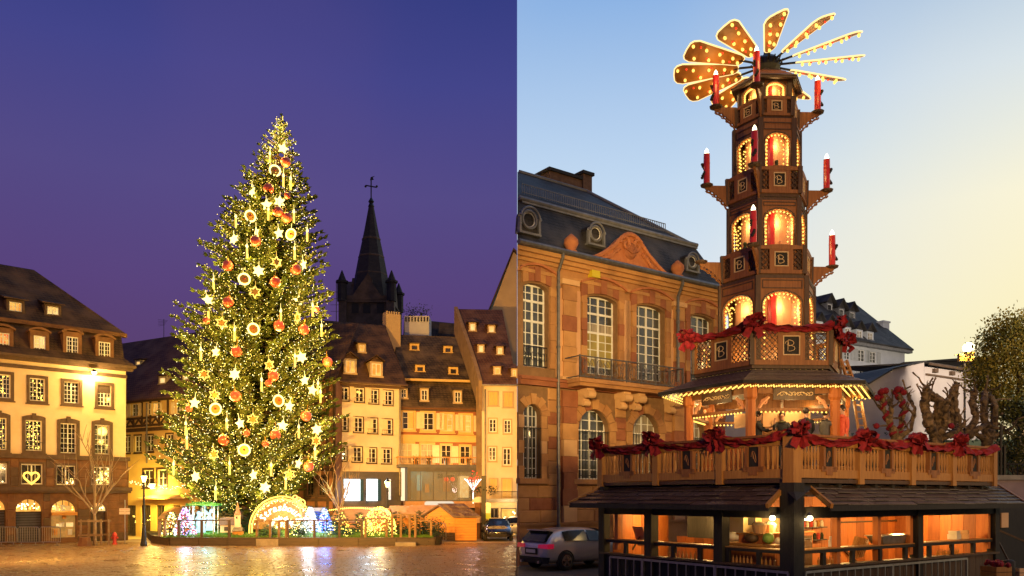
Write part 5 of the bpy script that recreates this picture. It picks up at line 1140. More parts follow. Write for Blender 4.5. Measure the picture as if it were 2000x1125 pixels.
for j in range(4):
    for i in range(7):
        a_ = p1+(p4-p1)*(j/4)+(p2-p1)*(i/7); c_ = p1+(p4-p1)*((j+1.15)/4)+(p2-p1)*(i/7); e_ = (p2-p1)/7*.94; n_ = Vector((0, -.02, .085+.02*rs.random()))
        b = MB(); b.slab([a_+n_, a_+e_+n_, c_+e_+Vector((0, 0, .07)), c_+Vector((0, 0, .07))], (0, 0, .03)); b.build('shingle', M[rs.choice(['hutroof', 'shingle1', 'shingle0'])], t)
# ================================================================ street furniture on the left
def street_lamp(label, px, pyb, pyl0, pyl1, D, hang=False, power=300):
    s = D/F; zb = 0; zt0, zt1 = Z(pyl1, D), Z(pyl0, D); t = thing('street_lamp', label, 'street lamp', (X(px, D), D, zb), group='lantern street lamps'); hl = zt1-zt0; w_ = hl*.42
    b = MB(); b.lathe([(.20, 0), (.22, .1), (.16, .3), (.12, .9), (.10, 1.1), (.07, 1.2), (.055, zt0-.3), (.09, zt0-.25), (.045, zt0-.1), (.06, zt0)], 8); b.build('post', M['black'], t)
    b = MB(); b.lathe([(w_*.42, 0), (w_*.9, hl*.68)], 6, (0, 0, zt0)); b.build('lantern_glass', M['lamp'], t)
    b = MB(); b.lathe([(w_*1.05, hl*.69), (w_*.9, hl*.75), (w_*.35, hl*.95), (.03, hl*1.2)], 6, (0, 0, zt0))
    for k in range(6): a = k*pi/3; b.bar((w_*.44*cos(a), w_*.44*sin(a), zt0), (w_*.93*cos(a), w_*.93*sin(a), zt0+hl*.69), .025)
    b.build('lantern_cap', M['black'], t); light('POINT', (X(px, D), D-.0, zt0+hl*.35), power, (1, .62, .16), w_*.9, name='lantern_light'); return t
street_lamp('black lantern street lamp in front of the yellow shop front', 281, 1066, 924, 942, 48.2, power=1500)
street_lamp('street lamp in front of the bright white shop screens', 757, 1050, 936, 952, 56, power=420)
Dl = 58.2; t = thing('hanging_lantern', 'lantern hanging on the yellow house behind the lamp post', 'lantern', P(297, 955, Dl)); b = MB(); b.lathe([(.10, 0), (.24, .36)], 6); b.build('lantern_glass', M['lamp'], t); b = MB(); b.lathe([(.28, .37), (.2, .45), (.03, .62)], 6); b.tube([(0, 0, .6), (0, .6, .75)], .02, 4); b.build('bracket', M['black'], t); light('POINT', P(297, 952, Dl-.1), 700, (1, .62, .14), .2, name='lantern_light')
light('SPOT', P(290, 958, 55.5), 3000, (1, .66, .10), .3, P(290, 1020, 60), 140, .8, name='lantern_light')
b = MB(); pts = [P(236+ (392-236)*i/20, 935+14*sin(pi*i/20)+8*i/20, 56.8) for i in range(21)]; b.tube(pts, .012, 4); 
for i in range(60): t_ = i/59*20; k = min(int(t_), 19); p = pts[k].lerp(pts[k+1], t_-k); b.octa(p+Vector((rg.gauss(0, .05), 0, rg.gauss(0, .06))), .035, 1)
tag(b.build('light_garland', [M['black'], M['fairywhite']]), 'thin garland of pale lights strung across the yellow house front', 'string lights')
def bare_tree(label, px, pyb, pyt, D, spread, trunk, seed, stake=False, group='bare young street trees'):
    rr = random.Random(seed); h = (pyb-pyt)*D/F; t = thing('young_tree', label, 'tree', (X(px, D), D, max(0, Z(pyb, D))), group=group); b = MB(); c = MB(); fork = h*.36
    b.tube([(0, 0, 0), (.02, 0, fork*.5), (-.02, 0, fork*1.1)], [trunk, trunk*.85, trunk*.7], 7); b.build('trunk', M['twig'], t)
    def grow(p, d, ln, r, dep):
        q = p; pts = [p]
        for k in range(4): d = (d+Vector((rr.gauss(0, .10), rr.gauss(0, .10), .06))).normalized(); q = q+d*ln/4; pts.append(q)
        c.tube(pts, [r, r*.9, r*.8, r*.7, r*.55], 5, cap=False)
        if dep:
            for k in range(rr.choice((2, 3))):
                j = rr.choice((2, 3, 4)); a = rr.uniform(0, 6.28); e = (d+Vector((cos(a), sin(a), rr.uniform(-.1, .3)))*rr.uniform(.4, .75)).normalized(); grow(pts[j], e, ln*rr.uniform(.55, .8), r*.55, dep-1)
    for k in range(6): a = k*1.05+rr.uniform(-.2, .2); grow(Vector((0, 0, fork*rr.uniform(.8, 1.15))), Vector((cos(a)*spread, sin(a)*spread, 1)).normalized(), h*.36, trunk*.5, 2)
    grow(Vector((-.02, 0, fork*1.05)), Vector((0, 0, 1)), h*.45, trunk*.6, 2)
    c.build('branch', M['twig'], t)
    if stake:
        for x_ in (-.62, .62):
            for y_ in (-.45, .45): q_ = MB(); q_.tube([(x_, y_, 0), (x_*.96, y_*.96, 1.55)], .055, 6); q_.build('stake', M['rail'], t)
        for z_ in (.62, 1.45):
            for y_ in (-.5, .5): q_ = MB(); q_.bar((-.72, y_, z_), (.72, y_, z_), .05, .10); q_.build('cross_bar', M['rail'], t)
    return t
bare_tree('bare young tree in a wooden stake frame before the corner house', 185, 1066, 868, 48.8, .75, .11, 31, True)
bare_tree('thin bare young tree in front of the white shop screens', 662, 1050, 905, 49.5, .6, .07, 32)
light('SPOT', (X(190, 46.5), 46.0, .3), 240, (1, .72, .3), .2, (X(185, 48.8), 48.8, 3.5), 70, .8, name='tree_uplight')
def barrier(label, px0, px1, D, h=1.1):
    x0_, x1_ = X(px0, D), X(px1, D); w_ = x1_-x0_; t = thing('crowd_barrier', label, 'barrier', (x0_, D, 0), group='steel crowd barriers'); b = MB(); b.tube([(0, 0, .2), (0, 0, h-.1), (.1, 0, h), (w_-.1, 0, h), (w_, 0, h-.1), (w_, 0, .2), (0, 0, .2)], .028, 6); b.build('frame', M['metal'], t); b = MB(); n = int(w_/.13)
    for i in range(1, n): b.tube([(w_*i/n, 0, .2), (w_*i/n, 0, h)], .012, 5)
    b.build('bars', M['metal'], t) if False else b.build('bar_panel', M['metal'], t); b = MB()
    for x_ in (.2, w_-.2): b.bar((x_, -.3, .02), (x_, .3, .02), .05); b.bar((x_, 0, .02), (x_, 0, .22), .04)
    b.build('foot', M['metal'], t)
for k, (a, c) in enumerate(((-42, -6), (-4, 33), (35, 76), (78, 118))): barrier('steel crowd barrier before the corner house, %s' % ('cut by the left picture edge', 'first full one from the left', 'under the first lit arch', 'in front of the glowing shop display')[k], a, c, 48.6+.05*k)
t = thing('hydrant', 'red fire hydrant at the corner house', 'hydrant', (X(224, 49.6), 49.6, .0)); b = MB(); b.lathe([(.16, 0), (.16, .08), (.11, .1), (.10, .5), (.14, .52), (.14, .58), (.09, .7), (.02, .76)], 8); b.build('body', M['redpaint'], t); b = MB(); b.lathe([(.06, -.2), (.06, .2)], 6, (0, 0, .42), ax='x'); b.build('outlet', M['redpaint'], t)
t = thing('street_sign', 'white pedestrian sign plate on a thin post at the house corner', 'sign', (X(244, 50), 50, 0)); b = MB(); b.tube([(0, 0, 0), (0, 0, 2.7)], .03, 6); b.build('post', M['metal'], t)
for k, zz_ in enumerate((2.02, 1.82)):
    b = MB(); b.box(-.32, .32, -.05, -.03, zz_, zz_+.17); pl = b.build('plate', M['signwhite'], t); b = MB(); b.box(-.26, .26, -.056, -.051, zz_+.07, zz_+.10); b.build('print_line', M['pink'], pl)
b = MB(); b.lathe([(.02, 0), (.42, 0), (.30, .5), (.02, .5)], 8); t = thing('stone_bollard', 'squat stone bollard beside the bare tree', 'bollard', (X(166, 48.2), 48.2, 0)); b.build('block', M['brownstone'], t)
# things in front of the right hand shops: post with yellow box, sign panels, lit hanging star, potted shrub, crowd barrier
t = thing('notice_post', 'dark post with yellow box and flower baskets before the shops', 'post', (X(945, 55), 55, 0)); b = MB(); b.box(-.16, .16, -.16, .16, 0, 4.3); b.build('post', M['black'], t); b = MB(); b.box(.14, .46, -.2, .1, 1.42, 1.78); b.build('yellow_box', lit('yellow_box', (1, .68, .01), .65), t); b = MB(); b.box(.14, .46, -.18, .1, 1.79, 2.5); b.build('panel', M['metal'], t); b = MB(); b.box(.14, .46, -.18, .1, .3, 1.4); b.build('lower_panel', M['canvas'], t); b = MB()
for s in (-1, 1):
    for _ in range(60): v = Vector((s*.5+rg.gauss(0, .2), rg.gauss(0, .15), 3.35+rg.gauss(0, .15))); d = Vector((rg.uniform(-1, 1), rg.uniform(-1, 1), rg.uniform(-1, 1)))*.12; e = d.orthogonal().normalized()*.06; b.poly([v-e, v+d, v+e])
b.build('flower_basket', M['hedge'], t)
t = thing('poster_case', 'brown poster case with a white curved top sign beside the orange hut', 'poster case', (X(936, 56), 56, 0)); b = MB(); b.box(-.3, .35, 0, .2, 0, 2.45); b.build('case', M['brownstone'], t); b = MB(); b.box(-.22, .27, -.02, -.001, 1.1, 1.55); b.build('poster', M['paper'], t); b = MB(); b.prism([(-.5, 2.5)]+[(.5*cos(pi*i/8)*-1, 2.55+.35*sin(pi*i/8)) for i in range(9)]+[(.5, 2.5)], -.05, .1); b.build('top_sign', M['signwhite'], t)
t = thing('lit_star', 'white and red light decoration like a flower hanging before the shop box', 'light decoration', P(924, 958, 57)); b = MB()
for k in range(9): a = -pi/2+(k-4)*.36; b.tube([(0, 0, 0), (cos(a)*.35, 0, -.0+.6+sin(a)*.25), (cos(a)*.62, 0, .72+abs(cos(a))*.1)], .02, 4)
b.tube([(0, 0, .1), (0, 0, -.9)], .03, 5); b.build('petals', lit('white_neon', (1, .82, .80), 3.5), t); b = MB()
for k in range(22): b.octa((rg.gauss(0, .15), -.05, rg.uniform(-.1, 1.4)), .05)
b.build('red_bulbs', M['redbulb'], t); b = MB(); b.tube([(0, 0, .6), (0, 0, 2.2)], .01, 4); b.build('cord', M['black'], t); light('POINT', P(924, 955, 56.6), 60, (1, .7, .7), .2, name='decoration_light')
b = MB(); c = P(852, 1062, 49.3); t = thing('potted_shrub', 'leafy shrub in a dark tub at the right end of the platform', 'potted plant', (c.x, c.y, 0)); b.lathe([(.26, 0), (.36, .5), (.33, .5)], 10); b.build('tub', M['soot'], t); b = MB()
for _ in range(420): v = Vector((rg.gauss(0, .28), rg.gauss(0, .25), .9+rg.gauss(0, .3))); d = Vector((rg.uniform(-1, 1), rg.uniform(-1, 1), rg.uniform(-.3, 1)))*.13; e = d.orthogonal().normalized()*.04; b.poly([v-e, v+d, v+e])
b.build('foliage', M['hedge'], t)
barrier('pale steel barrier behind the potted shrub beside the orange hut', 843, 871, 50.6, 1.25)
# ================================================================ cars
def car(name, label, loc, rz, paint, rear_lights=False, seed=0, plate='white', dark_trim=True):
    """Compact hatchback, nose towards +x, 4.3 m long."""
    t = thing(name, label, 'car', loc, rz, None)
    # stations along x: (x, z_low, half width low, z_belt, half width belt, z_top, half width top)
    S = [(-2.14, .42, .66, .78, .74, .82, .70), (-2.08, .30, .76, .86, .83, .92, .78), (-1.95, .24, .84, .92, .87, 1.06, .74), (-1.75, .22, .88, .95, .89, 1.27, .66), (-1.5, .22, .89, .96, .895, 1.385, .62), (-1.0, .21, .89, .955, .9, 1.45, .61), (-.2, .2, .89, .93, .9, 1.465, .61), (.35, .2, .89, .91, .9, 1.42, .60), (.75, .2, .89, .895, .89, 1.24, .60), (1.12, .2, .89, .885, .885, .99, .66), (1.3, .21, .89, .87, .88, .91, .74), (1.75, .24, .87, .80, .85, .83, .68), (2.0, .28, .80, .70, .77, .73, .60), (2.14, .38, .64, .56, .62, .58, .48)]
    b = MB(); rings = []
    for x, zl, wl_, zb, wb2, zt_, wt in S:
        rings.append([(x, -wl_*.92, zl), (x, -wl_, zl+.16), (x, -wb2*1.01, (zl+zb)/2+.08), (x, -wb2, zb), (x, -wt, zt_-.02), (x, -wt*.72, zt_+.012), (x, 0, zt_+.025), (x, wt*.72, zt_+.012), (x, wt, zt_-.02), (x, wb2, zb), (x, wb2*1.01, (zl+zb)/2+.08), (x, wl_, zl+.16), (x, wl_*.92, zl)])
    n = 13
    for r in rings: b.v += r
    for i in range(len(rings)-1):
        for j in range(n-1): b.f.append((i*n+j, (i+1)*n+j, (i+1)*n+j+1, i*n+j+1)); b.m.append(0)
        b.f.append((i*n+n-1, (i+1)*n+n-1, (i+1)*n, i*n)); b.m.append(0)
    b.f.append(tuple(range(n))); b.m.append(0); b.f.append(tuple((len(rings)-1)*n+j for j in range(n-1, -1, -1))); b.m.append(0)
    body = b.build('body', M[paint], t, True)
    md = body.modifiers.new('b', 'SUBSURF'); md.levels = md.render_levels = 1
    def strip(i0, i1, j, f0, f1, off, nm, m, g0=0., g1=1.):
        """A pane lying on the body between stations i0..i1 and ring points j, j+1."""
        q = MB()
        for i in range(i0, i1):
            a, c, d, e = (Vector(rings[i][j]), Vector(rings[i+1][j]), Vector(rings[i+1][j+1]), Vector(rings[i][j+1])); ga = g0 if i == i0 else 0; gc = g1 if i == i1-1 else 1
            L_ = lambda s, u: (a.lerp(c, s)).lerp(e.lerp(d, s), u)
            nrm = (c-a).cross(e-a).normalized()
            if nrm.dot(Vector((0, a.y+e.y, .8))) < 0: nrm = -nrm
            q.poly([L_(ga, f0)+nrm*off, L_(gc, f0)+nrm*off, L_(gc, f1)+nrm*off, L_(ga, f1)+nrm*off])
        return q.build(nm, M[m], t)
    for j in (3, 8):
        f0, f1 = (.12, .86) if j == 3 else (.14, .88)
        strip(4, 6, j, f0, f1, .022, 'side_window', 'carglass', .35, .92); strip(6, 9, j, f0, f1, .022, 'side_window', 'carglass', .0, .55)
    def across(i0, i1, nm, m, w_=.92):
        q = MB(); a, c = rings[i0], rings[i1]; off = .03 if i0 > 6 else -.03
        for s in range(6):
            f0 = -w_+2*w_*s/6; f1 = -w_+2*w_*(s+1)/6
            p = lambda R, f: Vector((R[6][0]+(.035 if off > 0 else -.03), R[8][1]*f, R[8][2]+(R[6][2]-R[8][2])*(1-f*f)+.02))
            q.poly([p(a, f0), p(a, f1), p(c, f1), p(c, f0)])
        return q.build(nm, M[m], t)
    across(8, 9, 'windscreen', 'carglass') if False else None
    q = MB(); q.poly([(1.13, -.66, 1.015), (1.13, .66, 1.015), (.42, .555, 1.435), (.42, -.555, 1.435)]); q.build('windscreen', M['carglass'], t)
    q = MB(); q.hexa([(-2.115, -.68, 1.00), (-2.115, .68, 1.00), (-1.95, .68, .98), (-1.95, -.68, .98), (-1.80, -.56, 1.365), (-1.80, .56, 1.365), (-1.60, .56, 1.33), (-1.60, -.56, 1.33)]); q.build('rear_window', M['carglass'], t)
    q = MB(); q.box(-1.92, -1.55, -.56, .56, 1.375, 1.405); q.build('spoiler', M[paint], t)
    for s in (-1, 1):
        q = MB(); q.hexa([(-2.185, s*.42, .78), (-2.125, s*.885, .76), (-1.86, s*.905, .76), (-2.10, s*.42, .78), (-2.165, s*.42, .90), (-2.10, s*.875, .93), (-1.84, s*.90, .93), (-2.09, s*.42, .90)]); q.build('tail_light', M['taillight'], t)
        q = MB(); q.hexa([(2.10, s*.40, .56), (1.86, s*.83, .60), (1.82, s*.80, .60), (2.04, s*.40, .56), (2.04, s*.42, .69), (1.74, s*.835, .745), (1.70, s*.80, .745), (1.98, s*.42, .69)]); q.build('headlight', M['headl'], t)
        q = MB(); q.hexa([(.88, s*.88, .92), (.88, s*1.04, .95), (.96, s*1.02, .95), (.98, s*.88, .92), (.88, s*.88, 1.06), (.88, s*1.04, 1.07), (.93, s*1.02, 1.07), (.95, s*.88, 1.06)]); q.build('wing_mirror', M[paint], t)
        for xw in (-1.30, 1.32):
            wh = thing('wheel', None, None); wh.parent = t; wh.location = (xw, s*.845, .32)
            q = MB(); q.lathe([(.20, -.10), (.30, -.11), (.33, -.07), (.33, .07), (.30, .11), (.20, .10)], 20, ax='y', cap=False); q.build('tyre', M['tyre'], wh, True)
            q = MB(); q.lathe([(.215, -.112), (.195, -.114), (.195, .114), (.215, .112)], 20, ax='y', cap=False); yo = s*.105
            for k in range(5):
                a = 2*pi*k/5+.3
                for d_ in (-.12, .12): q.bar((0, yo, 0), (.208*cos(a+d_), yo, .208*sin(a+d_)), .035, .03, up=(0, 1, 0))
            q.lathe([(.05, -.115), (.05, .115)], 8, ax='y'); q.lathe([(.2, -.02), (.2, .02)], 12, ax='y', m=1); q.build('rim', [M['alloy'], M['soot']], wh)
            q = MB(); q.tube([(.365*cos(a), s*.09, .365*sin(a)) for a in [pi*i/10-.1 for i in range(12)]], .028, 5); q.lathe([(.36, -.03), (.36, .06)], 18, (0, s*.03, 0), ax='y'); q.build('wheel_arch', M['soot'], t, loc=(xw, s*.815, .32))
    q = MB(); q.hexa([(-2.13, -.70, .24), (-2.13, .70, .24), (-2.0, .80, .22), (-2.0, -.80, .22), (-2.185, -.66, .46), (-2.185, .66, .46), (-2.0, .88, .46), (-2.0, -.88, .46)]); q.build('rear_bumper', M['soot'], t)
    q = MB(); q.box(-2.185, -2.15, -.26, .26, .60, .72); q.build('number_plate', M['signwhite'], t); q = MB(); q.box(-2.178, -2.140, -.34, .34, .54, .77); q.build('plate_recess', M['soot'], t)
    q = MB(); q.box(2.08, 2.17, -.5, .5, .30, .50); q.build('grille', M['soot'], t)
    for y_ in (-.5, .5): q = MB(); q.lathe([(.05, -.06), (.05, .04)], 8, (-2.18, y_, .29), ax='x'); q.build('exhaust', M['alloy'], t)
    return t
c1 = car('parked_car', 'small black car facing the square at the right hand shops', (X(971, 54.6), 54.6, .02), radians(-90+4), 'carblack')
c2 = car('parked_car', 'dark grey car half hidden beyond the small black car', (X(1004, 59.5), 59.5, .02), radians(185), 'cargrey')
# ================================================================ the sandstone palace on the right
f = Fac('palace', 'orange sandstone palace with slate mansard roof, tall white windows and balcony', 'palace', 1010.4, 31.0, 1412, 38.0, GZ)
R0 = f.root; Lh = f.L; zc = f.uv(1200, 522)[1]; zstr = f.uv(1050, 745)[1]; zpl = f.uv(1050, 1026)[1]
print('palace', Lh, zc, zstr, zpl)
up = [(1004, 1063, 556, 712), (1146, 1197, 577, 738), (1242, 1289, 597, 748), (1347, 1384, 616, 748)]
lo = [(1008, 1048, 793, 943), (1128, 1181, 801, 939), (1234, 1278, 806, 936), (1338, 1366, 813, 932)]
hu = [(f.uv(a, c)[0], f.uv(b_, c, .26)[0], *f.rect(a, b_, c, d)[2:]) for a, b_, c, d in up]; hl = [(f.uv(a, c)[0], f.uv(b_, c, .26)[0], *f.rect(a, b_, c, d)[2:]) for a, b_, c, d in lo]
zu0 = sum(h[2] for h in hu)/4; zu1 = sum(h[3] for h in hu[1:])/3; zl0 = sum(h[2] for h in hl)/4; zl1 = sum(h[3] for h in hl)/4
hu = [(a, b_, zu0, zu1) for a, b_, c, d in hu]; hl = [(a, b_, zl0, zl1) for a, b_, c, d in hl]; hl[0] = (max(hl[0][0], .28), *hl[0][1:]); hu[0] = (max(hu[0][0], .28), *hu[0][1:])
sk = lambda y: .012+y*f.d.y/f.d.x          # the party wall on the left runs straight back
b = MB(); wall(b, 0, Lh, 0, zc, hu+hl, .36)
b.poly([(sk(0), 0, 0), (sk(0), 0, zc), (sk(12), 12, zc), (sk(12), 12, 0)]); b.poly([(Lh, 0, 0), (Lh, 12, 0), (Lh, 12, zc), (Lh, 0, zc)]); b.poly([(sk(12), 12, 0), (sk(12), 12, zc), (Lh, 12, zc), (Lh, 12, 0)]); b.poly([(sk(0), 0, zc), (Lh, 0, zc), (Lh, 12, zc), (sk(12), 12, zc)]); b.poly([(sk(.57), .57, 0), (Lh, .57, 0), (Lh, .57, zc), (sk(.57), .57, zc)])
for r in hl: arch_fill(b, r[0]-.001, r[1]+.001, r[3]-(r[1]-r[0])*.5, r[3], .0, .35)
for r in hu: arch_fill(b, r[0]-.001, r[1]+.001, r[3]-.22, r[3], .0, .35)
b.build('wall', M['mortar'], R0)
# ashlar: course by course
rp = random.Random(17); W = .30
pil = [f.uv(1095, 800)[0], f.uv(1124, 800)[0]]; pil2 = [f.uv(1312, 800)[0], f.uv(1334, 800)[0]]
hol = [(a-.36, b_+.36, c-.05, d+.55) for a, b_, c, d in hu]+[(a-.34, b_+.34, c-.25, d+.38) for a, b_, c, d in hl]+[(pil[0], pil[1], 0, 20), (pil2[0], pil2[1], 0, 20), (Lh-.5, Lh+.1, 0, 20)]
n1 = blocks(R0, 0.02, Lh, zpl+.1, zstr-.2, hol, 1.0, .46, lambda *a: rp.choice(['st3', 'st0', 'st0', 'st2', 'st3', 'st0']), .035, rnd=rp)
n2 = blocks(R0, 0.02, Lh, zstr+.3, zc-1.0, hol, 1.1, .62, lambda *a: rp.choice(['st0', 'st1', 'st3', 'st0']), .03, .008, rnd=rp)
b = MB(); b.box(-.02, Lh+.06, -.16, 0, -.05, zpl); b.box(-.02, Lh+.1, -.22, 0, zpl, zpl+.10); b.build('plinth', M['st3'], R0)
# pilasters of alternating long quoin stones
def pilaster(u0, u1, z0, z1, pr, name='quoin'):
    n = max(3, round((z1-z0)/.62)); hh = (z1-z0)/n
    for k in range(n): b = MB(); b.box(u0+(.0 if k % 2 else .04), u1-(.0 if k % 2 else .04), -pr, .02, z0+k*hh+.006, z0+(k+1)*hh-.006); b.build(name, M[rp.choice(['st2', 'st3', 'st0', 'st2', 'st1'])], R0)
for u0, u1 in (pil, pil2, (Lh-.5, Lh+.02)):
    pilaster(u0, u1, zpl+.1, zstr-.25, .15); pilaster(u0+.02, u1-.02, zstr+.28, zc-1.15, .13)
    b = MB(); b.box(u0-.06, u1+.06, -.20, 0, zc-1.15, zc-.95); b.box(u0-.05, u1+.05, -.2, 0, zstr+.16, zstr+.28); b.build('capital', M['st1'], R0)
# tall strips of pinkish smooth stone on each side of the upper windows, jambs and arched heads
for k, r in enumerate(hu):
    for s in (-1, 1):
        uu = r[0]-.34 if s < 0 else r[1]+.04; zz_ = r[2]; i = 0
        while zz_ < r[3]+.05:
            hh = .48 if i % 2 else .62; u0 = max(uu, .01); b = MB(); wid = .30 if i % 2 else .24
            b.box(u0 if s > 0 else max(uu+.30-wid, .01), u0+wid if s > 0 else uu+.30, -.085, .06, zz_+.005, min(zz_+hh, r[3]+.08)-.005)
            if r[0] > .3 or s > 0: b.build('jamb_stone', M[rp.choice(['st2', 'st3', 'st0', 'st2', 'st3'])], R0)
            zz_ += hh; i += 1
    uc = (r[0]+r[1])/2; hw = (r[1]-r[0])/2+.36; nv = 7
    for i in range(nv):
        t0, t1 = -1+2*i/nv, -1+2*(i+1)/nv; x0, x1 = uc+hw*t0, uc+hw*t1; q0, q1 = .30*(1-t0*t0), .30*(1-t1*t1); zb_ = r[3]-.02; lo0 = .24*(1-t0*t0)-.2; lo1 = .24*(1-t1*t1)-.2
        if x0 < 0: continue
        pr = .13 if i == nv//2 else .09
        b = MB(); b.hexa([(x0+.005, -pr, zb_+lo0+.05), (x1-.005, -pr, zb_+lo1+.05), (x1-.005, .05, zb_+lo1+.05), (x0+.005, .05, zb_+lo0+.05), (x0+.005, -pr, zb_+.34+q0), (x1-.005, -pr, zb_+.34+q1), (x1-.005, .05, zb_+.34+q1), (x0+.005, .05, zb_+.34+q0)]); b.build('arch_stone', M[['st2', 'st3', 'st2', 'st2', 'st3', 'st2', 'st3'][i]], R0)
    b = MB(); n = 8
    for i in range(n):
        t0, t1 = -1+2*i/n, -1+2*(i+1)/n; x0, x1 = uc+(hw+.06)*t0, uc+(hw+.06)*t1; q0, q1 = .32*(1-t0*t0), .32*(1-t1*t1); z_ = r[3]+.34
        if x1 < .02: continue
        x0 = max(x0, .01); b.hexa([(x0, -.19, z_+q0), (x1, -.19, z_+q1), (x1, .02, z_+q1), (x0, .02, z_+q0), (x0, -.19, z_+.09+q0), (x1, -.19, z_+.09+q1), (x1, .02, z_+.09+q1), (x0, .02, z_+.09+q0)])
    b.build('window_hood', M['carved'], R0)
    for s in (-1, 1):
        u0 = r[0]-.70 if s < 0 else r[1]+.36; u0 = max(u0, .02); b = MB(); b.box(u0, u0+.32, -.06, .03, zu0-.3, zc-1.3)
        if s > 0 or r[0] > .8: b.build('wall_strip', M['st4'], R0)
for k, r in enumerate(hl):
    uc = (r[0]+r[1])/2; rad = (r[1]-r[0])/2; zs = r[3]-rad; nv = 9
    for i in range(nv):
        a0, a1 = pi*(1-i/nv), pi*(1-(i+1)/nv); ri, ro = rad+.01, rad+(.42 if i % 2 == 0 else .34)
        q = [(uc+ri*cos(a0-.012), zs+ri*sin(a0-.012)), (uc+ro*cos(a0-.008), zs+ro*sin(a0-.008)), (uc+ro*cos(a1+.008), zs+ro*sin(a1+.008)), (uc+ri*cos(a1+.012), zs+ri*sin(a1+.012))]
        if min(p[0] for p in q) < 0: continue
        b = MB(); b.prism(q, -.075 if i != nv//2 else -.13, .05); b.build('voussoir', M[rp.choice(['st0', 'st3', 'st0', 'st3', 'st2'])], R0)
    n = max(3, round((zs-r[2])/.46)); hh = (zs-r[2])/n
    for s in (-1, 1):
        for i in range(n):
            wd = .34 if i % 2 else .26; u0 = r[0]-wd if s < 0 else r[1]
            if u0 < 0: continue
            b = MB(); b.box(u0, u0+wd, -.065, .05, r[2]+i*hh+.006, r[2]+(i+1)*hh-.006); b.build('jamb_stone', M[rp.choice(['st0', 'st3', 'st0', 'st1'])], R0)
    b = MB(); b.box(max(r[0]-.3, .01), r[1]+.3, -.16, .1, r[2]-.2, r[2]); b.build('sill', M['st3'], R0)
# windows with every pane a piece of its own
def palwin(r, yl, cols, rows, tr, panes, pw=.07, arched=False, name='window'):
    u0, u1, z0, z1 = r; w_, h = u1-u0, z1-z0; b = MB(); bw = .032
    for x0, x1, a, c in ((0, pw, 0, h), (w_-pw, w_, 0, h), (pw, w_-pw, 0, pw), (pw, w_-pw, h-pw, h)): b.box(x0, x1, 0, .08, a, c)
    b.box(w_/2-pw*.6, w_/2+pw*.6, -.012, .075, pw, h-pw)
    zcut = [0]+[h*t for t in tr]+[h]
    for t in tr: b.box(pw, w_-pw, -.016, .07, h*t-pw*.6, h*t+pw*.6)
    zs = []
    for i in range(len(zcut)-1):
        for j in range(rows[i]): zs.append((zcut[i]+(zcut[i+1]-zcut[i])*j/rows[i], zcut[i]+(zcut[i+1]-zcut[i])*(j+1)/rows[i]))
    for za, zb_ in zs[1:]:
        if all(abs(za-c) > .01 for c in zcut): b.box(pw, w_-pw, .008, .06, za-bw/2, za+bw/2)
    for i in range(1, cols):
        if i*2 != cols: b.box(w_*i/cols-bw/2, w_*i/cols+bw/2, .006, .062, pw, h-pw)
    o = b.build(name, M['white'], R0, loc=(u0, yl, z0))
    for j, (za, zb_) in enumerate(zs):
        for i in range(cols):
            q = MB(); q.box(w_*i/cols+.012, w_*(i+1)/cols-.012, .028, .04, za+.012, zb_-.012); p = q.build('pane', M[panes(i, j, len(zs))], o); p.rotation_euler = (rp.uniform(-.002, .002), 0, rp.uniform(-.004, .004))
    return o
palwin(hu[0], .26, 4, (4, 2, 2), (.56, .80), lambda i, j, n: 'curtain' if j in (4, 5) and False else 'glassR')
palwin(hu[1], .26, 4, (5, 2, 2), (.54, .78), lambda i, j, n: 'ambercurtain' if 0 < j < 5 else ('curtain' if j in (5,) else 'glassR')) if M.setdefault('ambercurtain', lit('amber_curtain_glow', (.50, .27, .03), .75, (.34, .17, .015), 1.5)) else None  # yellow curtain in the lower panes, its brightness put in as emission
palwin(hu[2], .26, 4, (6, 2), (.72,), lambda i, j, n: 'glassR')
palwin(hu[3], .26, 4, (6, 2), (.72,), lambda i, j, n: 'glassR')
for k, r in enumerate(hl): palwin(r, .26, 4, (5, 2), (.70,), lambda i, j, n: 'curtain' if k >= 2 else 'glassR', .06)
for r in (hu[0], hu[3]):
    b = MB(); z_ = r[2]+.05
    for zz_ in (z_, z_+.75): b.bar((r[0]+.03, .05, zz_), (r[1]-.03, .05, zz_), .03)
    n = 9
    for i in range(n+1): x = r[0]+.03+(r[1]-r[0]-.06)*i/n; b.bar((x, .05, z_), (x, .05, z_+.75), .014)
    for i in range(n): x = r[0]+.03+(r[1]-r[0]-.06)*(i+.5)/n; b.tube([(x+.05*cos(t), .05, z_+.38+.16*sin(t)) for t in [2*pi*q/8 for q in range(8)]], .009, 4, closed=True)
    b.build('window_rail', M['black'], R0)
for r in hl:
    b = MB()
    for zz_ in (r[2]+.15, r[2]+(r[3]-r[2])*.68): b.bar((max(r[0], .02), -.02, zz_), (r[1], -.02, zz_), .03)
    for i in range(10):
        x = r[0]+(r[1]-r[0])*(i+.5)/10
        if x > 0: b.bar((x, -.02, r[2]), (x, -.02, r[2]+(r[3]-r[2])*.70), .016)
    b.build('window_grille', M['black'], R0)
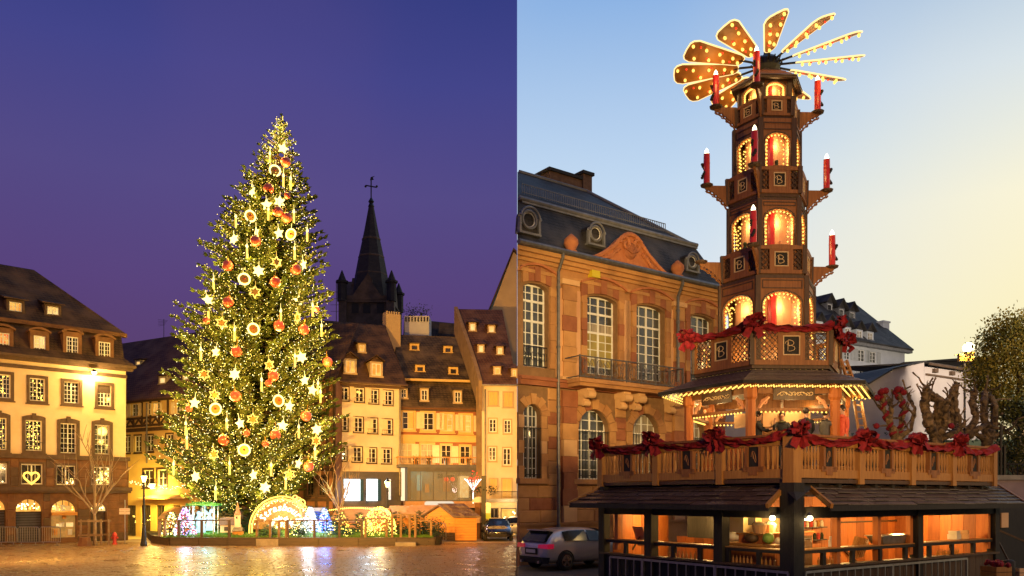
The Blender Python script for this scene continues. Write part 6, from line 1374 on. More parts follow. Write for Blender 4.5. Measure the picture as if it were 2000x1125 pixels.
# string course, cornice, gutter
b = MB(); b.box(-.0, Lh+.1, -.20, 0, zstr-.18, zstr+.02); b.box(0, Lh+.16, -.27, 0, zstr+.02, zstr+.12); b.box(0, Lh+.06, -.1, 0, zstr+.12, zstr+.18); b.build('string_course', M['st2'], R0)
b = MB()
for z0, z1, pr in ((zc-.95, zc-.82, .12), (zc-.55, zc-.42, .14), (zc-.42, zc-.27, .28), (zc-.27, zc-.12, .42)): b.hexa([(sk(-pr), -pr, z0), (Lh+pr, -pr, z0), (Lh+pr, 0, z0), (.01, 0, z0), (sk(-pr), -pr, z1), (Lh+pr, -pr, z1), (Lh+pr, 0, z1), (.01, 0, z1)])
b.build('cornice', M['st0'], R0)
b = MB(); b.box(0, Lh+.06, -.05, 0, zc-.82, zc-.55); b.build('frieze', M['st3'], R0)
ro = .52
b = MB(); b.tube([(sk(-ro)+.05, -ro, zc-.02), (Lh+ro, -ro, zc-.02), (Lh+ro, 3, zc-.02)], .11, 8); b.box(0, Lh+ro-.1, -ro+.1, 0, zc-.12, zc-.03); b.build('gutter', M['zinc'], R0)
for px in (1083, 1316):
    u = f.uv(px, 760)[0]; zlow = .4 if px < 1200 else zstr+.6
    b = MB(); b.tube([(u, -ro, zc-.1), (u, -ro, zc-.25), (u, -.24, zc-.75), (u, -.24, zlow)], .065, 8); dp = b.build('downpipe', M['zinc'], R0); b = MB()
    for k in range(5): b = MB(); b.lathe([(.085, 0), (.085, .08)], 8, (u, -.24, zlow+1.0+k*(zc-zlow-2.4)/4)); b.build('pipe_clip', M['zinc'], dp)
u, z = f.uv(1155, 538); b = MB(); b.box(u-.22, u+.22, -.3, -.02, z-.14, z+.14); b.build('yellow_box', mat('yellow_alarm_box', (.62, .50, .02), None, rough=.5), R0)
# mansard
yb = 1.15; ue, zbk = f.uv(1356, 483, yb); zbk = (zbk+f.uv(1020, 390, yb)[1])/2; ubk = ue
b = MB(); E = [(sk(-.42), -.42, zc), (Lh+.42, -.42, zc), (Lh+.42, 12, zc)]; Mi = [(0.01, .0, zc+.35), (Lh-.05, 0, zc+.35), (Lh-.05, 12, zc+.35)]; Bk = [(sk(yb), yb, zbk), (ubk, yb, zbk), (ubk, 12, zbk)]
for a, c in ((E, Mi), (Mi, Bk)): b.poly([a[0], a[1], c[1], c[0]]); b.poly([a[1], a[2], c[2], c[1]])
b.poly([(sk(-.42), -.42, zc), (.01, 0, zc+.35), (sk(yb), yb, zbk), (sk(12), 12, zbk), (sk(12), 12, zc)]); mans = b.build('roof', M['slate'], R0)
ya = 5.6; ua, za = f.uv(1146, 375, ya)
b = MB(); b.poly([(sk(yb), yb, zbk), (ubk, yb, zbk), (ua, ya, za), (sk(ya), ya, za)]); b.poly([(ubk, yb, zbk), (ubk, 12, zbk), (ua, ya, za)]); b.poly([(sk(ya), ya, za), (ua, ya, za), (ubk, 12, zbk), (sk(12), 12, zbk)]); b.poly([(sk(yb), yb, zbk), (sk(ya), ya, za), (sk(12), 12, zbk)]); b.build('upper_roof', M['slate'], R0)
b = MB(); b.tube([(sk(yb)+.02, yb-.08, zbk+.05), (ubk+.1, yb-.08, zbk+.05)], .10, 8); b.box(sk(yb)+.15, ubk+.1, yb-.12, yb+.2, zbk-.12, zbk+.0); b.tube([(sk(ya)+.1, ya, za+.04), (ua, ya, za+.04), (ubk, yb+.05, zbk+.08)], .08, 6); b.build('lead_flashing', M['lead'], R0)
b = MB(); fr_ = .22; p0 = Vector((sk(2.3)+.1, yb+(ya-yb)*fr_, zbk+(za-zbk)*fr_)); p1 = Vector((ubk-(ubk-ua)*fr_-.3, p0.y, p0.z))
for dz_ in (.08, .42): b.bar(p0+Vector((0, 0, dz_)), p1+Vector((0, 0, dz_)), .03)
for i in range(70): q = p0.lerp(p1, i/69); b.bar(q+Vector((0, 0, .02)), q+Vector((0, 0, .44)), .025)
b.build('snow_guard', M['lead'], R0)
# chimney stack
r = f.rect(1066, 1146, 335, 385, ya+.5); b = MB(); b.box(r[0], r[1]-.55, ya+.2, ya+1.3, r[2]-1.0, r[3]-.35); b.box(r[1]-.58, r[1], ya+.1, ya+1.4, r[2]-1.0, r[3]-.05); b.build('chimney', mat('old_brick_stack', (.10, .055, .035), (.17, .10, .06), 4, .9, .5, 12), R0)
b = MB(); b.box(r[0]-.1, r[1]-.6, ya+.1, ya+1.4, r[3]-.349, r[3]-.2); b.box(r[1]-.66, r[1]+.08, ya, ya+1.5, r[3]-.05, r[3]+.1); b.build('chimney_cap', M['soot'], R0)
# round dormers
for px, py, rpx in ((1034, 429, 18), (1164, 456, 16), (1352, 511, 15)):
    u, z = f.uv(px, py, .1); r_ = rpx*33/F; o = thing('round_dormer', None, None); o.parent = R0; o.location = (u, .1, z)
    b = MB(); b.prism([(-r_*1.25, -r_*1.45), (r_*1.25, -r_*1.45), (r_*1.15, -r_*.3)]+[(r_*1.12*cos(t), r_*1.12*sin(t)+.02) for t in (.2, .6, 1.0, pi/2, 2.14, 2.54, 2.94)]+[(-r_*1.15, -r_*.3)], .03, .3 if px < 1100 else 1.3); b.build('cheek', M['slate'], o)
    b = MB(); b.tube([(r_*.9*cos(t), 0, r_*.9*sin(t)) for t in [2*pi*i/20 for i in range(20)]], r_*.16, 6, closed=True); b.box(-r_*1.4, r_*1.4, -.1, .2, -r_*1.6, -r_*1.38)
    b.tube([(r_*1.25*cos(t), -.08, r_*1.25*sin(t)) for t in [.15+(pi-.3)*i/10 for i in range(11)]], r_*.13, 6)
    for s in (-1, 1): b.bar((s*r_*1.25, 0, -r_*1.4), (s*r_*1.22, 0, r_*.2), r_*.28, .14, up=(0, 1, 0)); b.tube([(s*(r_*1.3+.05*cos(t)), -.05, r_*.2+.05*sin(t)) for t in [2*pi*i/8 for i in range(8)]], .04, 5, closed=True)
    b.build('surround', M['lead'], o)
    b = MB(); b.tube([(r_*.42*cos(t), .06, r_*.42*sin(t)) for t in [2*pi*i/14 for i in range(14)]], .03, 5, closed=True); b.tube([(r_*.74*cos(t), .06, r_*.74*sin(t)) for t in [2*pi*i/18 for i in range(18)]], .045, 5, closed=True)
    for k in range(8): a = k*pi/4; b.bar((0, .06, 0), (r_*.75*cos(a), .06, r_*.75*sin(a)), .03, .03, up=(0, 1, 0))
    b.build('round_window', M['white'], o); b = MB(); b.lathe([(.01, .08), (r_*.8, .08), (r_*.8, .1), (.01, .1)], 18, ax='y'); b.build('pane', M['glassR'], o)
# curved pediment with its shell
ped = thing('pediment', None, None); ped.parent = R0; up0, zp0 = f.uv(1136, 497, -.3); up1 = f.uv(1315, 540, -.3)[0]; ped.location = (up0, -.34, zc-.02); wp = up1-up0; hp_ = f.uv(1236, 460, -.3)[1]-zc
def pc(t): t = abs(t); return hp_*(1 if t < .0 else max(.0, (cos(min(t*1.05, 1)*pi)+1)/2*.80+.20*max(0, 1-(t/.34)**2)))
n = 28; top = [(wp/2+wp/2*(-1+2*i/n), max(pc(-1+2*i/n), .05)) for i in range(n+1)]
b = MB(); b.prism([(0, 0), (wp, 0)]+top[::-1], .0, .35); b.build('tympanum', M['carved'], ped)
b = MB(); b.tube([(x, -.06, z) for x, z in top[:12]], .09, 6); b.tube([(x, -.06, z) for x, z in top[17:]], .09, 6); b.tube([(x, -.06, z+.0) for x, z in top[11:18]], .10, 6)
b.tube([(x*.86+wp*.07, -.05, z*.72) for x, z in top[3:11]], .06, 5); b.tube([(x*.86+wp*.07, -.05, z*.72) for x, z in top[18:26]], .06, 5)
for s in (-1, 1): b.tube([(wp/2+s*(.34+.30*(1-q/14)*cos(q*.62)), -.10, hp_*.60+.34*(1-q/14)*sin(q*.62)+.1) for q in range(14)], .07, 6)
for s in (-1, 1): b.tube([(wp/2+s*(.75+q*.12), -.06, hp_*.42-q*.075+.06*sin(q*1.3)) for q in range(9)], .08, 5)
b.build('scroll', M['carved'], ped)
b = MB(); b.lathe([(.02, -.16), (.26, -.12), (.36, -.02), (.38, .06)], 14, (wp/2, 0, hp_*.52), ax='y')
for k in range(9): a = pi*.1+k*pi*.1; b.tube([(wp/2, -.16, hp_*.42), (wp/2+.36*cos(a), -.13, hp_*.46+.34*sin(a))], .045, 5)
b.build('shell', M['st2'], ped)
for px, py in ((1117, 477), (1325, 528)):
    u, z = f.uv(px, py+12, -.25); b = MB(); b.lathe([(.26, 0), (.26, .16), (.17, .2), (.3, .45), (.28, .62), (.1, .8), (.02, .86)], 14, (u, -.2, zc)); b.build('finial', M['carved'], R0, True)
# balcony
bu0, bu1 = f.uv(1128, 745, -.9)[0], f.uv(1331, 750, -.9)[0]; bal = thing('balcony', None, None); bal.parent = R0; bal.location = (bu0, 0, zstr+.02); wb = bu1-bu0
b = MB(); b.box(0, wb, -1.05, -.28, -.02, .13); b.box(.08, wb-.08, -.95, -.21, -.16, -.021); b.build('slab', M['st3'], bal)
for px in (1150, 1222, 1250, 1318):
    x = f.uv(px, 760, -.5)[0]-bu0; b = MB(); b.box(x-.19, x+.19, -.62, -.02, -.44, -.165); b.box(x-.15, x+.15, -.36, -.02, -.80, -.441); b.lathe([(.17, -.2), (.17, .2)], 12, (x, -.56, -.40), ax='x'); b.lathe([(.12, -.17), (.12, .17)], 10, (x, -.32, -.74), ax='x'); b.build('corbel', M['st1'], bal)
b = MB()
for zz_ in (.2, .98): b.bar((.03, -1.0, zz_), (wb-.03, -1.0, zz_), .045)
for x in (.03, wb-.03):
    for zz_ in (.2, .98): b.bar((x, -1.0, zz_), (x, -.05, zz_), .04)
    b.bar((x, -1.0, .13), (x, -1.0, 1.02), .05)
npn = 7
for i in range(npn+1): x = .03+(wb-.06)*i/npn; b.bar((x, -1.0, .13), (x, -1.0, .99), .04)
for i in range(npn):
    xa = .03+(wb-.06)*(i+.5)/npn; wq = (wb-.06)/npn/2-.04
    for s in (-1, 1):
        b.tube([(xa+s*(wq*.55+wq*.38*(1-q/16)*cos(q*.55)), -1.0, .72+.2*(1-q/16)*sin(q*.55)) for q in range(16)], .012, 4); b.tube([(xa+s*(wq*.5+wq*.4*(1-q/16)*cos(q*.55)), -1.0, .40-.19*(1-q/16)*sin(q*.55)) for q in range(16)], .012, 4)
        for q in (.33, .66): b.bar((xa+s*wq*q*1.4, -1.0, .2), (xa+s*wq*q*1.4, -1.0, .98), .012)
    b.tube([(xa+.10*cos(t), -1.0, .58+.2*sin(t)) for t in [2*pi*q/10 for q in range(10)]], .013, 4, closed=True)
b.build('iron_rail', mat('grey_wrought_iron', (.10, .085, .08), (.17, .15, .14), 6, .5, metal=.5), bal)
# ---------------------------------------------------------------- the parked grey hatchback
car('parked_car', 'silver grey hatchback seen from behind, parked along the sandstone palace', (X(1128, 30.3), 30.3, GZ+.02), f.rz, 'cargrey')
# ================================================================ behind the pyramid
f = Fac('white_house', 'cool white house with dark dormered roof behind the pyramid', 'house', 1560, 66, 1774, 74, GZ)
R0 = f.root; Lh = f.L; ze = f.uv(1700, 672)[1]; ub1 = f.uv(1767, 690)[0]
ws = [(1649, 1661, 680, 702), (1676, 1690, 683, 706), (1699, 1712, 687, 709), (1679, 1692, 720, 746), (1702, 1714, 724, 746), (1650, 1662, 716, 742)]
hs = [f.rect(*q) for q in ws]; b = MB(); wall(b, 0, ub1, 0, ze, hs, .25); shell(b, 0, ub1, 9, 0, ze); b.build('wall', M['bluewhite'], R0)
for r in hs: window(R0, r, .1, 2, 3); shutter(R0, r[0]-.5, r[0]-.06, r[2], r[3], 'shutgrey'); shutter(R0, r[1]+.06, r[1]+.5, r[2], r[3], 'shutgrey')
zr = f.uv(1640, 590, 5)[1]; u2 = f.uv(1672, 600, 5)[0]
b = MB(); b.slab([(-1, -.5, ze-.1), (ub1+.6, -.5, ze-.1), (u2, 5, zr), (-1, 5, zr)], (0, 0, .12)); b.slab([(ub1+.6, -.5, ze-.1), (ub1+.6, 10, ze-.1), (u2, 5, zr)], (0, 0, .12)); b.build('roof', M['slate'], R0)
b = MB(); b.box(-1, ub1+.5, -.45, 0, ze-.35, ze-.1); b.build('cornice', M['lead'], R0)
for px, py in ((1601, 644), (1622, 648), (1656, 655), (1679, 660), (1700, 664)): dormer_px(f, px-5, px+5, py-14, py, ry(f, px, py+2, -.5, ze-.1, 5, zr), .9, 'gable', 'bluewhite', 'slate', 'curtain', .1, .22, 2, 2, rise=.7)
for px, py in ((1621, 606), (1644, 616), (1665, 622)): dormer_px(f, px-4.5, px+4.5, py-12, py, ry(f, px, py+2, -.5, ze-.1, 5, zr), .9, 'gable', 'lead', 'slate', 'glass', .1, .25, 1, 1, rise=.8)
r = f.rect(1725, 1737, 630, 672, 2.0); b = MB(); b.box(r[0], r[1], 2, 2.8, r[2]-.5, r[3]); b.box(r[0]-.08, r[1]+.08, 1.92, 2.88, r[3], r[3]+.15); b.build('chimney', M['bluewhite'], R0)
f = Fac('annexe', 'long pinkish white low building behind the bare plane trees', 'building', 1690, 50, 1930, 54, GZ)
R0 = f.root; uk, zk = f.uv(1805, 708); u0, z0 = f.uv(1696, 752); um, zm = f.uv(1744, 722); ur, zr = f.uv(1900, 722)
b = MB(); b.prism([(u0-1.5, 0), (uk, 0), (uk, zk), (um, zm), (u0, z0), (u0-1.5, z0-.5)], 0, 8); b.build('wall', M['rosewhite'], R0)
b = MB(); b.poly([(uk+.01, -.0, 0), (f.L+1, .6, 0), (f.L+1, .6, zr-.2), (uk+.01, 0, zk-.25)]); b.build('side_wall', M['rosewhite'], R0)
b = MB(); b.slab([(u0-.1, -.15, z0+.02), (um, -.15, zm+.02), (um, 8, zm+.02), (u0-.1, 8, z0+.02)], (0, 0, .1)); b.slab([(um, -.15, zm+.02), (uk+.1, -.15, zk+.02), (uk+.1, 8, zk+.02), (um, 8, zm+.02)], (0, 0, .1))
b.slab([(uk+.1, -.3, zk-.1), (f.L+1, .3, zr-.1), (f.L+1, 8, zr+.8), (uk+.1, 8, zk+.8)], (0, 0, .1)); b.build('roof', M['slate'], R0)
b = MB(); b.tube([(uk+.1, -.32, zk-.12), (f.L+1, .28, zr-.12)], .09, 6)
for k in range(4): t_ = (k+.5)/4; p = Vector((uk+.1, -.1, zk-.42)).lerp(Vector((f.L+1, .5, zr-.42)), t_); b.box(p.x-.16, p.x+.16, p.y-.12, p.y+.1, p.z-.16, p.z+.1)
b.bar((uk+.1, -.06, zk-.75), (f.L+1, .54, zr-.75), .12); b.build('gutter', M['sill'], R0)
f = Fac('grey_roofed_hall', 'low hall with flat dark grey roof behind the annexe', 'building', 1760, 70, 1960, 70, GZ)
r = f.rect(1768, 1950, 700, 735); b = MB(); b.prism([(r[0], 0), (r[1], 0), (r[1], r[3]), (r[0], r[3]-.55)], 0, 8); b.build('wall', M['slate'], f.root); b = MB(); b.slab([(r[0]-.3, -.3, r[3]-.56), (r[1], -.3, r[3]+.02), (r[1], 8, r[3]+.02), (r[0]-.3, 8, r[3]-.56)], (0, 0, .2)); b.build('roof', M['slate'], f.root)
f = Fac('far_wall', 'pale grey garden wall with dark hedge seen beyond the plane trees', 'wall', 1640, 47, 2060, 47, GZ); b = MB(); b.box(0, f.L, 0, .4, 0, f.uv(1850, 872)[1]); b.build('wall', M['rosewhite'], f.root)
b = MB(); rh = random.Random(2); zt = f.uv(1850, 850)[1]
for _ in range(2600): v = Vector((rh.uniform(0, f.L), rh.uniform(-.6, -.1), rh.uniform(.4, zt)+.25*sin(_))); d = Vector((rh.uniform(-1, 1), rh.uniform(-1, 1), rh.uniform(-.5, 1)))*.2; e = d.orthogonal().normalized()*.09; b.poly([v-e, v+d, v+e])
b.box(0, f.L, -.4, -.2, 0, zt-.3); o = b.build('hedge', M['hedge']); o.location = f.root.location; o.rotation_euler = f.root.rotation_euler; tag(o, 'dark clipped hedge in front of the garden wall, behind the plane trees', 'hedge', kind='thing')
# lamp standard
Dl = 45; t = thing('street_lamp', 'tall lamp with glowing globe above the pinkish annexe', 'street lamp', (X(1884, Dl), Dl, GZ)); s = Dl/F
b = MB(); b.lathe([(.12, 0), (.10, .3), (.07, 1), (.055, Z(705, Dl)-GZ)], 8); b.build('post', M['zinc'], t)
b = MB(); zz_ = Z(706, Dl)-GZ; b.box(-.34, .46, -.12, .12, zz_, zz_+.42); b.bar((-.55, 0, zz_+.36), (.5, 0, zz_+.36), .05); b.lathe([(.3, 0), (.34, .08), (.1, .12)], 8, (.2, 0, zz_+.4)); b.build('lamp_head', mat('brass_lamp_housing', (.38, .20, .03), (.48, .28, .05), 5, .4), t)
b = MB(); b.ball((.20, -.05, zz_+.74), .30, 12, 8); b.build('globe', lit('lamp_globe', (1, .86, .45), 8), t); light('POINT', (X(1884, Dl)+.2, Dl-.4, GZ+zz_+.74), 900, (1, .70, .28), .25, name='lamp_globe_light')
# ---------------------------------------------------------------- foliage tree at the right edge
def leafy(label, px, D, pyb, pyt, wpx, n, seed, mats=('leafy', 'leafy2')):
    rr = random.Random(seed); s = D/F; h = (pyb-pyt)*s; R = wpx/2*s; t = thing('leafy_tree', label, 'tree', (X(px, D), D, GZ)); zc_ = Z(pyb, D)-GZ; b = MB(); V_ = []
    b.tube([(0, 0, 0), (.1, 0, zc_*.5), (0, .1, zc_+h*.5)], [.28, .24, .10], 8)
    for k in range(16):
        a = rr.uniform(0, 6.28); z0 = zc_*.6+rr.random()*h*.5; L_ = R*rr.uniform(.5, .95); e = Vector((cos(a)*L_, sin(a)*L_, z0+h*.3)); b.tube([(0, 0, z0), (e.x*.5, e.y*.5, z0+h*.08), tuple(e)], [.09, .06, .02], 5, cap=False)
    b.build('trunk', M['planebark'], t)
    lm = [MB(), MB()]
    clumps = []
    for k in range(int(n/60)):
        a = rr.uniform(0, 6.283); q = rr.random(); z = zc_+h*q; rmax = R*(sin(pi*min(max(.12+q*.85, 0), 1))**.55); rad = rmax*rr.random()**.45; clumps.append((Vector((cos(a)*rad, sin(a)*rad, z)), rr.random() < .55))
    for c_, warm in clumps:
        m_ = lm[0 if warm else 1]
        for _ in range(60):
            v = c_+Vector((rr.gauss(0, .30), rr.gauss(0, .30), rr.gauss(0, .34))); d = Vector((rr.uniform(-.7, .7), rr.uniform(-.7, .7), rr.uniform(-.2, 1))).normalized()*rr.uniform(.11, .19); e = d.orthogonal().normalized(); e = (Matrix.Rotation(rr.uniform(0, 6.28), 3, d.normalized()) @ e)*rr.uniform(.03, .05)
            m_.poly([v-d*.5, v-e, v+d*.5, v+e])
    cr = lm[0].build('crown', M[mats[0]], t); lm[1].build('inner_foliage', M[mats[1]], cr)
    return t
leafy('olive and gold leaved tree at the right edge beside the lamp', 1992, 39, 800, 626, 172, 21000, 5)
leafy('darker green tree low behind the black iron fence', 2010, 36, 905, 790, 130, 6000, 6, ('leafy2', 'hedge'))
# ---------------------------------------------------------------- pollarded plane trees
def plane_tree(label, limbs, D, base, seed, red=()):
    """Knobbly pollard: limbs are lists of (px, py, thickness px) from fork to fist."""
    rr = random.Random(seed); s = D/F; x0 = X(base[0], D); t = thing('plane_tree', label, 'tree', (x0, D, GZ), group='pollarded plane trees'); b = MB(); zf = Z(base[1], D)-GZ
    b.tube([(0, 0, 0), (.05, 0, zf*.5), (0, 0, zf)], [.30, .25, .24], 9); b.build('trunk', M['planebark'], t)
    b = MB(); ends = []
    for L_ in limbs:
        pts = [Vector((0, 0, zf-.1))]+[Vector((X(px, D)-x0, rr.uniform(-.25, .25), Z(py, D)-GZ)) for px, py, _ in L_]; rad = [.17]+[tp*s/2*.8 for _, _, tp in L_]
        P2, R2 = [], []
        for i in range(len(pts)-1):
            for k in range(7): t_ = k/7; P2.append(pts[i].lerp(pts[i+1], t_)+Vector((rr.gauss(0, .02), rr.gauss(0, .02), 0))); R2.append((rad[i]+(rad[i+1]-rad[i])*t_)*rr.uniform(.80, 1.12))
        P2.append(pts[-1]); R2.append(rad[-1]*1.15); P2.append(pts[-1]+(pts[-1]-pts[-2]).normalized()*rad[-1]*.8); R2.append(rad[-1]*.55)
        b.tube(P2, R2, 8); ends.append((P2, R2))
        for q_ in range(34):
            i = len(P2)-1-rr.randrange(0, 4) if q_ < 14 else rr.randrange(3, len(P2)); a = rr.uniform(0, 6.28); b.ball(P2[i]+Vector((cos(a), sin(a), rr.uniform(-.3, .3)))*R2[i]*.85, R2[i]*rr.uniform(.14, .36), 6, 4)
    
        for _ in range(7):
            a = rr.uniform(0, 6.28); p_ = P2[-1]; d_ = Vector((cos(a)*.6, sin(a)*.4, rr.uniform(.2, 1))).normalized()*rr.uniform(.12, .34); b.tube([p_, p_+d_], [.022, .008], 4)
        for _ in range(4):                     # thin crooked side shoots
            p_ = P2[rr.randrange(4, len(P2))]; pts_ = [p_]; d_ = Vector((rr.uniform(-1, 1), rr.uniform(-.4, .4), rr.uniform(-.1, .9))).normalized()
            for q_ in range(5): d_ = (d_+Vector((rr.gauss(0, .4), rr.gauss(0, .3), rr.gauss(.1, .3)))).normalized(); p_ = p_+d_*rr.uniform(.10, .22); pts_.append(p_)
            b.tube(pts_, [.05, .045, .04, .03, .028, .045], 5)
    b.build('limb', M['planebark'], t)
    k = 0
    for j, lb in red:
        P2, R2 = ends[j]; q = MB(); pts = []
        n = len(P2)
        for i in range(40): u = i/39*(n-3)+1; i0 = int(u); p = P2[i0].lerp(P2[min(i0+1, n-1)], u-i0); a = i*.75; pts.append(p+Vector((cos(a), sin(a), 0))*(R2[i0]*1.05+.02))
        q.tube(pts, [.05+.035*abs(sin(i*1.7)) for i in range(40)], 5)
        for _ in range(5): q.ball(P2[-1]+Vector((rr.gauss(0, .12), rr.gauss(0, .1), rr.gauss(.05, .12))), .14, 7, 5)
        o = q.build('ribbon', M['fabric']); o.location = t.location; tag(o, lb, 'ribbon', 'red ribbons wound round the plane trees')
    return t
plane_tree('thick pollard plane tree with fist shaped limbs, in front of the annexe corner', [[(1812, 830, 26), (1806, 790, 22), (1808, 760, 18)], [(1838, 820, 30), (1832, 785, 26), (1815, 765, 20)], [(1845, 830, 22), (1842, 795, 16), (1846, 785, 14)], [(1860, 845, 14), (1880, 828, 10)]], 33, (1828, 855), 3)
plane_tree('pollard plane tree with two tall fists beside the lamp post', [[(1872, 830, 20), (1868, 790, 16), (1870, 752, 15)], [(1862, 820, 14), (1858, 790, 13), (1858, 763, 15)], [(1900, 840, 16), (1930, 830, 12), (1955, 838, 9)], [(1905, 815, 18), (1898, 785, 16), (1905, 765, 18)]], 34.5, (1880, 858), 5)
plane_tree('pollard plane tree with crooked low limbs near the black fence', [[(1920, 820, 20), (1918, 785, 18), (1925, 768, 14)], [(1945, 830, 16), (1940, 795, 15), (1938, 775, 15)], [(1900, 848, 12), (1880, 842, 10)], [(1960, 845, 12), (1975, 835, 8)]], 35.5, (1928, 856), 7)
plane_tree('small pollard plane tree wound with red ribbon, nearest the ladder', [[(1740, 838, 12), (1726, 805, 10), (1722, 775, 11)], [(1738, 820, 12), (1742, 800, 12), (1741, 780, 13)], [(1760, 838, 12), (1766, 800, 11), (1760, 770, 13)], [(1775, 840, 9), (1782, 800, 8), (1780, 772, 10)]], 33.5, (1752, 852), 9, [(0, 'red ribbon winding up the limb beside the ladder'), (2, 'red ribbon with a ball top on the plane tree limb right of it')])
for px, py, lb in ((1712, 832, 'pink red ball ornament beside the ladder foot'), (1858, 832, 'pink red ball ornament between the two thick plane trees')):
    b = MB(); b.ball((0, 0, 0), .12, 10, 7); tag(b.build('ball_ornament', M['fabric'], None, True, P(px, py, 32)), lb, 'ornament', 'red balls in the plane trees')
# black iron fence and gate pier at the far right
Df = 33.5; t = thing('iron_fence', 'tall black iron gate posts and railing beyond the stall', 'fence', (X(1945, Df), Df, GZ)); x0_ = X(1945, Df)
for px in (1948, 1955, 1962): b = MB(); b.tube([(X(px, Df)-x0_, 0, 0), (X(px, Df)-x0_, 0, Z(832 if px == 1955 else 870, Df)-GZ)], .06, 6); b.build('post', M['black'], t)
for k in range(9): b = MB(); x_ = X(1972+k*9, Df)-x0_; b.tube([(x_, .1, 0), (x_, .1, Z(905, Df)-GZ)], .022, 5); b.build('bar', M['black'], t)
b = MB(); 
for py in (906, 928): b.bar((X(1948, Df)-x0_, .1, Z(py, Df)-GZ), (X(2050, Df)-x0_, .1, Z(py, Df)-GZ), .05)
b.build('rail', M['black'], t)
t = thing('stone_bench_wall', 'mauve grey low wall beyond the stall roof at the right edge', 'wall', (X(1930, 31), 31, GZ)); b = MB(); b.box(0, 5, 0, .6, 0, Z(931, 31)-GZ-.12); b.build('wall', mat('mauve_stone', (.27, .21, .23), (.34, .27, .29), 2, .8), t); b = MB(); b.box(-.1, 5.1, -.1, .7, Z(931, 31)-GZ-.12, Z(928, 31)-GZ); b.build('coping', M['lead'], t)
# ================================================================ the market stall: two open fronts meeting at a corner post
th = radians(35); C0 = Vector((X(1547, 20.5), 20.5, GZ)); LX, LY = 10.4, 7.3
stl = thing('market_stall', 'large dark wooden stall with shingled pent roof, open lit counters and railed deck above', 'market stall', C0, th)
def W(x, y, z): return C0+Vector((cos(th)*x-sin(th)*y, sin(th)*x+cos(th)*y, z))
def sl(px, py, face, off=0):
    """Photo pixel onto one of the stall's two fronts ('r': local y = off; 'l': local x = off). Returns distance along it and height."""
    k = (px-CX)/F; d = Vector((cos(th), sin(th))); n = Vector((-sin(th), cos(th)))
    ax = n if face == 'r' else d; base = C0.xy.dot(ax)+off; D = base/(k*ax.x+ax.y); p = Vector((k*D, D))-C0.xy
    return (p.dot(d) if face == 'r' else p.dot(n)), Z(py, D)-GZ
ZC = .93; ZEV = 2.36; ZRD = 2.92; ZDK = 3.05; ZRB = 3.08; ZRT = 4.16
print('stall chk', sl(1160, 975, 'l'), sl(1940, 865, 'r'), sl(1547, 1100, 'r'), sl(1547, 848, 'r'))
# frame posts
def post(x, y, w=.22, z1=ZRD, m='soot', z0=0):
    b = MB(); b.box(x-w/2, x+w/2, y-w/2, y+w/2, z0, z1); b.lathe([(w*.75, 0), (w*.75, .12), (w*.55, .2)], 4, (x, y, ZC-.02)) if False else None
    return b.build('post', M[m], stl)
lpos = [sl(px, 1000, 'l')[0] for px in (1180, 1272, 1409)]; rpos = [sl(px, 1000, 'r')[0] for px in (1790, 1940)]
LYE, LXE = lpos[0], rpos[1]
post(.0, .0, .42, 2.95)
for y in lpos: post(.0, y, .30 if y != lpos[0] else .26, 2.6)
for x in rpos: post(x, .0, .27, 2.6)
for x, y in ((LXE, LYE), (LXE*.5, LYE), (LXE, LYE*.5), (0, LYE)): post(x, y, .2)
for x in (2.0, 3.9): b = MB(); b.box(x-.08, x+.08, .02, .18, 0, 2.5); b.build('inner_post', M['board'], stl)
for y in [(lpos[i]+.22) for i in (1, 2)]+[LYE-.35]: b = MB(); b.box(.0, .14, y-.3, y-.14, ZC, 2.5); b.build('inner_post', M['board'], stl)
for x in (rpos[0]-.26, LXE-.26, .34): b = MB(); b.box(x-.07, x+.07, .0, .14, ZC, 2.5); b.build('inner_post', M['board'], stl)
# parapet: dark boards below, sill, second rail
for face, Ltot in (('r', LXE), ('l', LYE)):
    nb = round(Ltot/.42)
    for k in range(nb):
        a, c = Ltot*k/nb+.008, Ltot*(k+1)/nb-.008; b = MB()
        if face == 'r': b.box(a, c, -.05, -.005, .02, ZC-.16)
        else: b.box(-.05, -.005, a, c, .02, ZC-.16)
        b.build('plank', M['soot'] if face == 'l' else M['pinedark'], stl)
    for z0, z1, pr, m in ((ZC-.16, ZC-.10, .16, 'pinedark'), (ZC+.22, ZC+.30, .04, 'soot')):
        b = MB()
        if face == 'r': b.box(-.1, Ltot+.1, -pr, .14, z0, z1)
        else: b.box(-pr, .14, -.1, Ltot+.1, z0, z1)
        b.build('sill' if z0 < ZC else 'rail', M[m], stl)
    b = MB(); zz = ZC+.302
    if face == 'r': b.box(.2, Ltot-.1, -.03, .30, zz, zz+.03)
    else: b.box(-.03, .30, .2, Ltot-.1, zz, zz+.03)
    b.build('counter_top', M['pinelight'], stl)
    n = 8 if face == 'r' else 7
    for k in range(n+1):
        c = Ltot*k/n; b = MB()
        if face == 'r': b.box(c-.06, c+.06, -.04, .06, ZC-.1, ZC+.22)
        else: b.box(-.04, .06, c-.06, c+.06, ZC-.1, ZC+.22)
        b.build('stud', M['soot'], stl)
    # header beam under the eave
    b = MB()
    if face == 'r': b.box(-.1, Ltot+.1, -.1, .12, 2.05, 2.34)
    else: b.box(-.1, .12, -.1, Ltot+.1, 2.05, 2.34)
    b.build('header_beam', M['soot'], stl)
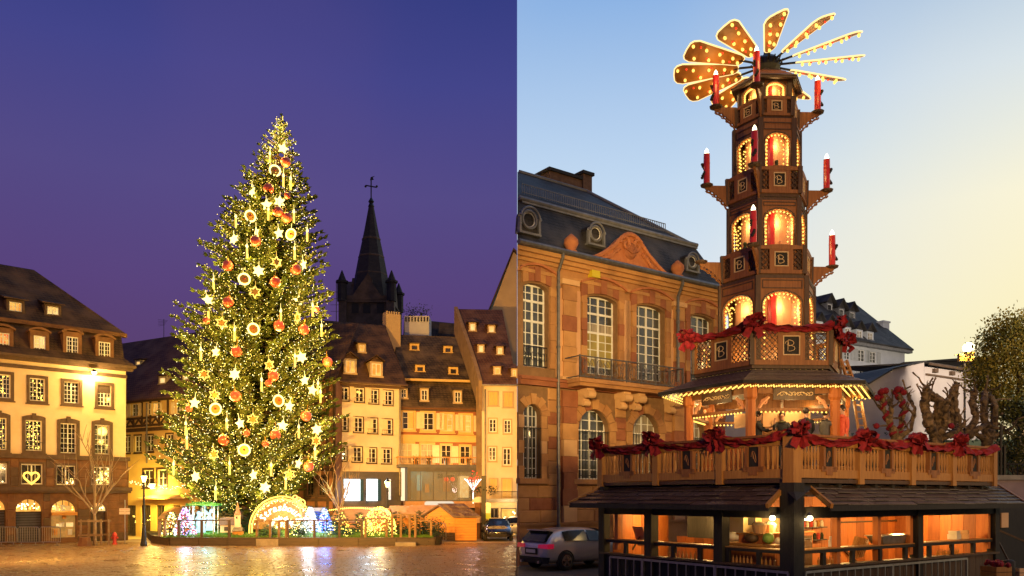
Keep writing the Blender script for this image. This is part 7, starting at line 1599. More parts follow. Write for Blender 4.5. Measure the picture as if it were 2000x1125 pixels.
# floor, back walls, ceiling
b = MB(); b.box(.02, LXE, .02, LYE, .0, .12); b.build('floor', M['pinedark'], stl)
def boards(u0, u1, z0, z1, place, n, m, nm='board'):
    for k in range(n):
        a, c = u0+(u1-u0)*k/n+.006, u0+(u1-u0)*(k+1)/n-.006; b = MB(); b.box(*place(a, c), z0, z1); b.build(nm, M[m if (k*7+n) % 3 else 'board2'], stl)
boards(2.6, LXE, .12, 2.6, lambda a, c: (a, c, 3.3, 3.34), 16, 'board'); boards(.12, 3.3, .12, 2.6, lambda a, c: (LXE-.06, LXE-.02, a, c), 8, 'board'); boards(3.4, LYE-.1, .12, 1.25, lambda a, c: (3.2, 3.24, a, c), 9, 'board'); boards(.3, 2.8, .12, 2.6, lambda a, c: (a, c, LYE-.1, LYE-.06), 6, 'board')
b = MB(); b.bar((LXE-3.3, 3.27, .9), (LXE-2.2, 3.27, .2), .12, .06); b.bar((LXE-3.6, 3.26, 1.75), (LXE-.1, 3.26, 1.75), .12, .05); b.build('brace', M['pinedark'], stl)
b = MB(); b.box(-.1, LXE, -.1, LYE, 2.66, 2.72); b.build('ceiling', M['pinedark'], stl)
# pent roofs: shingle by shingle on a dark deck
OV, RIN = .92, .42
def pent(face, u0, u1, rows, seed, rake=(.45, .45)):
    rr = random.Random(seed); zlo, zhi = ZEV, ZRD+.04
    def pt(u, t, up=0):   # t 0 at eave, 1 at top
        y = -OV+(OV+RIN)*t; z = zlo+(zhi-zlo)*t+up
        return (u, y, z) if face == 'r' else (y, u, z)
    def us(t): return u0(t), u1(t)
    b = MB(); q = [pt(us(0)[0], 0), pt(us(0)[1], 0), pt(us(1)[1], 1), pt(us(1)[0], 1)]; b.slab(q, (0, 0, -.07)); b.build('roof_deck', M['soot'], stl)
    for j in range(rows):
        t0, t1 = j/rows-.02, (j+1)/rows+.05; a, c = us(max(t0, 0)); w0 = .62; n = round(abs(c-a)/w0); off = (j % 2)*.5
        cuts = [a]+[a+(c-a)*(i+off+rr.uniform(-.12, .12))/n for i in range(0 if off else 1, n)]+[c]
        for i in range(len(cuts)-1):
            if abs(cuts[i+1]-cuts[i]) < .08: continue
            e = .006 if c > a else -.006; x0, x1 = cuts[i]+e, cuts[i+1]-e; a1, c1 = us(min(t1, 1)); f0 = (cuts[i]-a)/(c-a); f1 = (cuts[i+1]-a)/(c-a); y0_, y1_ = a1+(c1-a1)*f0+e, a1+(c1-a1)*f1-e
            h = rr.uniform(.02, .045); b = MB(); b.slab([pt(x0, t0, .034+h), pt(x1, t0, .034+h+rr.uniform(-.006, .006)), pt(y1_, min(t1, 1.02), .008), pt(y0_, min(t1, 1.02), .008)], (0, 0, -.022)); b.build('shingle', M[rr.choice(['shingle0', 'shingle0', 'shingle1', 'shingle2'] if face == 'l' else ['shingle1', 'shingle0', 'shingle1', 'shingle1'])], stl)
    for u in (0, 1): b = MB(); b.bar(pt(us(0)[u], -.03, .03), pt(us(1)[u], 1.02, .03), .07, .12); b.build('barge_board', M['pinelight'], stl)
    b = MB(); b.bar(pt(us(0)[0], 0, -.04), pt(us(0)[1], 0, -.04), .05, .14); b.build('fascia', M['soot'], stl)
    b = MB(); b.bar(pt(us(1)[0], 1.0, .05), pt(us(1)[1], 1.0, .05), .14, .06); b.build('flashing', M['lead'], stl)
el0 = sl(1500, 990, 'l', -OV)[0]; er0 = sl(1622, 990, 'r', -OV)[0]; elx = sl(1113, 975, 'l', -OV)[0]; erx = sl(2003, 968, 'r', -OV)[0]
tl0 = sl(1543, 948, 'l', RIN)[0]; tr0 = sl(1568, 948, 'r', RIN)[0]; tlx = sl(1190, 940, 'l', RIN)[0]; trx = sl(1948, 940, 'r', RIN)[0]
print('pent', el0, elx, tl0, tlx, er0, erx, tr0, trx)
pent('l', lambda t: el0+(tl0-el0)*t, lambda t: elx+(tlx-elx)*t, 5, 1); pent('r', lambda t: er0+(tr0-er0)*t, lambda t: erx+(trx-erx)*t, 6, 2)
# corner canopy: small dark hip in the gap and lit soffit
b = MB(); b.poly([(-.5, -.5, 2.5), (tr0+.1, RIN*.2, ZRD+.0), (0.1, 0.1, ZRD+.06), (RIN*.2, tl0+.1, ZRD+.0)]); b.box(-.2, .9, -.2, .9, 2.62, 2.655); b.build('corner_roof', M['soot'], stl)
b = MB()
for x, y in ((.42, -.22), (-.22, .42), (.8, .18), (.18, .75)): b.lathe([(.03, .10), (.09, .02), (.10, 0)], 8, (x, y, 2.12))
lf = b.build('lamp_holder', M['steel'], stl); b = MB()
for x, y in ((.42, -.22), (-.22, .42), (.8, .18), (.18, .75)): b.ball((x, y, 2.06), .075, 8, 6)
b.build('light_bulb', M['flame'], lf)
for x, y in ((.6, -.28), (-.28, .6)): light('POINT', W(x, y, 1.92), 20, BULB, .08, name='stall_bulb')
for x, y, p in ((1.6, 1.6, 85), (4.5, 1.7, 120), (7.6, 1.6, 150), (9.3, 1.8, 80), (1.6, 4.2, 95), (1.5, 6.3, 60)): light('POINT', W(x, y, 1.9), p*1.25, (1, .58, .17), .15, name='stall_lamp')
# deck and its balustrade
b = MB(); b.box(-.05, LX+.05, -.05, LY+.05, ZDK-.10, ZDK); b.build('deck', M['pinedark'], stl)
b = MB()
for k in range(12): b.box(.3+k*.85, .42+k*.85, .02, LY, ZDK-.22, ZDK-.101)
b.build('joist', M['soot'], stl)
bal_me = MB(); bal_me.lathe([(.032, 0), (.034, .10), (.022, .14), (.038, .32), (.040, .42), (.022, .58), (.034, .62), (.032, .70)], 6); bal_me = bal_me.mesh('baluster', M['pinelight'])
def balustrade(face, a, c):
    """One bay between two posts: rails, turned balusters, a framed dark emblem panel in the middle."""
    w_ = c-a
    def bx(b, u0, u1, p0, p1, z0, z1):
        if face == 'r': b.box(u0, u1, p0, p1, z0, z1)
        else: b.box(p0, p1, u0, u1, z0, z1)
    b = MB(); bx(b, a, c, -.07, .05, ZRB, ZRB+.22); b.build('bottom_rail', M['pinelight'], stl)
    b = MB(); bx(b, a, c, -.06, .04, ZRT-.26, ZRT-.03); b.build('top_rail', M['pinelight'], stl)
    b = MB(); bx(b, a-.02, c+.02, -.12, .10, ZRT-.03, ZRT+.03); b.build('hand_rail', M['pine'], stl)
    m = (a+c)/2; pw = .17
    b = MB(); bx(b, m-pw, m+pw, -.05, .03, ZRB+.30, ZRT-.26); b.build('emblem_panel', M['soot'], stl)
    b = MB()
    for u0, u1, z0, z1 in ((m-pw-.09, m-pw, ZRB+.22, ZRT-.26), (m+pw, m+pw+.09, ZRB+.22, ZRT-.26), (m-pw-.16, m+pw+.16, ZRB+.17, ZRB+.30), (m-pw*.8, m+pw*.8, ZRB+.08, ZRB+.17)): bx(b, u0, u1, -.095, .04, z0, z1)
    fr = b.build('panel_frame', M['pine'], stl)
    b = MB(); zm = (ZRB+.30+ZRT-.26)/2; pts = [(m+.09*cos(t)*(1-t/14), zm+.15*sin(t*1.3)) for t in [i*.5 for i in range(16)]]
    b.tube([(u, -.056, z) if face == 'r' else (-.056, u, z) for u, z in pts], .011, 4); b.build('emblem', M['pine'], fr)
    n = max(2, int((w_/2-pw-.22)/.135))
    for s in (-1, 1):
        for k in range(n):
            u = m+s*(pw+.16+(w_/2-pw-.16-.10)*(k+.5)/n); inst('baluster', bal_me, stl, (u, -.01, ZRB+.20) if face == 'r' else (-.01, u, ZRB+.20))
rb_ = [0]+[sl(px, 890, 'r')[0] for px in (1677, 1778, 1858)]+[sl(1938, 890, 'r')[0]]; lb_ = [0]+[sl(px, 890, 'l')[0] for px in (1409, 1284)]+[sl(1176, 890, 'l')[0]]
print('bays', rb_, lb_)
for fc, us in (('r', rb_), ('l', lb_)):
    for i in range(len(us)-1): balustrade(fc, us[i]+.09, us[i+1]-.09)
    for i, u in enumerate(us):
        if i == 0 and fc == 'l': continue
        b = MB(); x, y = (u, 0) if fc == 'r' else (0, u); w_ = .11 if i else .16; b.box(x-w_, x+w_, y-w_, y+w_, ZDK-.12, ZRT-.02); b.box(x-w_-.04, x+w_+.04, y-w_-.04, y+w_+.04, ZRT+.03, ZRT+.08); b.build('rail_post', M['pinelight'], stl)
for i, (p0, p1) in enumerate((((rb_[-1], 0), (rb_[-1], lb_[-1])), ((0, lb_[-1]), (rb_[-1], lb_[-1])))):
    b = MB(); b.bar((*p0, ZRT), (*p1, ZRT), .2, .06); b.bar((*p0, ZRB+.1), (*p1, ZRB+.1), .1, .2)
    for k in range(40): q = Vector((*p0, ZRB+.2)).lerp(Vector((*p1, ZRB+.2)), (k+.5)/40); b.box(q.x-.03, q.x+.03, q.y-.03, q.y+.03, ZRB+.2, ZRT-.03)
    b.build('rear_rail', M['pine'], stl)
# steel panel frames leaning along the parapet
def panel_frame(face, a, c, lb):
    t = thing('fence_panel', lb, 'fence panel', W(a, -.22, 0) if face == 'r' else W(-.22, a, 0), th if face == 'r' else th+pi/2, 'steel framed panels along the stall foot'); w_ = c-a; hh = ZC-.22; b = MB()
    s_ = 1
    b.bar((0, 0, hh), (w_, 0, hh), .05, .06); b.bar((0, 0, .05), (w_, 0, .05), .05)
    for x in (0, w_): b.bar((x, 0, 0), (x, 0, hh), .055)
    b.build('frame', M['metal'], t)
    n = max(3, round(w_/.34))
    for k in range(1, n): b = MB(); b.bar((w_*k/n, -.005, .05), (w_*k/n, -.005, hh-.02), .028); b.build('bar', M['metal'], t)
    return t
lp = [sl(px, 1095, 'l', -.22)[0] for px in (1550, 1398, 1256, 1192)]; rp_ = [sl(px, 1080, 'r', -.22)[0] for px in (1568, 1742, 1888)]
panel_frame('l', lp[0]+.15, lp[1], 'steel framed dark panel left of the stall corner post'); panel_frame('l', lp[1]+.04, lp[2], 'steel framed dark panel second to the left of the stall corner post'); panel_frame('l', lp[2]+.04, lp[3], 'steel framed dark panel nearest the grey car')
panel_frame('r', rp_[0]+.1, rp_[1], 'steel framed panel right of the stall corner post'); panel_frame('r', rp_[1]+.04, rp_[2], 'steel framed panel with hasps further right along the stall')
# things on and behind the counters
def cbox(name, label, cat, x0, x1, y0, y1, z0, z1, m, group=None, parts=()):
    t = thing(name, label, cat, W((x0+x1)/2, (y0+y1)/2, z0), th, group); w_, d_ = (x1-x0)/2, (y1-y0)/2; b = MB(); b.box(-w_, w_, -d_, d_, 0, z1-z0-.05); b.build('body', M[m], t); b = MB(); b.box(-w_-.05, w_+.05, -d_-.05, d_+.05, z1-z0-.05, z1-z0); b.build('top', M['pinelight'], t)
    for k in range(2): b = MB(); b.box(-w_+.06+k*w_, -w_+k*w_+w_-.06, -d_-.02, -d_-.002, .1, z1-z0-.14); b.build('door', M['pinedark'] if k else M[m], t); b = MB(); b.bar((-w_+.16+k*w_, -d_-.04, z1-z0-.24), (-w_+k*w_+w_-.16, -d_-.04, z1-z0-.24), .02); b.build('handle', M['steel'], t)
    return t
cbox('bar_counter', 'orange wood counter island carrying baskets behind the corner post', 'counter', .75, 1.95, 1.5, 2.3, .12, 1.60, 'board'); cbox('bar_counter', 'brown cupboard counter between the middle posts', 'counter', 2.5, 4.4, 2.5, 3.1, .12, 1.56, 'board2'); cbox('bar_counter', 'food counter with bread and cabbage in the left front', 'counter', .5, 1.2, .9, 2.75, .12, 1.32, 'board')
def lump(name, label, cat, x, y, z, r, sz, m, n=1, seed=0, group='food on the stall counter'):
    rr = random.Random(seed); b = MB()
    for _ in range(n): b.ball((rr.gauss(0, r*.5) if n > 1 else 0, rr.gauss(0, r*.5) if n > 1 else 0, r*sz*rr.uniform(.8, 1.1)), r*(1 if n == 1 else rr.uniform(.5, .8)), 9, 6, 0, sz)
    o = b.build(name, M[m], None, True); o.location = W(x, y, z); tag(o, label, cat, group); return o
lump('white_loaf', 'heap of pale cloth covered loaves at the left of the food counter', 'food', .85, 2.45, 1.32, .24, .7, 'cloth', 5, 1); lump('dark_loaf', 'dark oval loaf in the middle of the food counter', 'food', .8, 1.85, 1.32, .25, .55, 'darkfood'); lump('cabbage', 'green cabbage on the food counter beside the dark loaf', 'food', .75, 1.3, 1.32, .16, .95, 'green'); lump('pale_loaf', 'pale knobbly loaf right of the cabbage', 'food', .8, 1.0, 1.32, .14, .8, 'bread', 4, 3); lump('small_dark_jug', 'small dark round pot behind the dark loaf', 'pot', 1.0, 1.55, 1.32, .14, 1.0, 'soot')
for i, (x, y, lb) in enumerate(((1.0, 1.8, 'woven basket on the left end of the counter island'), (1.55, 1.9, 'white cloth lined basket on the counter island'))):
    t = thing('basket', lb, 'basket', W(x, y, 1.60), th, 'baskets on the counter island'); b = MB(); b.lathe([(.16, 0), (.21, .22), (.19, .22), (.15, .03)], 10); b.build('weave', M['paper'], t)
    b = MB(); b.ball((0, 0, .2), .2, 9, 5, 0, .55); b.build('lining', M['cloth'] if i else M['bread'], t)
t = thing('espresso_machine', 'boxy cream appliance at the back of the counter island', 'appliance', W(1.4, 2.6, 1.60), th); b = MB(); b.box(-.4, .4, -.25, .25, 0, .62); b.build('body', mat('cream_appliance', (.62, .50, .22), (.70, .58, .30), 3, .4), t); b = MB(); b.box(-.2, .1, -.27, -.251, .2, .4); b.build('opening', M['soot'], t)
t = thing('wooden_crate', 'slatted wooden crate leaning behind the right hand counter rail', 'crate', W(3.55, .38, ZC-.05), th+.25); 
for k in range(7): b = MB(); b.bar((-.5+k*.16, .12, 0), (-.30+k*.16, 0, .62-.02*k), .13, .02); b.build('slat', M['pinelight'], t)
t = thing('metal_basin', 'grey metal basin on the right hand counter', 'basin', W(4.9, .35, ZC+.33), th); b = MB(); b.hexa([(-.55, -.18, 0), (.55, -.18, 0), (.55, .2, 0), (-.55, .2, 0), (-.7, -.24, .22), (.7, -.24, .22), (.7, .26, .22), (-.7, .26, .22)]); b.build('tub', M['metal'], t); b = MB(); b.box(-.74, .74, -.27, .29, .221, .245); b.build('rim', M['steel'], t)
t = thing('carved_figurine', 'carved golden wooden figurine standing by the post on the right hand counter', 'figurine', W(6.35, .4, ZC+.33), th); b = MB(); b.lathe([(.2, 0), (.2, .06), (.1, .1)], 8); b.tube([(-.06, 0, .1), (-.09, 0, .5), (-.03, 0, .9), (.05, .02, 1.1)], [.07, .06, .09, .05], 7); b.tube([(.1, 0, .1), (.16, 0, .5), (.04, 0, .85)], [.05, .04, .06], 6); b.tube([(.05, 0, .95), (.25, 0, .75), (.2, 0, .5)], [.04, .035, .03], 5); b.ball((.06, 0, 1.16), .085, 8, 6); b.build('body', M['pinelight'], t, True)
# rows of little bottles between the rails
rr = random.Random(12)
bt = MB(); bt.lathe([(.032, 0), (.034, .11), (.014, .14), (.014, .19)], 6); bt = bt.mesh('bottle', M['bottle'])
for face, spans in (('r', ((1.15, 1.75, 6), (7.0, 7.6, 5), (7.7, 8.2, 5))), ('l', ((.55, 1.1, 5), (1.3, 1.9, 6), (3.1, 3.6, 4), (3.75, 4.3, 5)))):
    for a, c, n in spans:
        wq = 'right of the corner post' if face == 'r' and a < 3 else 'at the red boarded end' if face == 'r' else 'under the food counter' if a < 2.5 else 'in the middle left bay'
        for k in range(n):
            o = inst('bottle', bt, None, W(a+(c-a)*k/(n-1), .04, ZC-.09) if face == 'r' else W(.04, a+(c-a)*k/(n-1), ZC-.09)); tag(o, '%s amber bottle in the row of %d %s' % (('first', 'second', 'third', 'fourth', 'fifth', 'last')[k if face == 'r' else n-1-k], n, wq+(' (nearer row)' if a in (.55, 7.0, 3.1) else '')), 'bottle', 'amber bottles %s' % wq)
# shelves of jars on the boarded back wall
t = thing('wall_shelf', 'two board wall shelf on the orange back wall of the stall', 'shelf', W(5.0, 3.1, 1.2), th)
for zz in (.0, .40): b = MB(); b.box(-1.0, 1.0, -.02, .18, zz, zz+.035); b.build('shelf_board', M['pinedark'], t)
jr = MB(); jr.lathe([(.055, 0), (.06, .14), (.035, .18), (.035, .21)], 8); jr = [jr.mesh('jar', M[m]) for m in ('bottle', 'cloth', 'redpaint', 'hedge')]
for k in range(20): o = inst('jar', jr[rr.randrange(4)], None, W(4.1+.19*(k % 10), 3.16, 1.235+.40*(k//10))); tag(o, '%s jar on the %s wall shelf inside the stall' % (('first', 'second', 'third', 'fourth', 'fifth', 'sixth', 'seventh', 'eighth', 'ninth', 'last')[k % 10], 'upper' if k > 9 else 'lower'), 'jar', 'jars on the wall shelf')
for k, (x, y, c, lb) in enumerate(((5.9, .3, 'redpaint', 'red box on the right hand counter beside the basin'), (8.6, .35, 'cloth', 'pale folded cloth pile on the counter of the red boarded end'), (9.3, .4, 'paper', 'tan carton on the counter near the end post'), (2.2, .3, 'cloth', 'white paper stack on the right hand counter near the corner post'))):
    b = MB(); b.box(-.22, .22, -.14, .14, 0, .16); b.box(-.18, .2, -.12, .12, .165, .26); o = b.build('counter_box', M[c]); o.location = W(x, y, ZC+.335); o.rotation_euler = (0, 0, th+.2*k); tag(o, lb, 'box', 'goods on the counters')
# leaning menu board, chair back and dark appliance in the left bays
t = thing('menu_board', 'tan board leaning in the left hand bay near the car', 'board', W(.9, LYE-.9, ZC+.1), th+radians(90)); b = MB(); b.hexa([(-.26, 0, 0), (.26, 0, 0), (.26, .04, 0), (-.26, .04, 0), (-.22, .25, .62), (.24, .25, .62), (.24, .29, .62), (-.22, .29, .62)]); b.build('board', M['paper'], t); b = MB(); b.bar((0, .2, .3), (0, .5, -.1), .04); b.build('prop', M['pinedark'], t)
t = thing('serving_hatch', 'black hanging screen behind the second bay from the left', 'screen', W(2.2, 4.6, .9), th+radians(90)); b = MB(); b.box(-.9, .9, 0, .1, .4, 1.45); b.build('screen', M['soot'], t); b = MB(); b.bar((-.8, -.01, .75), (.7, -.01, .78), .03); b.build('strip', M['steel'], t)
for i, (x, y, z1, lb, m) in enumerate(((2.9, 3.9, 2.0, 'tall pale curtained cabinet in the left middle bay', 'bluewhite'), (2.9, 2.6, 1.9, 'narrow yellow lit cupboard behind the food counter', 'cream'))):
    t = thing('cabinet', lb, 'cabinet', W(x, y, .12), th+radians(90), 'cabinets inside the stall'); b = MB(); b.box(-.35, .35, 0, .5, 0, z1); b.build('body', M[m], t); b = MB(); b.box(-.02, .02, -.02, -.001, .1, z1-.1); b.build('door_gap', M['pinedark'], t)
b = MB()
for k in range(26): x = 3.1; b.octa((2.0, 3.2+k*.14, 1.02), .045)
t = b.build('bulb_string', M['bulb'], None); t.location = C0; t.rotation_euler = (0, 0, th); tag(t, 'row of small bulbs along the red boarded parapet inside the stall', 'string lights')
# right hand end: side canopy, baskets with red flowers
t = thing('side_booth', 'dark side booth with yellow board beyond the stall at the picture edge', 'booth', W(LXE+.6, .5, 0), th); b = MB(); b.box(0, 3, 0, 2.5, 0, 2.5); b.build('wall', M['soot'], t); b = MB(); b.box(.95, 1.45, -.05, -.01, 1.55, 2.05); b.build('board', M['paper'], t); b = MB(); b.bar((.1, -.1, 1.6), (1.2, -.9, 1.0), .06); b.bar((1.2, -.9, 0), (1.2, -.9, 1.0), .06); b.bar((.1, -.9, 0), (.1, -.1, 1.6), .05); b.build('awning_frame', M['pinedark'], t)
def flowerbox(lb, px, py, D, w_, h, m, fl=True, seed=0):
    rr = random.Random(seed); t = thing('flower_crate', lb, 'crate', (X(px, D), D, GZ), .3, 'crates and baskets at the right edge'); zt = max(Z(py, D)-GZ, .2); n = max(2, round(zt/.16))
    for k in range(n):
        for f_ in range(2):
            b = MB(); 
            if f_ == 0: b.box(-w_/2, w_/2, -w_/2, -w_/2+.03, zt*k/n+.01, zt*(k+1)/n-.01)
            else: b.box(-w_/2, -w_/2+.03, -w_/2+.03, w_/2, zt*k/n+.01, zt*(k+1)/n-.01)
            b.build('slat', M[m], t)
    b = MB(); b.box(-w_/2+.03, w_/2, -w_/2+.03, w_/2, 0, zt-.05); b.build('inner', M['pinedark'], t)
    if fl:
        b = MB()
        for _ in range(26): b.ball((rr.uniform(-.5, .5)*w_, rr.uniform(-.5, .3)*w_, zt+rr.uniform(-.03, .12)), rr.uniform(.05, .09), 6, 4)
        b.build('flowers', M['fabric'], t)
flowerbox('crate topped with red flowers at the right end of the stall', 1945, 1105, 23.2, .55, .5, 'pinelight', True, 1); flowerbox('yellow crate at the bottom right picture corner', 1990, 1108, 23.6, .42, .4, 'paper', False, 2)
b = MB(); b.lathe([(.15, 0), (.17, .75), (.1, .8)], 10); o = b.build('black_milk_can', M['soot'], None, True, (X(1970, 23.4), 23.4, GZ)); tag(o, 'black can with pale twigs between the flower crate and the yellow crate', 'can')
# ================================================================ garlands of red tulle
def swag(lb, p0, p1, sag, seed, bow=True, group='red tulle garlands on the deck rail', r0=.11, ups=.02, out=Vector((0, 0, 0))):
    rr = random.Random(seed); t = thing('garland', lb, 'garland', p0, 0, group); d = p1-p0; up = Vector((0, 0, 1)); tg = d.normalized(); sd = tg.cross(up).normalized()
    b = MB(); n = 60
    def strip(path, wfun, rot0, twist, sc):
        V0 = len(b.v); m = 7; k = len(path)
        for i, c in enumerate(path):
            u = i/(k-1); tn = (path[min(i+1, k-1)]-path[max(i-1, 0)]).normalized(); a0 = up if abs(tn.z) < .9 else out; s_ = tn.cross(a0).normalized(); q_ = s_.cross(tn)
            ang = rot0+twist*u+.6*mnoise.noise(Vector((u*5, seed, rot0)))
            for j in range(m):
                f_ = (j/(m-1)-.5)*2; w_ = wfun(u)*f_; bend = .04*mnoise.noise(Vector((u*sc*1.0, f_*1.6, seed+rot0)))+.022*sin(u*sc*2.1+f_*2+rot0)
                b.v.append(tuple(c+(s_*cos(ang)+q_*sin(ang))*w_+(q_*cos(ang)-s_*sin(ang))*(bend+.10*w_*w_/.04*.3)))
        for i in range(k-1):
            for j in range(m-1): b.f.append((V0+i*m+j, V0+i*m+j+1, V0+(i+1)*m+j+1, V0+(i+1)*m+j)); b.m.append(0)
    for lay in range(6):
        sg = sag*rr.uniform(.75, 1.25); off = Vector((0, 0, rr.uniform(-.04, .05)))+out*rr.uniform(.02, .16)
        path = [d*(i/n)+Vector((0, 0, -sg*4*(i/n)*(1-i/n)+ups))+off for i in range(n+1)]
        wd = r0*rr.uniform(.7, 1.15); strip(path, lambda u: wd*(.5+.5*abs(cos(u*pi))**.8)*(1+.25*sin(u*23+lay)), rr.uniform(0, pi), rr.uniform(-2, 2), 14)
    b.build('drape', M['fabric'], t, True)
    if bow:
        b = MB(); base = out*.2+Vector((0, 0, ups+.05))
        for lay in range(8):
            a = rr.uniform(-.5, .9) if lay % 2 else pi-rr.uniform(-.5, .9); dirv = (tg*cos(a)+up*sin(a)+out*rr.uniform(-.1, .5)).normalized(); L0 = rr.uniform(.20, .33); nrm = dirv.cross(out).normalized()
            path = [base+dirv*L0*(.5-.5*cos(q*2*pi/14))+nrm*L0*.40*sin(q*2*pi/14) for q in range(15)]; strip(path, lambda u: .07+.05*sin(u*pi), rr.uniform(-.3, .3), rr.uniform(-.6, .6), 9)
        for s in (-1, 1, .3): path = [base+tg*s*.05*q+Vector((0, 0, -.085*q)) for q in range(6)]; strip(path, lambda u: .07+.05*u, rr.uniform(0, 1), 1.2, 7)
        b.build('bow', M['fabric'], t, True)
    return t
outr = Vector((sin(th), -cos(th), 0)); outl = Vector((-cos(th), -sin(th), 0))
tops = 'between the corner post and the next post'
for i in range(4): swag('red tulle swag with bow on the right hand deck rail, %s' % ('starting at the corner bow', 'second from the corner', 'third from the corner', 'last, at the far end')[i], W(rb_[i], -.02, ZRT+.02), W(rb_[i+1], -.02, ZRT+.02), .20, 20+i, True, out=outr)
for i in range(3): swag('red tulle swag with bow on the left hand deck rail, %s' % ('nearest the corner', 'middle one', 'last, above the grey car')[i], W(-.02, lb_[i+1], ZRT+.02), W(-.02, lb_[i], ZRT+.02), .19, 30+i, True, out=outl)
b = MB()
# ================================================================ the pyramid tower
TP = Vector((8.08, 26.5, 0)); vr = Vector((.954, -.299, 0)); vt = Vector((-.299, -.954, 0))
HEX = [-20, 40, 100, 160, 220, 280]
pyr = thing('christmas_pyramid', 'tall tiered wooden christmas pyramid with lit arches, candle brackets and a winged rotor', 'christmas pyramid', (TP.x, TP.y, GZ))
def hx(a, R, z): a = radians(a); v = vr*cos(a)*R+vt*sin(a)*R; return Vector((v.x, v.y, z))
def zp(py, D=26.5): return Z(py, D)-GZ
def face_frame(k, R, z):
    """Matrix of side k of a hexagon of radius R: x along the side, y outward (towards the outside), z up, origin at side middle."""
    a, c = hx(HEX[k], R, z), hx(HEX[(k+1) % 6], R, z); m = (a+c)/2; x = (a-c).normalized(); y = Vector((m.x, m.y, 0)).normalized()
    if x.cross(y).z < 0: x = -x
    Mx = Matrix(((x.x, y.x, 0, m.x), (x.y, y.y, 0, m.y), (0, 0, 1, z), (0, 0, 0, 1))); return Mx, (a-c).length
def hexring(b, R0_, z0, R1_, z1, m=0):
    for k in range(6): b.poly([hx(HEX[k], R0_, z0), hx(HEX[(k+1) % 6], R0_, z0), hx(HEX[(k+1) % 6], R1_, z1), hx(HEX[k], R1_, z1)], m)
def hexplate(b, R, z0, z1, m=0):
    b.slab([hx(a, R, z0) for a in HEX], (0, 0, z1-z0), m)
# lower open pavilion: inner floor, six posts, canopy
z0 = ZDK+.35
b = MB(); hexplate(b, 3.0, ZDK, z0); b.build('pavilion_floor', M['pinedark'], pyr)
zcan = zp(772)-.12
b = MB(); hexplate(b, .55, z0, zcan+.3); b.build('core', M['pine'], pyr)
for k in range(6):
    p = hx(HEX[k], 2.55, 0); b = MB(); b.lathe([(.21, z0), (.21, z0+.5), (.15, z0+.55), (.15, zcan-.3), (.20, zcan-.22), (.20, zcan+.2)], 8, (p.x, p.y, 0)); b.build('post', M['board'], pyr)
    Mx, L_ = face_frame(k, 2.55, 0); q = MB()
    for zz_, hh in ((zcan-.10, .34), (zcan-.62, .08)): q.box(-L_/2+.2, L_/2-.2, -.05, .05, zz_, zz_+hh, 0, Mx)
    q.build('header', M['pine'], pyr)
    for s in (-1, 1):
        q = MB(); q.tube([Mx @ Vector((s*(L_/2-.24-.30*(1-cos(t))), .0, zcan-.2-.42*(1-t/1.6)+.0)) for t in [i*.2 for i in range(9)]], .05, 5); q.tube([Mx @ Vector((s*(L_/2-.42+.11*(1-q_/12)*cos(q_*.7)), .0, zcan-.36+.11*(1-q_/12)*sin(q_*.7))) for q_ in range(12)], .022, 5); q.build('scroll_bracket', M['peach'], pyr)
    if k in (0, 1, 2, 5):
        q = MB(); q.box(-.62, .62, .06, .10, zcan-.30, zcan+.06, 0, Mx); sg_ = q.build('name_board', M['pinedark'], pyr); q = MB()
        for j in range(12): q.tube([Mx @ Vector((-.5+j*.088+.055*cos(t*1.1+j), .115, zcan-.12+.05*sin(t+j*2))) for t in [i*.5 for i in range(10)]], .010, 4)
        q.build('script_flourish', M['gilt'], sg_)
        q = MB(); q.box(-.95 if k != 1 else -.7, -.25 if k != 1 else .75, -.45, -.42, zcan-1.05, zcan-.62, 0, Mx); q.build('inner_board', M['paper'], pyr)
# half height bar counter round the pavilion inside
q = MB()
for k in (2, 3): Mx, L_ = face_frame(k, 1.5, 0); q.box(-L_/2, L_/2, -.15, .15, z0, z0+1.0, 0, Mx)
q.build('bar', M['board'], pyr)
RE = 3.5; RT = 2.36; ztop = zp(735)-.06; zev = zcan+.16
b = MB(); hexring(b, RE, zev-.02, RT-.3, ztop-.08); hexring(b, RE-.05, zev-.06, RT-.3, ztop-.25); b.build('canopy_deck', M['pinedark'], pyr)
rs = random.Random(6); rows = 8
for k in range(6):
    for j in range(rows):
        t0, t1 = j/rows-.01, (j+1)/rows+.04; R_a, R_b = RE+.04+(RT-.3-RE)*t0, RE+.04+(RT-.3-RE)*t1; za, zb_ = zev+(ztop-zev)*t0, zev+(ztop-zev)*t1
        a0, a1 = HEX[k], HEX[(k+1) % 6]; q = MB(); q.slab([hx(a0, R_a, za+.035), hx(a1, R_a, za+.035), hx(a1, R_b, zb_+.008), hx(a0, R_b, zb_+.008)], (0, 0, -.022)); q.build('roof_plank', M[rs.choice(['shingle0', 'shingle1', 'shingle0', 'shingle2'])], pyr)
b = MB(); hexring(b, RE+.05, zev-.08, RE+.06, zev+.02); b.build('eave_board', M['soot'], pyr)
b = MB()
for k in range(6):
    a, c = HEX[k], HEX[(k+1) % 6]
    for j in range(4):
        R_ = RE-.10-j*.21
        n = 15-j
        for i in range(n):
            t_ = (i+.25+.5*(j % 2))/n; p = hx(a, R_, 0).lerp(hx(c, R_, 0), t_); b.octa((p.x, p.y, zev-.12+.012*j), .033)
ql = b.build('bulb_row', M['bulb'], pyr); ql['kind'] = 'stuff'
b = MB()
for k in range(6):
    Mx, L_ = face_frame(k, 2.55, 0); n = 16
    for i in range(n): b.octa(Mx @ Vector((-L_/2+.3+(L_-.6)*i/(n-1), .07, zcan-.66)), .035)
ql = b.build('bulb_row', M['bulb'], pyr); ql['kind'] = 'stuff'
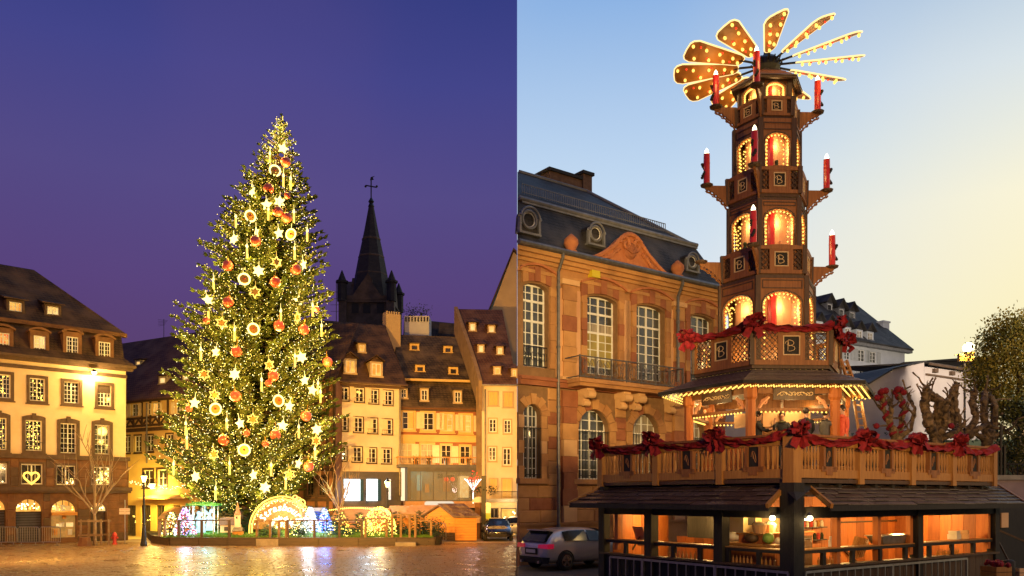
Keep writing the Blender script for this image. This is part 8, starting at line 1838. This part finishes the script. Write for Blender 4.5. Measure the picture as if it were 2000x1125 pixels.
for k in range(6): p = hx(HEX[k]+30, 2.15, 0); light('POINT', TP+Vector((p.x, p.y, GZ+zcan-.25)), 55, BULB, .25, name='canopy_light')
for k in range(6): p = hx(HEX[k]+30, 3.05, 0); light('POINT', TP+Vector((p.x, p.y, GZ+zev-.32)), 30, BULB, .12, name='canopy_light')
# lattice panels and emblem plates
def lattice(b, Mx, x0, x1, z0, z1, step=.165, y=0, w=.020):
    n = int((x1-x0+z1-z0)/step)+1; hh = z1-z0
    for s in (1, -1):
        for i in range(n):
            a = x0-hh+i*step if s > 0 else x0+i*step
            pts = []
            # clip the diagonal to the rectangle
            for t in (0, 1): pass
            xa, za, xb, zb_ = (a, z0, a+hh, z1) if s > 0 else (a, z0, a-hh, z1)
            if s > 0:
                if xa < x0: za += x0-xa; xa = x0
                if xb > x1: zb_ -= xb-x1; xb = x1
            else:
                if xa > x1: za += xa-x1; xa = x1
                if xb < x0: zb_ -= x0-xb; xb = x0
            if zb_-za < .03: continue
            b.bar(Mx @ Vector((xa, y+.004*s, za)), Mx @ Vector((xb, y+.004*s, zb_)), w, .02, up=tuple((Mx.to_3x3() @ Vector((0, 1, 0)))))
def ring_balcony(zb_, h, Rb, Rt, emb=.2, garland=False):
    b = MB(); hexplate(b, Rb, zb_-.10, zb_); b.build('ring_floor', M['pinedark'], pyr)
    for k in range(6):
        Mx, L_ = face_frame(k, (Rb+Rt)/2, zb_); hw = L_/2; e = emb
        fr = MB()
        fr.box(-hw, hw, -.04, .04, 0, h*.13, 0, Mx); n = 6
        for i in range(n):
            t0, t1 = -1+2*i/n, -1+2*(i+1)/n; q0, q1 = h*.07*(1-t0*t0), h*.07*(1-t1*t1)
            fr.hexa([Mx @ Vector(v) for v in ((hw*t0, -.04, h*.86), (hw*t1, -.04, h*.86), (hw*t1, .045, h*.86), (hw*t0, .045, h*.86), (hw*t0, -.045, h*.95+q0), (hw*t1, -.045, h*.95+q1), (hw*t1, .055, h*.95+q1), (hw*t0, .055, h*.95+q0))])
        for x0, x1 in ((-hw, -hw*.90), (-e-.17, -e), (e, e+.17), (hw*.90, hw)): fr.box(x0, x1, -.035, .036, h*.13, h*.86, 0, Mx)
        fr.box(-e, e, -.035, .034, h*.13, h*.27, 0, Mx); fr.box(-e, e, -.035, .034, h*.75, h*.86, 0, Mx)
        o = fr.build('balcony_panel', M['pine'], pyr)
        lt = MB()
        for s in (-1, 1):
            xa, xb = sorted((s*(e+.17), s*hw*.90))
            if xb-xa > .08: lattice(lt, Mx, xa, xb, h*.13, h*.86)
        if lt.v: lt.build('lattice', M['pinedark'], o)
        q = MB(); q.box(-e, e, -.02, .005, h*.27, h*.75, 0, Mx); q.build('emblem_plate', M['soot'], o)
        q = MB(); z0_, z1_ = h*.27, h*.75
        for x0, x1, za, zc_ in ((-e, e, z0_-.02, z0_+.012), (-e, e, z1_-.012, z1_+.02), (-e-.02, -e+.012, z0_-.02, z1_+.02), (e-.012, e+.02, z0_-.02, z1_+.02)): q.box(x0, x1, .006, .046, za, zc_, 0, Mx)
        zm, hh = (z0_+z1_)/2, (z1_-z0_)
        q.tube([Mx @ Vector((e*.45-e*.05*sin(t), .02, zm-hh*.3+hh*.6*t)) for t in (0, .25, .5, .75, 1)], .012, 4)                       # a curly B
        for zc2, rr_ in ((zm+hh*.14, .75), (zm-hh*.15, .9)): q.tube([Mx @ Vector((e*.35-e*rr_*.9*sin(t), .02, zc2+hh*.16*cos(t))) for t in [pi*i/8 for i in range(9)]], .012, 4)
        q.tube([Mx @ Vector((e*.5+e*.28*(1-i/10)*cos(i*.7), .02, zm+hh*.08+hh*.2*(1-i/10)*sin(i*.7))) for i in range(11)], .010, 4); q.build('emblem', M['gilt'], o)
        q = MB(); q.bar(hx(HEX[k], (Rb+Rt)/2, zb_), hx(HEX[k], (Rb+Rt)/2+.02, zb_+h), .13); q.build('corner_post', M['pinedark'], pyr)
    b = MB()
    for k in range(6):
        Mx, L_ = face_frame(k, Rb-.15, zb_); n = max(5, int(L_/.16))
        for i in range(n): b.octa(Mx @ Vector((-L_/2+L_*(i+.5)/n, 0, -.13)), .032)
        for s in (-1, 1):
            for i in range(4): b.octa(Mx @ Vector((s*L_*.33, -.06, h*(.2+.18*i))), .034)
    q = b.build('bulb_row', M['bulb'], pyr); q['kind'] = 'stuff'
def arch_side(b, Mx, L_, h, ow, oz0, ozs, rise, y0=-.05, y1=.05, m=0):
    hw = L_/2; o = ow/2
    b.box(-hw, -o, y0, y1, 0, h, m, Mx); b.box(o, hw, y0, y1, 0, h, m, Mx)
    if oz0 > .01: b.box(-o, o, y0, y1, 0, oz0, m, Mx)
    n = 8
    for i in range(n):
        t0, t1 = -1+2*i/n, -1+2*(i+1)/n; c0, c1 = ozs+rise*(1-t0*t0)**.6, ozs+rise*(1-t1*t1)**.6
        b.hexa([Mx @ Vector(v) for v in ((o*t0, y0, c0), (o*t1, y0, c1), (o*t1, y1, c1), (o*t0, y1, c0), (o*t0, y0, h), (o*t1, y0, h), (o*t1, y1, h), (o*t0, y1, h))], m)
def arch_curve(Mx, o, oz0, ozs, rise, y, n):
    pts = []; per = []
    k = 40
    for i in range(13): per.append((-o, oz0+(ozs-oz0)*i/12))
    for i in range(1, k): t = -1+2*i/k; per.append((o*t, ozs+rise*(1-t*t)**.6))
    for i in range(13): per.append((o, ozs-(ozs-oz0)*i/12))
    ln = [0]
    for i in range(1, len(per)): ln.append(ln[-1]+hypot(per[i][0]-per[i-1][0], per[i][1]-per[i-1][1]))
    j = 0
    for q in range(n):
        s = ln[-1]*q/(n-1)
        while j < len(ln)-2 and ln[j+1] < s: j += 1
        u = (s-ln[j])/max(ln[j+1]-ln[j], 1e-6); pts.append(Mx @ Vector((per[j][0]+(per[j+1][0]-per[j][0])*u, y, per[j][1]+(per[j+1][1]-per[j][1])*u)))
    return pts
def drum(z0, z1, R, oz0, ozt, frac=.72, inner=True, lamp=22, seed=0):
    h = z1-z0; L_ = R
    b = MB(); hexplate(b, R*.97, z0-.03, z0+.03); b.build('drum_floor', M['pinedark'], pyr); b = MB(); hexplate(b, R*1.05, z1-.08, z1); b.build('drum_top', M['pinedark'], pyr)
    bb = MB(); rr = random.Random(seed)
    for k in range(6):
        Mx, L_ = face_frame(k, R, z0); ow = L_*frac; rise = ow*.26; ozs = ozt-rise
        q = MB(); arch_side(q, Mx, L_*.985, h, ow, oz0, ozs, rise); o = q.build('arch_panel', M['pine'], pyr)
        q = MB(); hw = L_/2
        q.box(-hw*.84, hw*.84, .051, .075, ozt+.10, ozt+.13, 0, Mx); q.box(-hw*.84, hw*.84, .051, .075, h-.16, h-.13, 0, Mx); q.box(-hw*.84, -hw*.80, .051, .075, ozt+.13, h-.16, 0, Mx); q.box(hw*.80, hw*.84, .051, .075, ozt+.13, h-.16, 0, Mx)
        pts = arch_curve(Mx, ow/2+.03, oz0, ozs, rise+.03, .06, 22); q.tube(pts, .024, 5); q.build('moulding', M['pinedark'], o)
        for p in arch_curve(Mx, ow/2-.055, oz0+.05, ozs, rise-.05, .0, int(16+ow*9)): bb.octa(p, .036)
        for p in arch_curve(Mx, ow/2-.10, oz0+.05, ozs, rise-.09, -.22, int(12+ow*6)): bb.octa(p, .030)
        q = MB(); a = HEX[k]; q.bar(hx(a, R+.015, z0), hx(a, R+.015, z1), .15); q.build('corner_post', M['pinedark'], pyr)
    q = bb.build('bulb_row', M['bulb'], pyr); q['kind'] = 'stuff'
    b = MB(); b.lathe([(R*.66, z0+oz0*.6), (R*.66, z0+ozt+.1)], 18); b.build('peach_backdrop', M['peach'], pyr)  # backdrop core added so every arch shows a lit peach interior
    b = MB(); hexring(b, R*.55, z0+oz0*.5, R*.55, z0+ozt+.05) if False else b.lathe([(.09*R, z0+oz0*.6), (.09*R, z0+ozt+.12)], 6, (R*.72*vt.x+.12*R, R*.72*vt.y, 0)); b.build('inner_post', M['redwax'], pyr)
    # little painted figures turning inside
    for k in range(6):
        a = radians(HEX[k]+30+rr.uniform(-8, 8)); p = (vr*cos(a)+vt*sin(a))*R*.76; hh = (ozt-oz0)*rr.uniform(.35, .5); m = ('redwax', 'cream', 'redpaint', 'peach', 'hedge', 'cloth')[(k+seed) % 6]
        q = MB(); q.lathe([(.10*R, 0), (.08*R, hh*.3), (.045*R, hh*.7), (.05*R, hh*.72)], 8, (p.x, p.y, z0+oz0*.8)); q.ball((p.x, p.y, z0+oz0*.8+hh*.84), hh*.13, 7, 5); q.build('figure', M[m], pyr)
    for k in (0, 1, 2, 5):
        p = hx(HEX[k]+30, R*.80, 0); light('POINT', TP+Vector((p.x, p.y, GZ+z0+ozt*.84)), lamp*1.35, BULB, .10, name='drum_light')
def zq(py, near=1.0): return zp(py, 26.5-near)
T = [  # balcony base y, balcony top y, drum top y, arch bottom, arch top, radius of balcony and drum
]
zA0, zA1 = zp(733), zp(664)
ring_balcony(zA0, zA1-zA0, RT, RT+.04, .24)
for k in range(6): p = hx(HEX[k]+30, 1.82, 0); light('POINT', TP+Vector((p.x, p.y, GZ+zA0+.45)), 34, BULB, .1, name='ring_light')
drum(zA0, zp(560), 1.50, zp(668)-zA0, zp(590)-zA0, .80, lamp=17, seed=1)
zB0, zB1 = zp(555), zp(502)
ring_balcony(zB0, zB1-zB0, 1.42, 1.46, .20)
drum(zB0, zp(410), 1.22, zp(500)-zB0, zp(432)-zB0, .76, lamp=12, seed=2)
zC0, zC1 = zp(402), zp(352)
ring_balcony(zC0, zC1-zC0, 1.26, 1.29, .17)
drum(zC0, zp(257), 1.04, zp(348)-zC0, zp(285)-zC0, .74, lamp=9, seed=3)
zD0, zD1 = zp(250), zp(214)
ring_balcony(zD0, zD1-zD0, .98, 1.0, .15)
drum(zD0, zp(172), .86, zp(213)-zD0, zp(184)-zD0, .72, lamp=6, seed=4)
# top roof
zr0, zr1 = zp(178), zp(143)
b = MB(); hexring(b, 1.16, zr0, .34, zr1); hexring(b, 1.14, zr0-.06, .3, zr0+.02); hexring(b, 1.16, zr0-.06, 1.16, zr0); b.build('top_roof', M['pinedark'], pyr)
for k in range(6):
    for j in range(4):
        t0, t1 = j/4, (j+1)/4+.04; Ra, Rb2 = 1.18-(.84)*t0, 1.18-.84*t1; q = MB(); q.slab([hx(HEX[k], Ra, zr0+(zr1-zr0)*t0+.035), hx(HEX[(k+1) % 6], Ra, zr0+(zr1-zr0)*t0+.035), hx(HEX[(k+1) % 6], Rb2, zr0+(zr1-zr0)*t1+.01), hx(HEX[k], Rb2, zr0+(zr1-zr0)*t1+.01)], (0, 0, -.02)); q.build('roof_plank', M[rs.choice(['shingle0', 'shingle2', 'pine'])], pyr)
# rotor: hub, arms, twelve pitched blades with their bulbs
zh = zp(128); rot = thing('rotor', 'twelve bladed rotor studded with warm bulbs on top of the wooden pyramid', 'rotor', (TP.x, TP.y, GZ+zh))
b = MB(); b.lathe([(.16, -.75), (.16, -.35), (.34, -.25), (.42, -.1), (.42, .1), (.3, .22), (.12, .32), (.08, .5)], 12)
for k in range(14): a = k*.45; b.bar((cos(a)*.2, sin(a)*.2, -.45), (cos(a)*.5, sin(a)*.5, .12), .03)
b.build('hub', M['black'], rot)
Ri, Ro = .95, 2.95
def blade_outline():
    pts = [(Ri, -.14), (Ri+.10, -.19)]
    pts += [(Ro-.28, -.37), (Ro-.10, -.32), (Ro-.02, -.22), (Ro, 0), (Ro-.02, .22), (Ro-.10, .32), (Ro-.28, .37), (Ri+.10, .19), (Ri, .14), (Ri-.05, .08), (Ri-.05, -.08)]
    return pts
bo = blade_outline(); bm = MB(); bm.slab([(x, y, -.02) for x, y in bo], (0, 0, .04)); bm = bm.mesh('blade', M['bladewood'] if 'bladewood' in M else M.setdefault('bladewood', mat('golden_brown_blade', (.42, .15, .025), (.50, .20, .04), 2, .5)))
be = MB(); be.tube([(x, y, -.0) for x, y in bo], .026, 6, closed=True); be = be.mesh('bright_edge', M['edge'])
bw_ = MB(); bw_.lathe([(.02, 0), (.048, -.04), (.04, -.09), (.01, -.11)], 7); br_ = MB(); br_.ball((0, 0, 0), .035, 6, 4)
bw_ = bw_.mesh('bulb', M['bulb']); br_ = br_.mesh('red_bulb', M['redbulb']); ba = MB(); ba.tube([(.3, 0, 0), (Ri+.1, 0, 0)], .035, 6); ba = ba.mesh('arm', M['black'])
base_ang = atan2(vr.y, vr.x)
for k in range(12):
    a = base_ang+radians(k*30+6); Rm = Matrix.Rotation(a, 4, 'Z') @ Matrix.Rotation(radians(23), 4, 'X')
    o = inst('blade', bm, rot); o.matrix_local = Rm
    for nm, me_ in (('bright_edge', be), ('arm', ba)): inst(nm, me_, o)
    for i in range(4):
        for s in (-1, 1): inst('bulb', bw_, o, (Ri+.14+i*.50+(.24 if s > 0 else 0), s*(.06+.045*i), -.02))
    for i in range(4): inst('red_bulb', br_, o, (Ri+.40+i*.40, (.12 if i % 2 else -.10)*(1+.2*i), -.04))
    p = Matrix.Rotation(a, 3, 'Z') @ Vector((1.9, 0, 0)); light('POINT', TP+Vector((p.x, p.y, GZ+zh-.55)), 13, (1, .60, .18), .15, name='rotor_light')
# candle brackets
def bracket(k_ang, z, R0_, ln, candle=True, hc=1.02):
    d = hx(k_ang, 1, 0); d = Vector((d.x, d.y, 0)).normalized(); t = thing('candle_bracket', None, None); t.parent = pyr; t.location = d*R0_+Vector((0, 0, z)); t.rotation_euler = (0, 0, atan2(d.y, d.x))
    b = MB(); n = 12; top = [(ln*i/n, .0) for i in range(n+1)]; low = [(ln*(1-i/n), -.10-.55*(i/n)**1.6-.05*abs(sin(i*1.6))) for i in range(n+1)]
    b.prism(top+low, -.035, .035); b.tube([(ln*(1-i/14)*.98, 0, -.16-.58*(i/14)**1.6-.05*abs(sin(i*1.3))) for i in range(15)], .03, 5)
    for i in range(4): b.tube([(ln*(.82-.2*i)+.05*cos(t_), 0, -.19-.12*i+.05*sin(t_)) for t_ in [2*pi*q/8 for q in range(8)]], .018, 4, closed=True)
    b.build('arm', M['pine'], t)
    b = MB(); b.lathe([(.10, -.06), (.19, -.02), (.21, .03), (.12, .05)], 10, (ln-.05, 0, .0)); b.build('dish', M['pinedark'], t)
    if candle:
        b = MB(); b.lathe([(.105, .05), (.105, hc*.70), (.112, hc*.71), (.105, hc*.73), (.10, hc)], 12, (ln-.05, 0, 0)); b.build('candle', M['redwax'], t, False)
        b = MB(); b.lathe([(.05, hc), (.07, hc+.05), (.05, hc+.12), (.008, hc+.19)], 8, (ln-.05, 0, 0)); b.build('flame', M['flame'], t)
        b = MB()
        for i in range(9): a = i*.7; b.ball((ln+.05+.05*cos(a), .05*sin(a), hc*.25+.055*i), .05, 6, 4)
        b.build('sprig', M['soot'], t)
    return t
for zz_, R_, ln, cand in ((zp(212), 1.0, .72, (1, 1, 1)), (zp(365), 1.30, .72, (1, 1, 1)), (zp(514), 1.46, .74, (1, 1, 0))):
    bracket(-20, zz_-.10, R_, ln, True); bracket(100, zz_, R_, ln, True); bracket(160, zz_, R_, ln, bool(cand[2]))
# red garland round the upper ring
nm_ = ('right front', 'left front', 'left', 'back left', 'back', 'right')
zr_ = zA1+GZ-.0
for k in (5, 0, 1, 2): 
    a, c = TP+hx(HEX[k], RT+.10, zr_), TP+hx(HEX[(k+1) % 6], RT+.10, zr_); o_ = Vector((a.x+c.x-2*TP.x, a.y+c.y-2*TP.y, 0)).normalized()
    swag('thick red tulle swag on the lattice ring below the lowest arches, %s side' % {5: 'far right', 0: 'right front', 1: 'middle front', 2: 'left'}[k], c, a, .10, 40+k, True, 'red tulle swags on the upper ring', .11, .02, o_)
# ladders
def ladder(lb, p0, p1, w_, n, m='pinelight'):
    t = thing('ladder', lb, 'ladder', p0, 0, 'wooden ladders at the pyramid'); d = p1-p0; s = Vector((.8, .5, 0)).normalized()*w_/2; b = MB()
    for q in (-1, 1): b.bar(s*q, d+s*q*.8, .06, .09)
    b.build('rail', M[m], t)
    for i in range(n): u = (i+.5)/n; b = MB(); b.bar(d*u-s, d*u+s, .035); b.build('rung', M[m], t)
    return t
ladder('wooden ladder leaning on the lattice ring of the pyramid', P(1672, 765, 25.6)-Vector((0, 0, .2)), P(1648, 703, 26.2), .34, 9); ladder('yellow lit wooden ladder at the right end of the pavilion', P(1693, 862, 24.4)-Vector((0, 0, .45)), P(1675, 785, 25.2), .42, 8)
# ================================================================ people on the deck
def person(lb, px, D, pyhead, yaw, coat, hair='hair', arm=(25, 70), arm2=(10, 30), lean=0, h=1.76, collar=None, hat=None, extra=None):
    zf = Z(pyhead, D)-h; base = Vector((X(px, D), D, max(zf, GZ+ZDK+.0)))
    k = h/1.76; J = {}; E = []; R_ = {}
    def j(n, p, r, par=None):
        J[n] = (Vector(p)*k, (r[0]*k, r[1]*k) if isinstance(r, tuple) else (r*k, r*k))
        if par: E.append((par, n))
    ln = radians(lean); f_ = lambda y, z: (y*cos(ln)-(z-.95)*sin(ln) if z > .95 else y, (z-.95)*cos(ln)+.95 if z > .95 else z)
    def up(x, y, z): yy, zz = f_(y, z); return (x, yy, zz)
    j('pelvis', (0, 0, .95), (.16, .12)); j('waist', up(0, 0, 1.10), (.15, .115), 'pelvis'); j('chest', up(0, 0, 1.32), (.185, .125), 'waist'); j('neck0', up(0, .0, 1.47), (.075, .075), 'chest'); j('neck', up(0, -.01, 1.53), (.058, .06), 'neck0'); j('head0', up(0, -.02, 1.60), (.072, .088), 'neck'); j('head1', up(0, -.02, 1.68), (.082, .098), 'head0'); j('head2', up(0, -.01, 1.745), (.058, .07), 'head1'); j('nose', up(0, -.128, 1.645), .014, 'head1')
    for s, (a1, a2), tg in ((-1, arm, 'l'), (1, arm2, 'r')):
        j('sh'+tg, up(s*.185, 0, 1.42), .072, 'chest'); a1r, a2r = radians(a1), radians(a2)
        ex, ey, ez = s*.23, -.28*sin(a1r), 1.42-.28*cos(a1r); j('el'+tg, up(ex, ey, ez), .050, 'sh'+tg); wx, wy, wz = s*.19, ey-.25*sin(a2r), ez-.25*cos(a2r); j('wr'+tg, up(wx, wy, wz), .033, 'el'+tg)
        dv = Vector((wx-ex, wy-ey, wz-ez)).normalized(); sd = dv.orthogonal().normalized(); pm = Vector((wx, wy, wz))+dv*.06; j('pa'+tg, up(*pm), (.036, .022), 'wr'+tg)
        for fi in range(4): o = sd*(fi-1.5)*.020; l_ = (.062, .075, .070, .054)[fi]; q = pm+dv*.03+o; j('f%d%s' % (fi, tg), up(*q), .010, 'pa'+tg); q2 = q+dv*l_+Vector((-s*.012, 0, 0)); j('g%d%s' % (fi, tg), up(*q2), .008, 'f%d%s' % (fi, tg))
        q = Vector((wx, wy, wz))+dv*.03-sd*.035; j('t0'+tg, up(*q), .012, 'wr'+tg); q2 = q+dv*.045-sd*.02; j('t1'+tg, up(*q2), .010, 't0'+tg)
        j('hip'+tg, (s*.095, 0, .88), .105, 'pelvis'); j('kn'+tg, (s*.10, -.02, .49), .066, 'hip'+tg); j('an'+tg, (s*.10, .02, .10), .045, 'kn'+tg); j('to'+tg, (s*.11, -.16, .045), .04, 'an'+tg)
    names = list(J); idx = {n: i for i, n in enumerate(names)}; me_ = bpy.data.meshes.new('person'); me_.from_pydata([tuple(J[n][0]) for n in names], [(idx[a], idx[c]) for a, c in E], []); o = link(bpy.data.objects.new('tmp_person', me_))
    sk = o.modifiers.new('skin', 'SKIN'); sk.use_smooth_shade = True; sk.branch_smoothing = .4
    for n in names: v = me_.skin_vertices[0].data[idx[n]]; v.radius = J[n][1]; v.use_root = (n == 'pelvis')
    o.modifiers.new('sub', 'SUBSURF').levels = 1
    dg = bpy.context.evaluated_depsgraph_get(); bm_ = bpy.data.meshes.new_from_object(o.evaluated_get(dg)); bpy.data.objects.remove(o)
    bm_.materials.clear()
    for m in (coat, 'skin', 'trouser', 'soot'): bm_.materials.append(M[m])
    handz = [(J[n][0], .10*k) for n in ('pal', 'par')]
    for p in bm_.polygons:
        c = p.center; z = c.z
        p.material_index = 3 if z < .10*k else 2 if z < .86*k and abs(c.x) < .17*k else 1 if (z > (J['neck'][0].z-.015)) or any((c-q).length < r for q, r in handz) else 0
        p.use_smooth = True
    t = link(bpy.data.objects.new('person', bm_)); t.location = base; t.rotation_euler = (0, 0, yaw); tag(t, lb, 'person', 'people at the pavilion')
    hd = J['head1'][0]; b = MB(); b.ball((hd.x, hd.y+.022*k, hd.z+.03*k), .098*k, 10, 7, 0, 1.02); hr = b.build('hair', M[hair], t, True)
    b = MB()
    for s in (-1, 1): b.ball((hd.x+s*.034*k, hd.y-.093*k, hd.z-.005*k), .011*k, 6, 4)
    b.build('eye', M['soot'], t); b = MB(); b.box(hd.x-.025*k, hd.x+.025*k, hd.y-.100*k, hd.y-.085*k, hd.z-.068*k, hd.z-.058*k); b.build('mouth', M['redwax'], t); b = MB()
    for s in (-1, 1): b.ball((hd.x+s*.086*k, hd.y+.01*k, hd.z-.01*k), .022*k, 6, 4)
    b.build('ear', M['skin'], t)
    if collar: b = MB(); c = J['neck0'][0]; b.tube([(c.x+.085*k*cos(a), c.y+.085*k*sin(a), c.z+.0) for a in [2*pi*i/12 for i in range(12)]], .035*k, 6, closed=True); b.build('scarf', M[collar], t, True)
    if hat: b = MB(); b.lathe([(.10*k, 0), (.104*k, .06*k), (.08*k, .11*k), (.02*k, .125*k)], 12, (hd.x, hd.y+.01, hd.z+.03*k)); b.build('cap', M[hat], t, True)
    return t
person('man in black with dark cap turned to the right, leftmost at the pavilion', 1482, 24.9, 806, radians(60), 'cdark', hat='soot', arm=(35, 95), arm2=(35, 100), h=1.7)
person('bearded man in black with an olive scarf raising a hand to his face', 1528, 24.6, 806, radians(-25), 'cdark', arm=(45, 150), arm2=(15, 40), collar='cgreen', h=1.7)
person('man in a black jacket leaning with his back to the rail', 1575, 24.2, 799, radians(175), 'cdark', arm=(20, 55), arm2=(20, 50), lean=4, h=1.74)
person('dark haired man in a grey jacket facing left', 1612, 24.5, 803, radians(115), 'cgrey', arm=(30, 85), arm2=(10, 30), h=1.72)
person('man in a bright orange red jacket standing nearest the ladder', 1645, 24.3, 794, radians(-65), 'corange', arm=(5, 15), arm2=(5, 15), h=1.80, collar='corange')
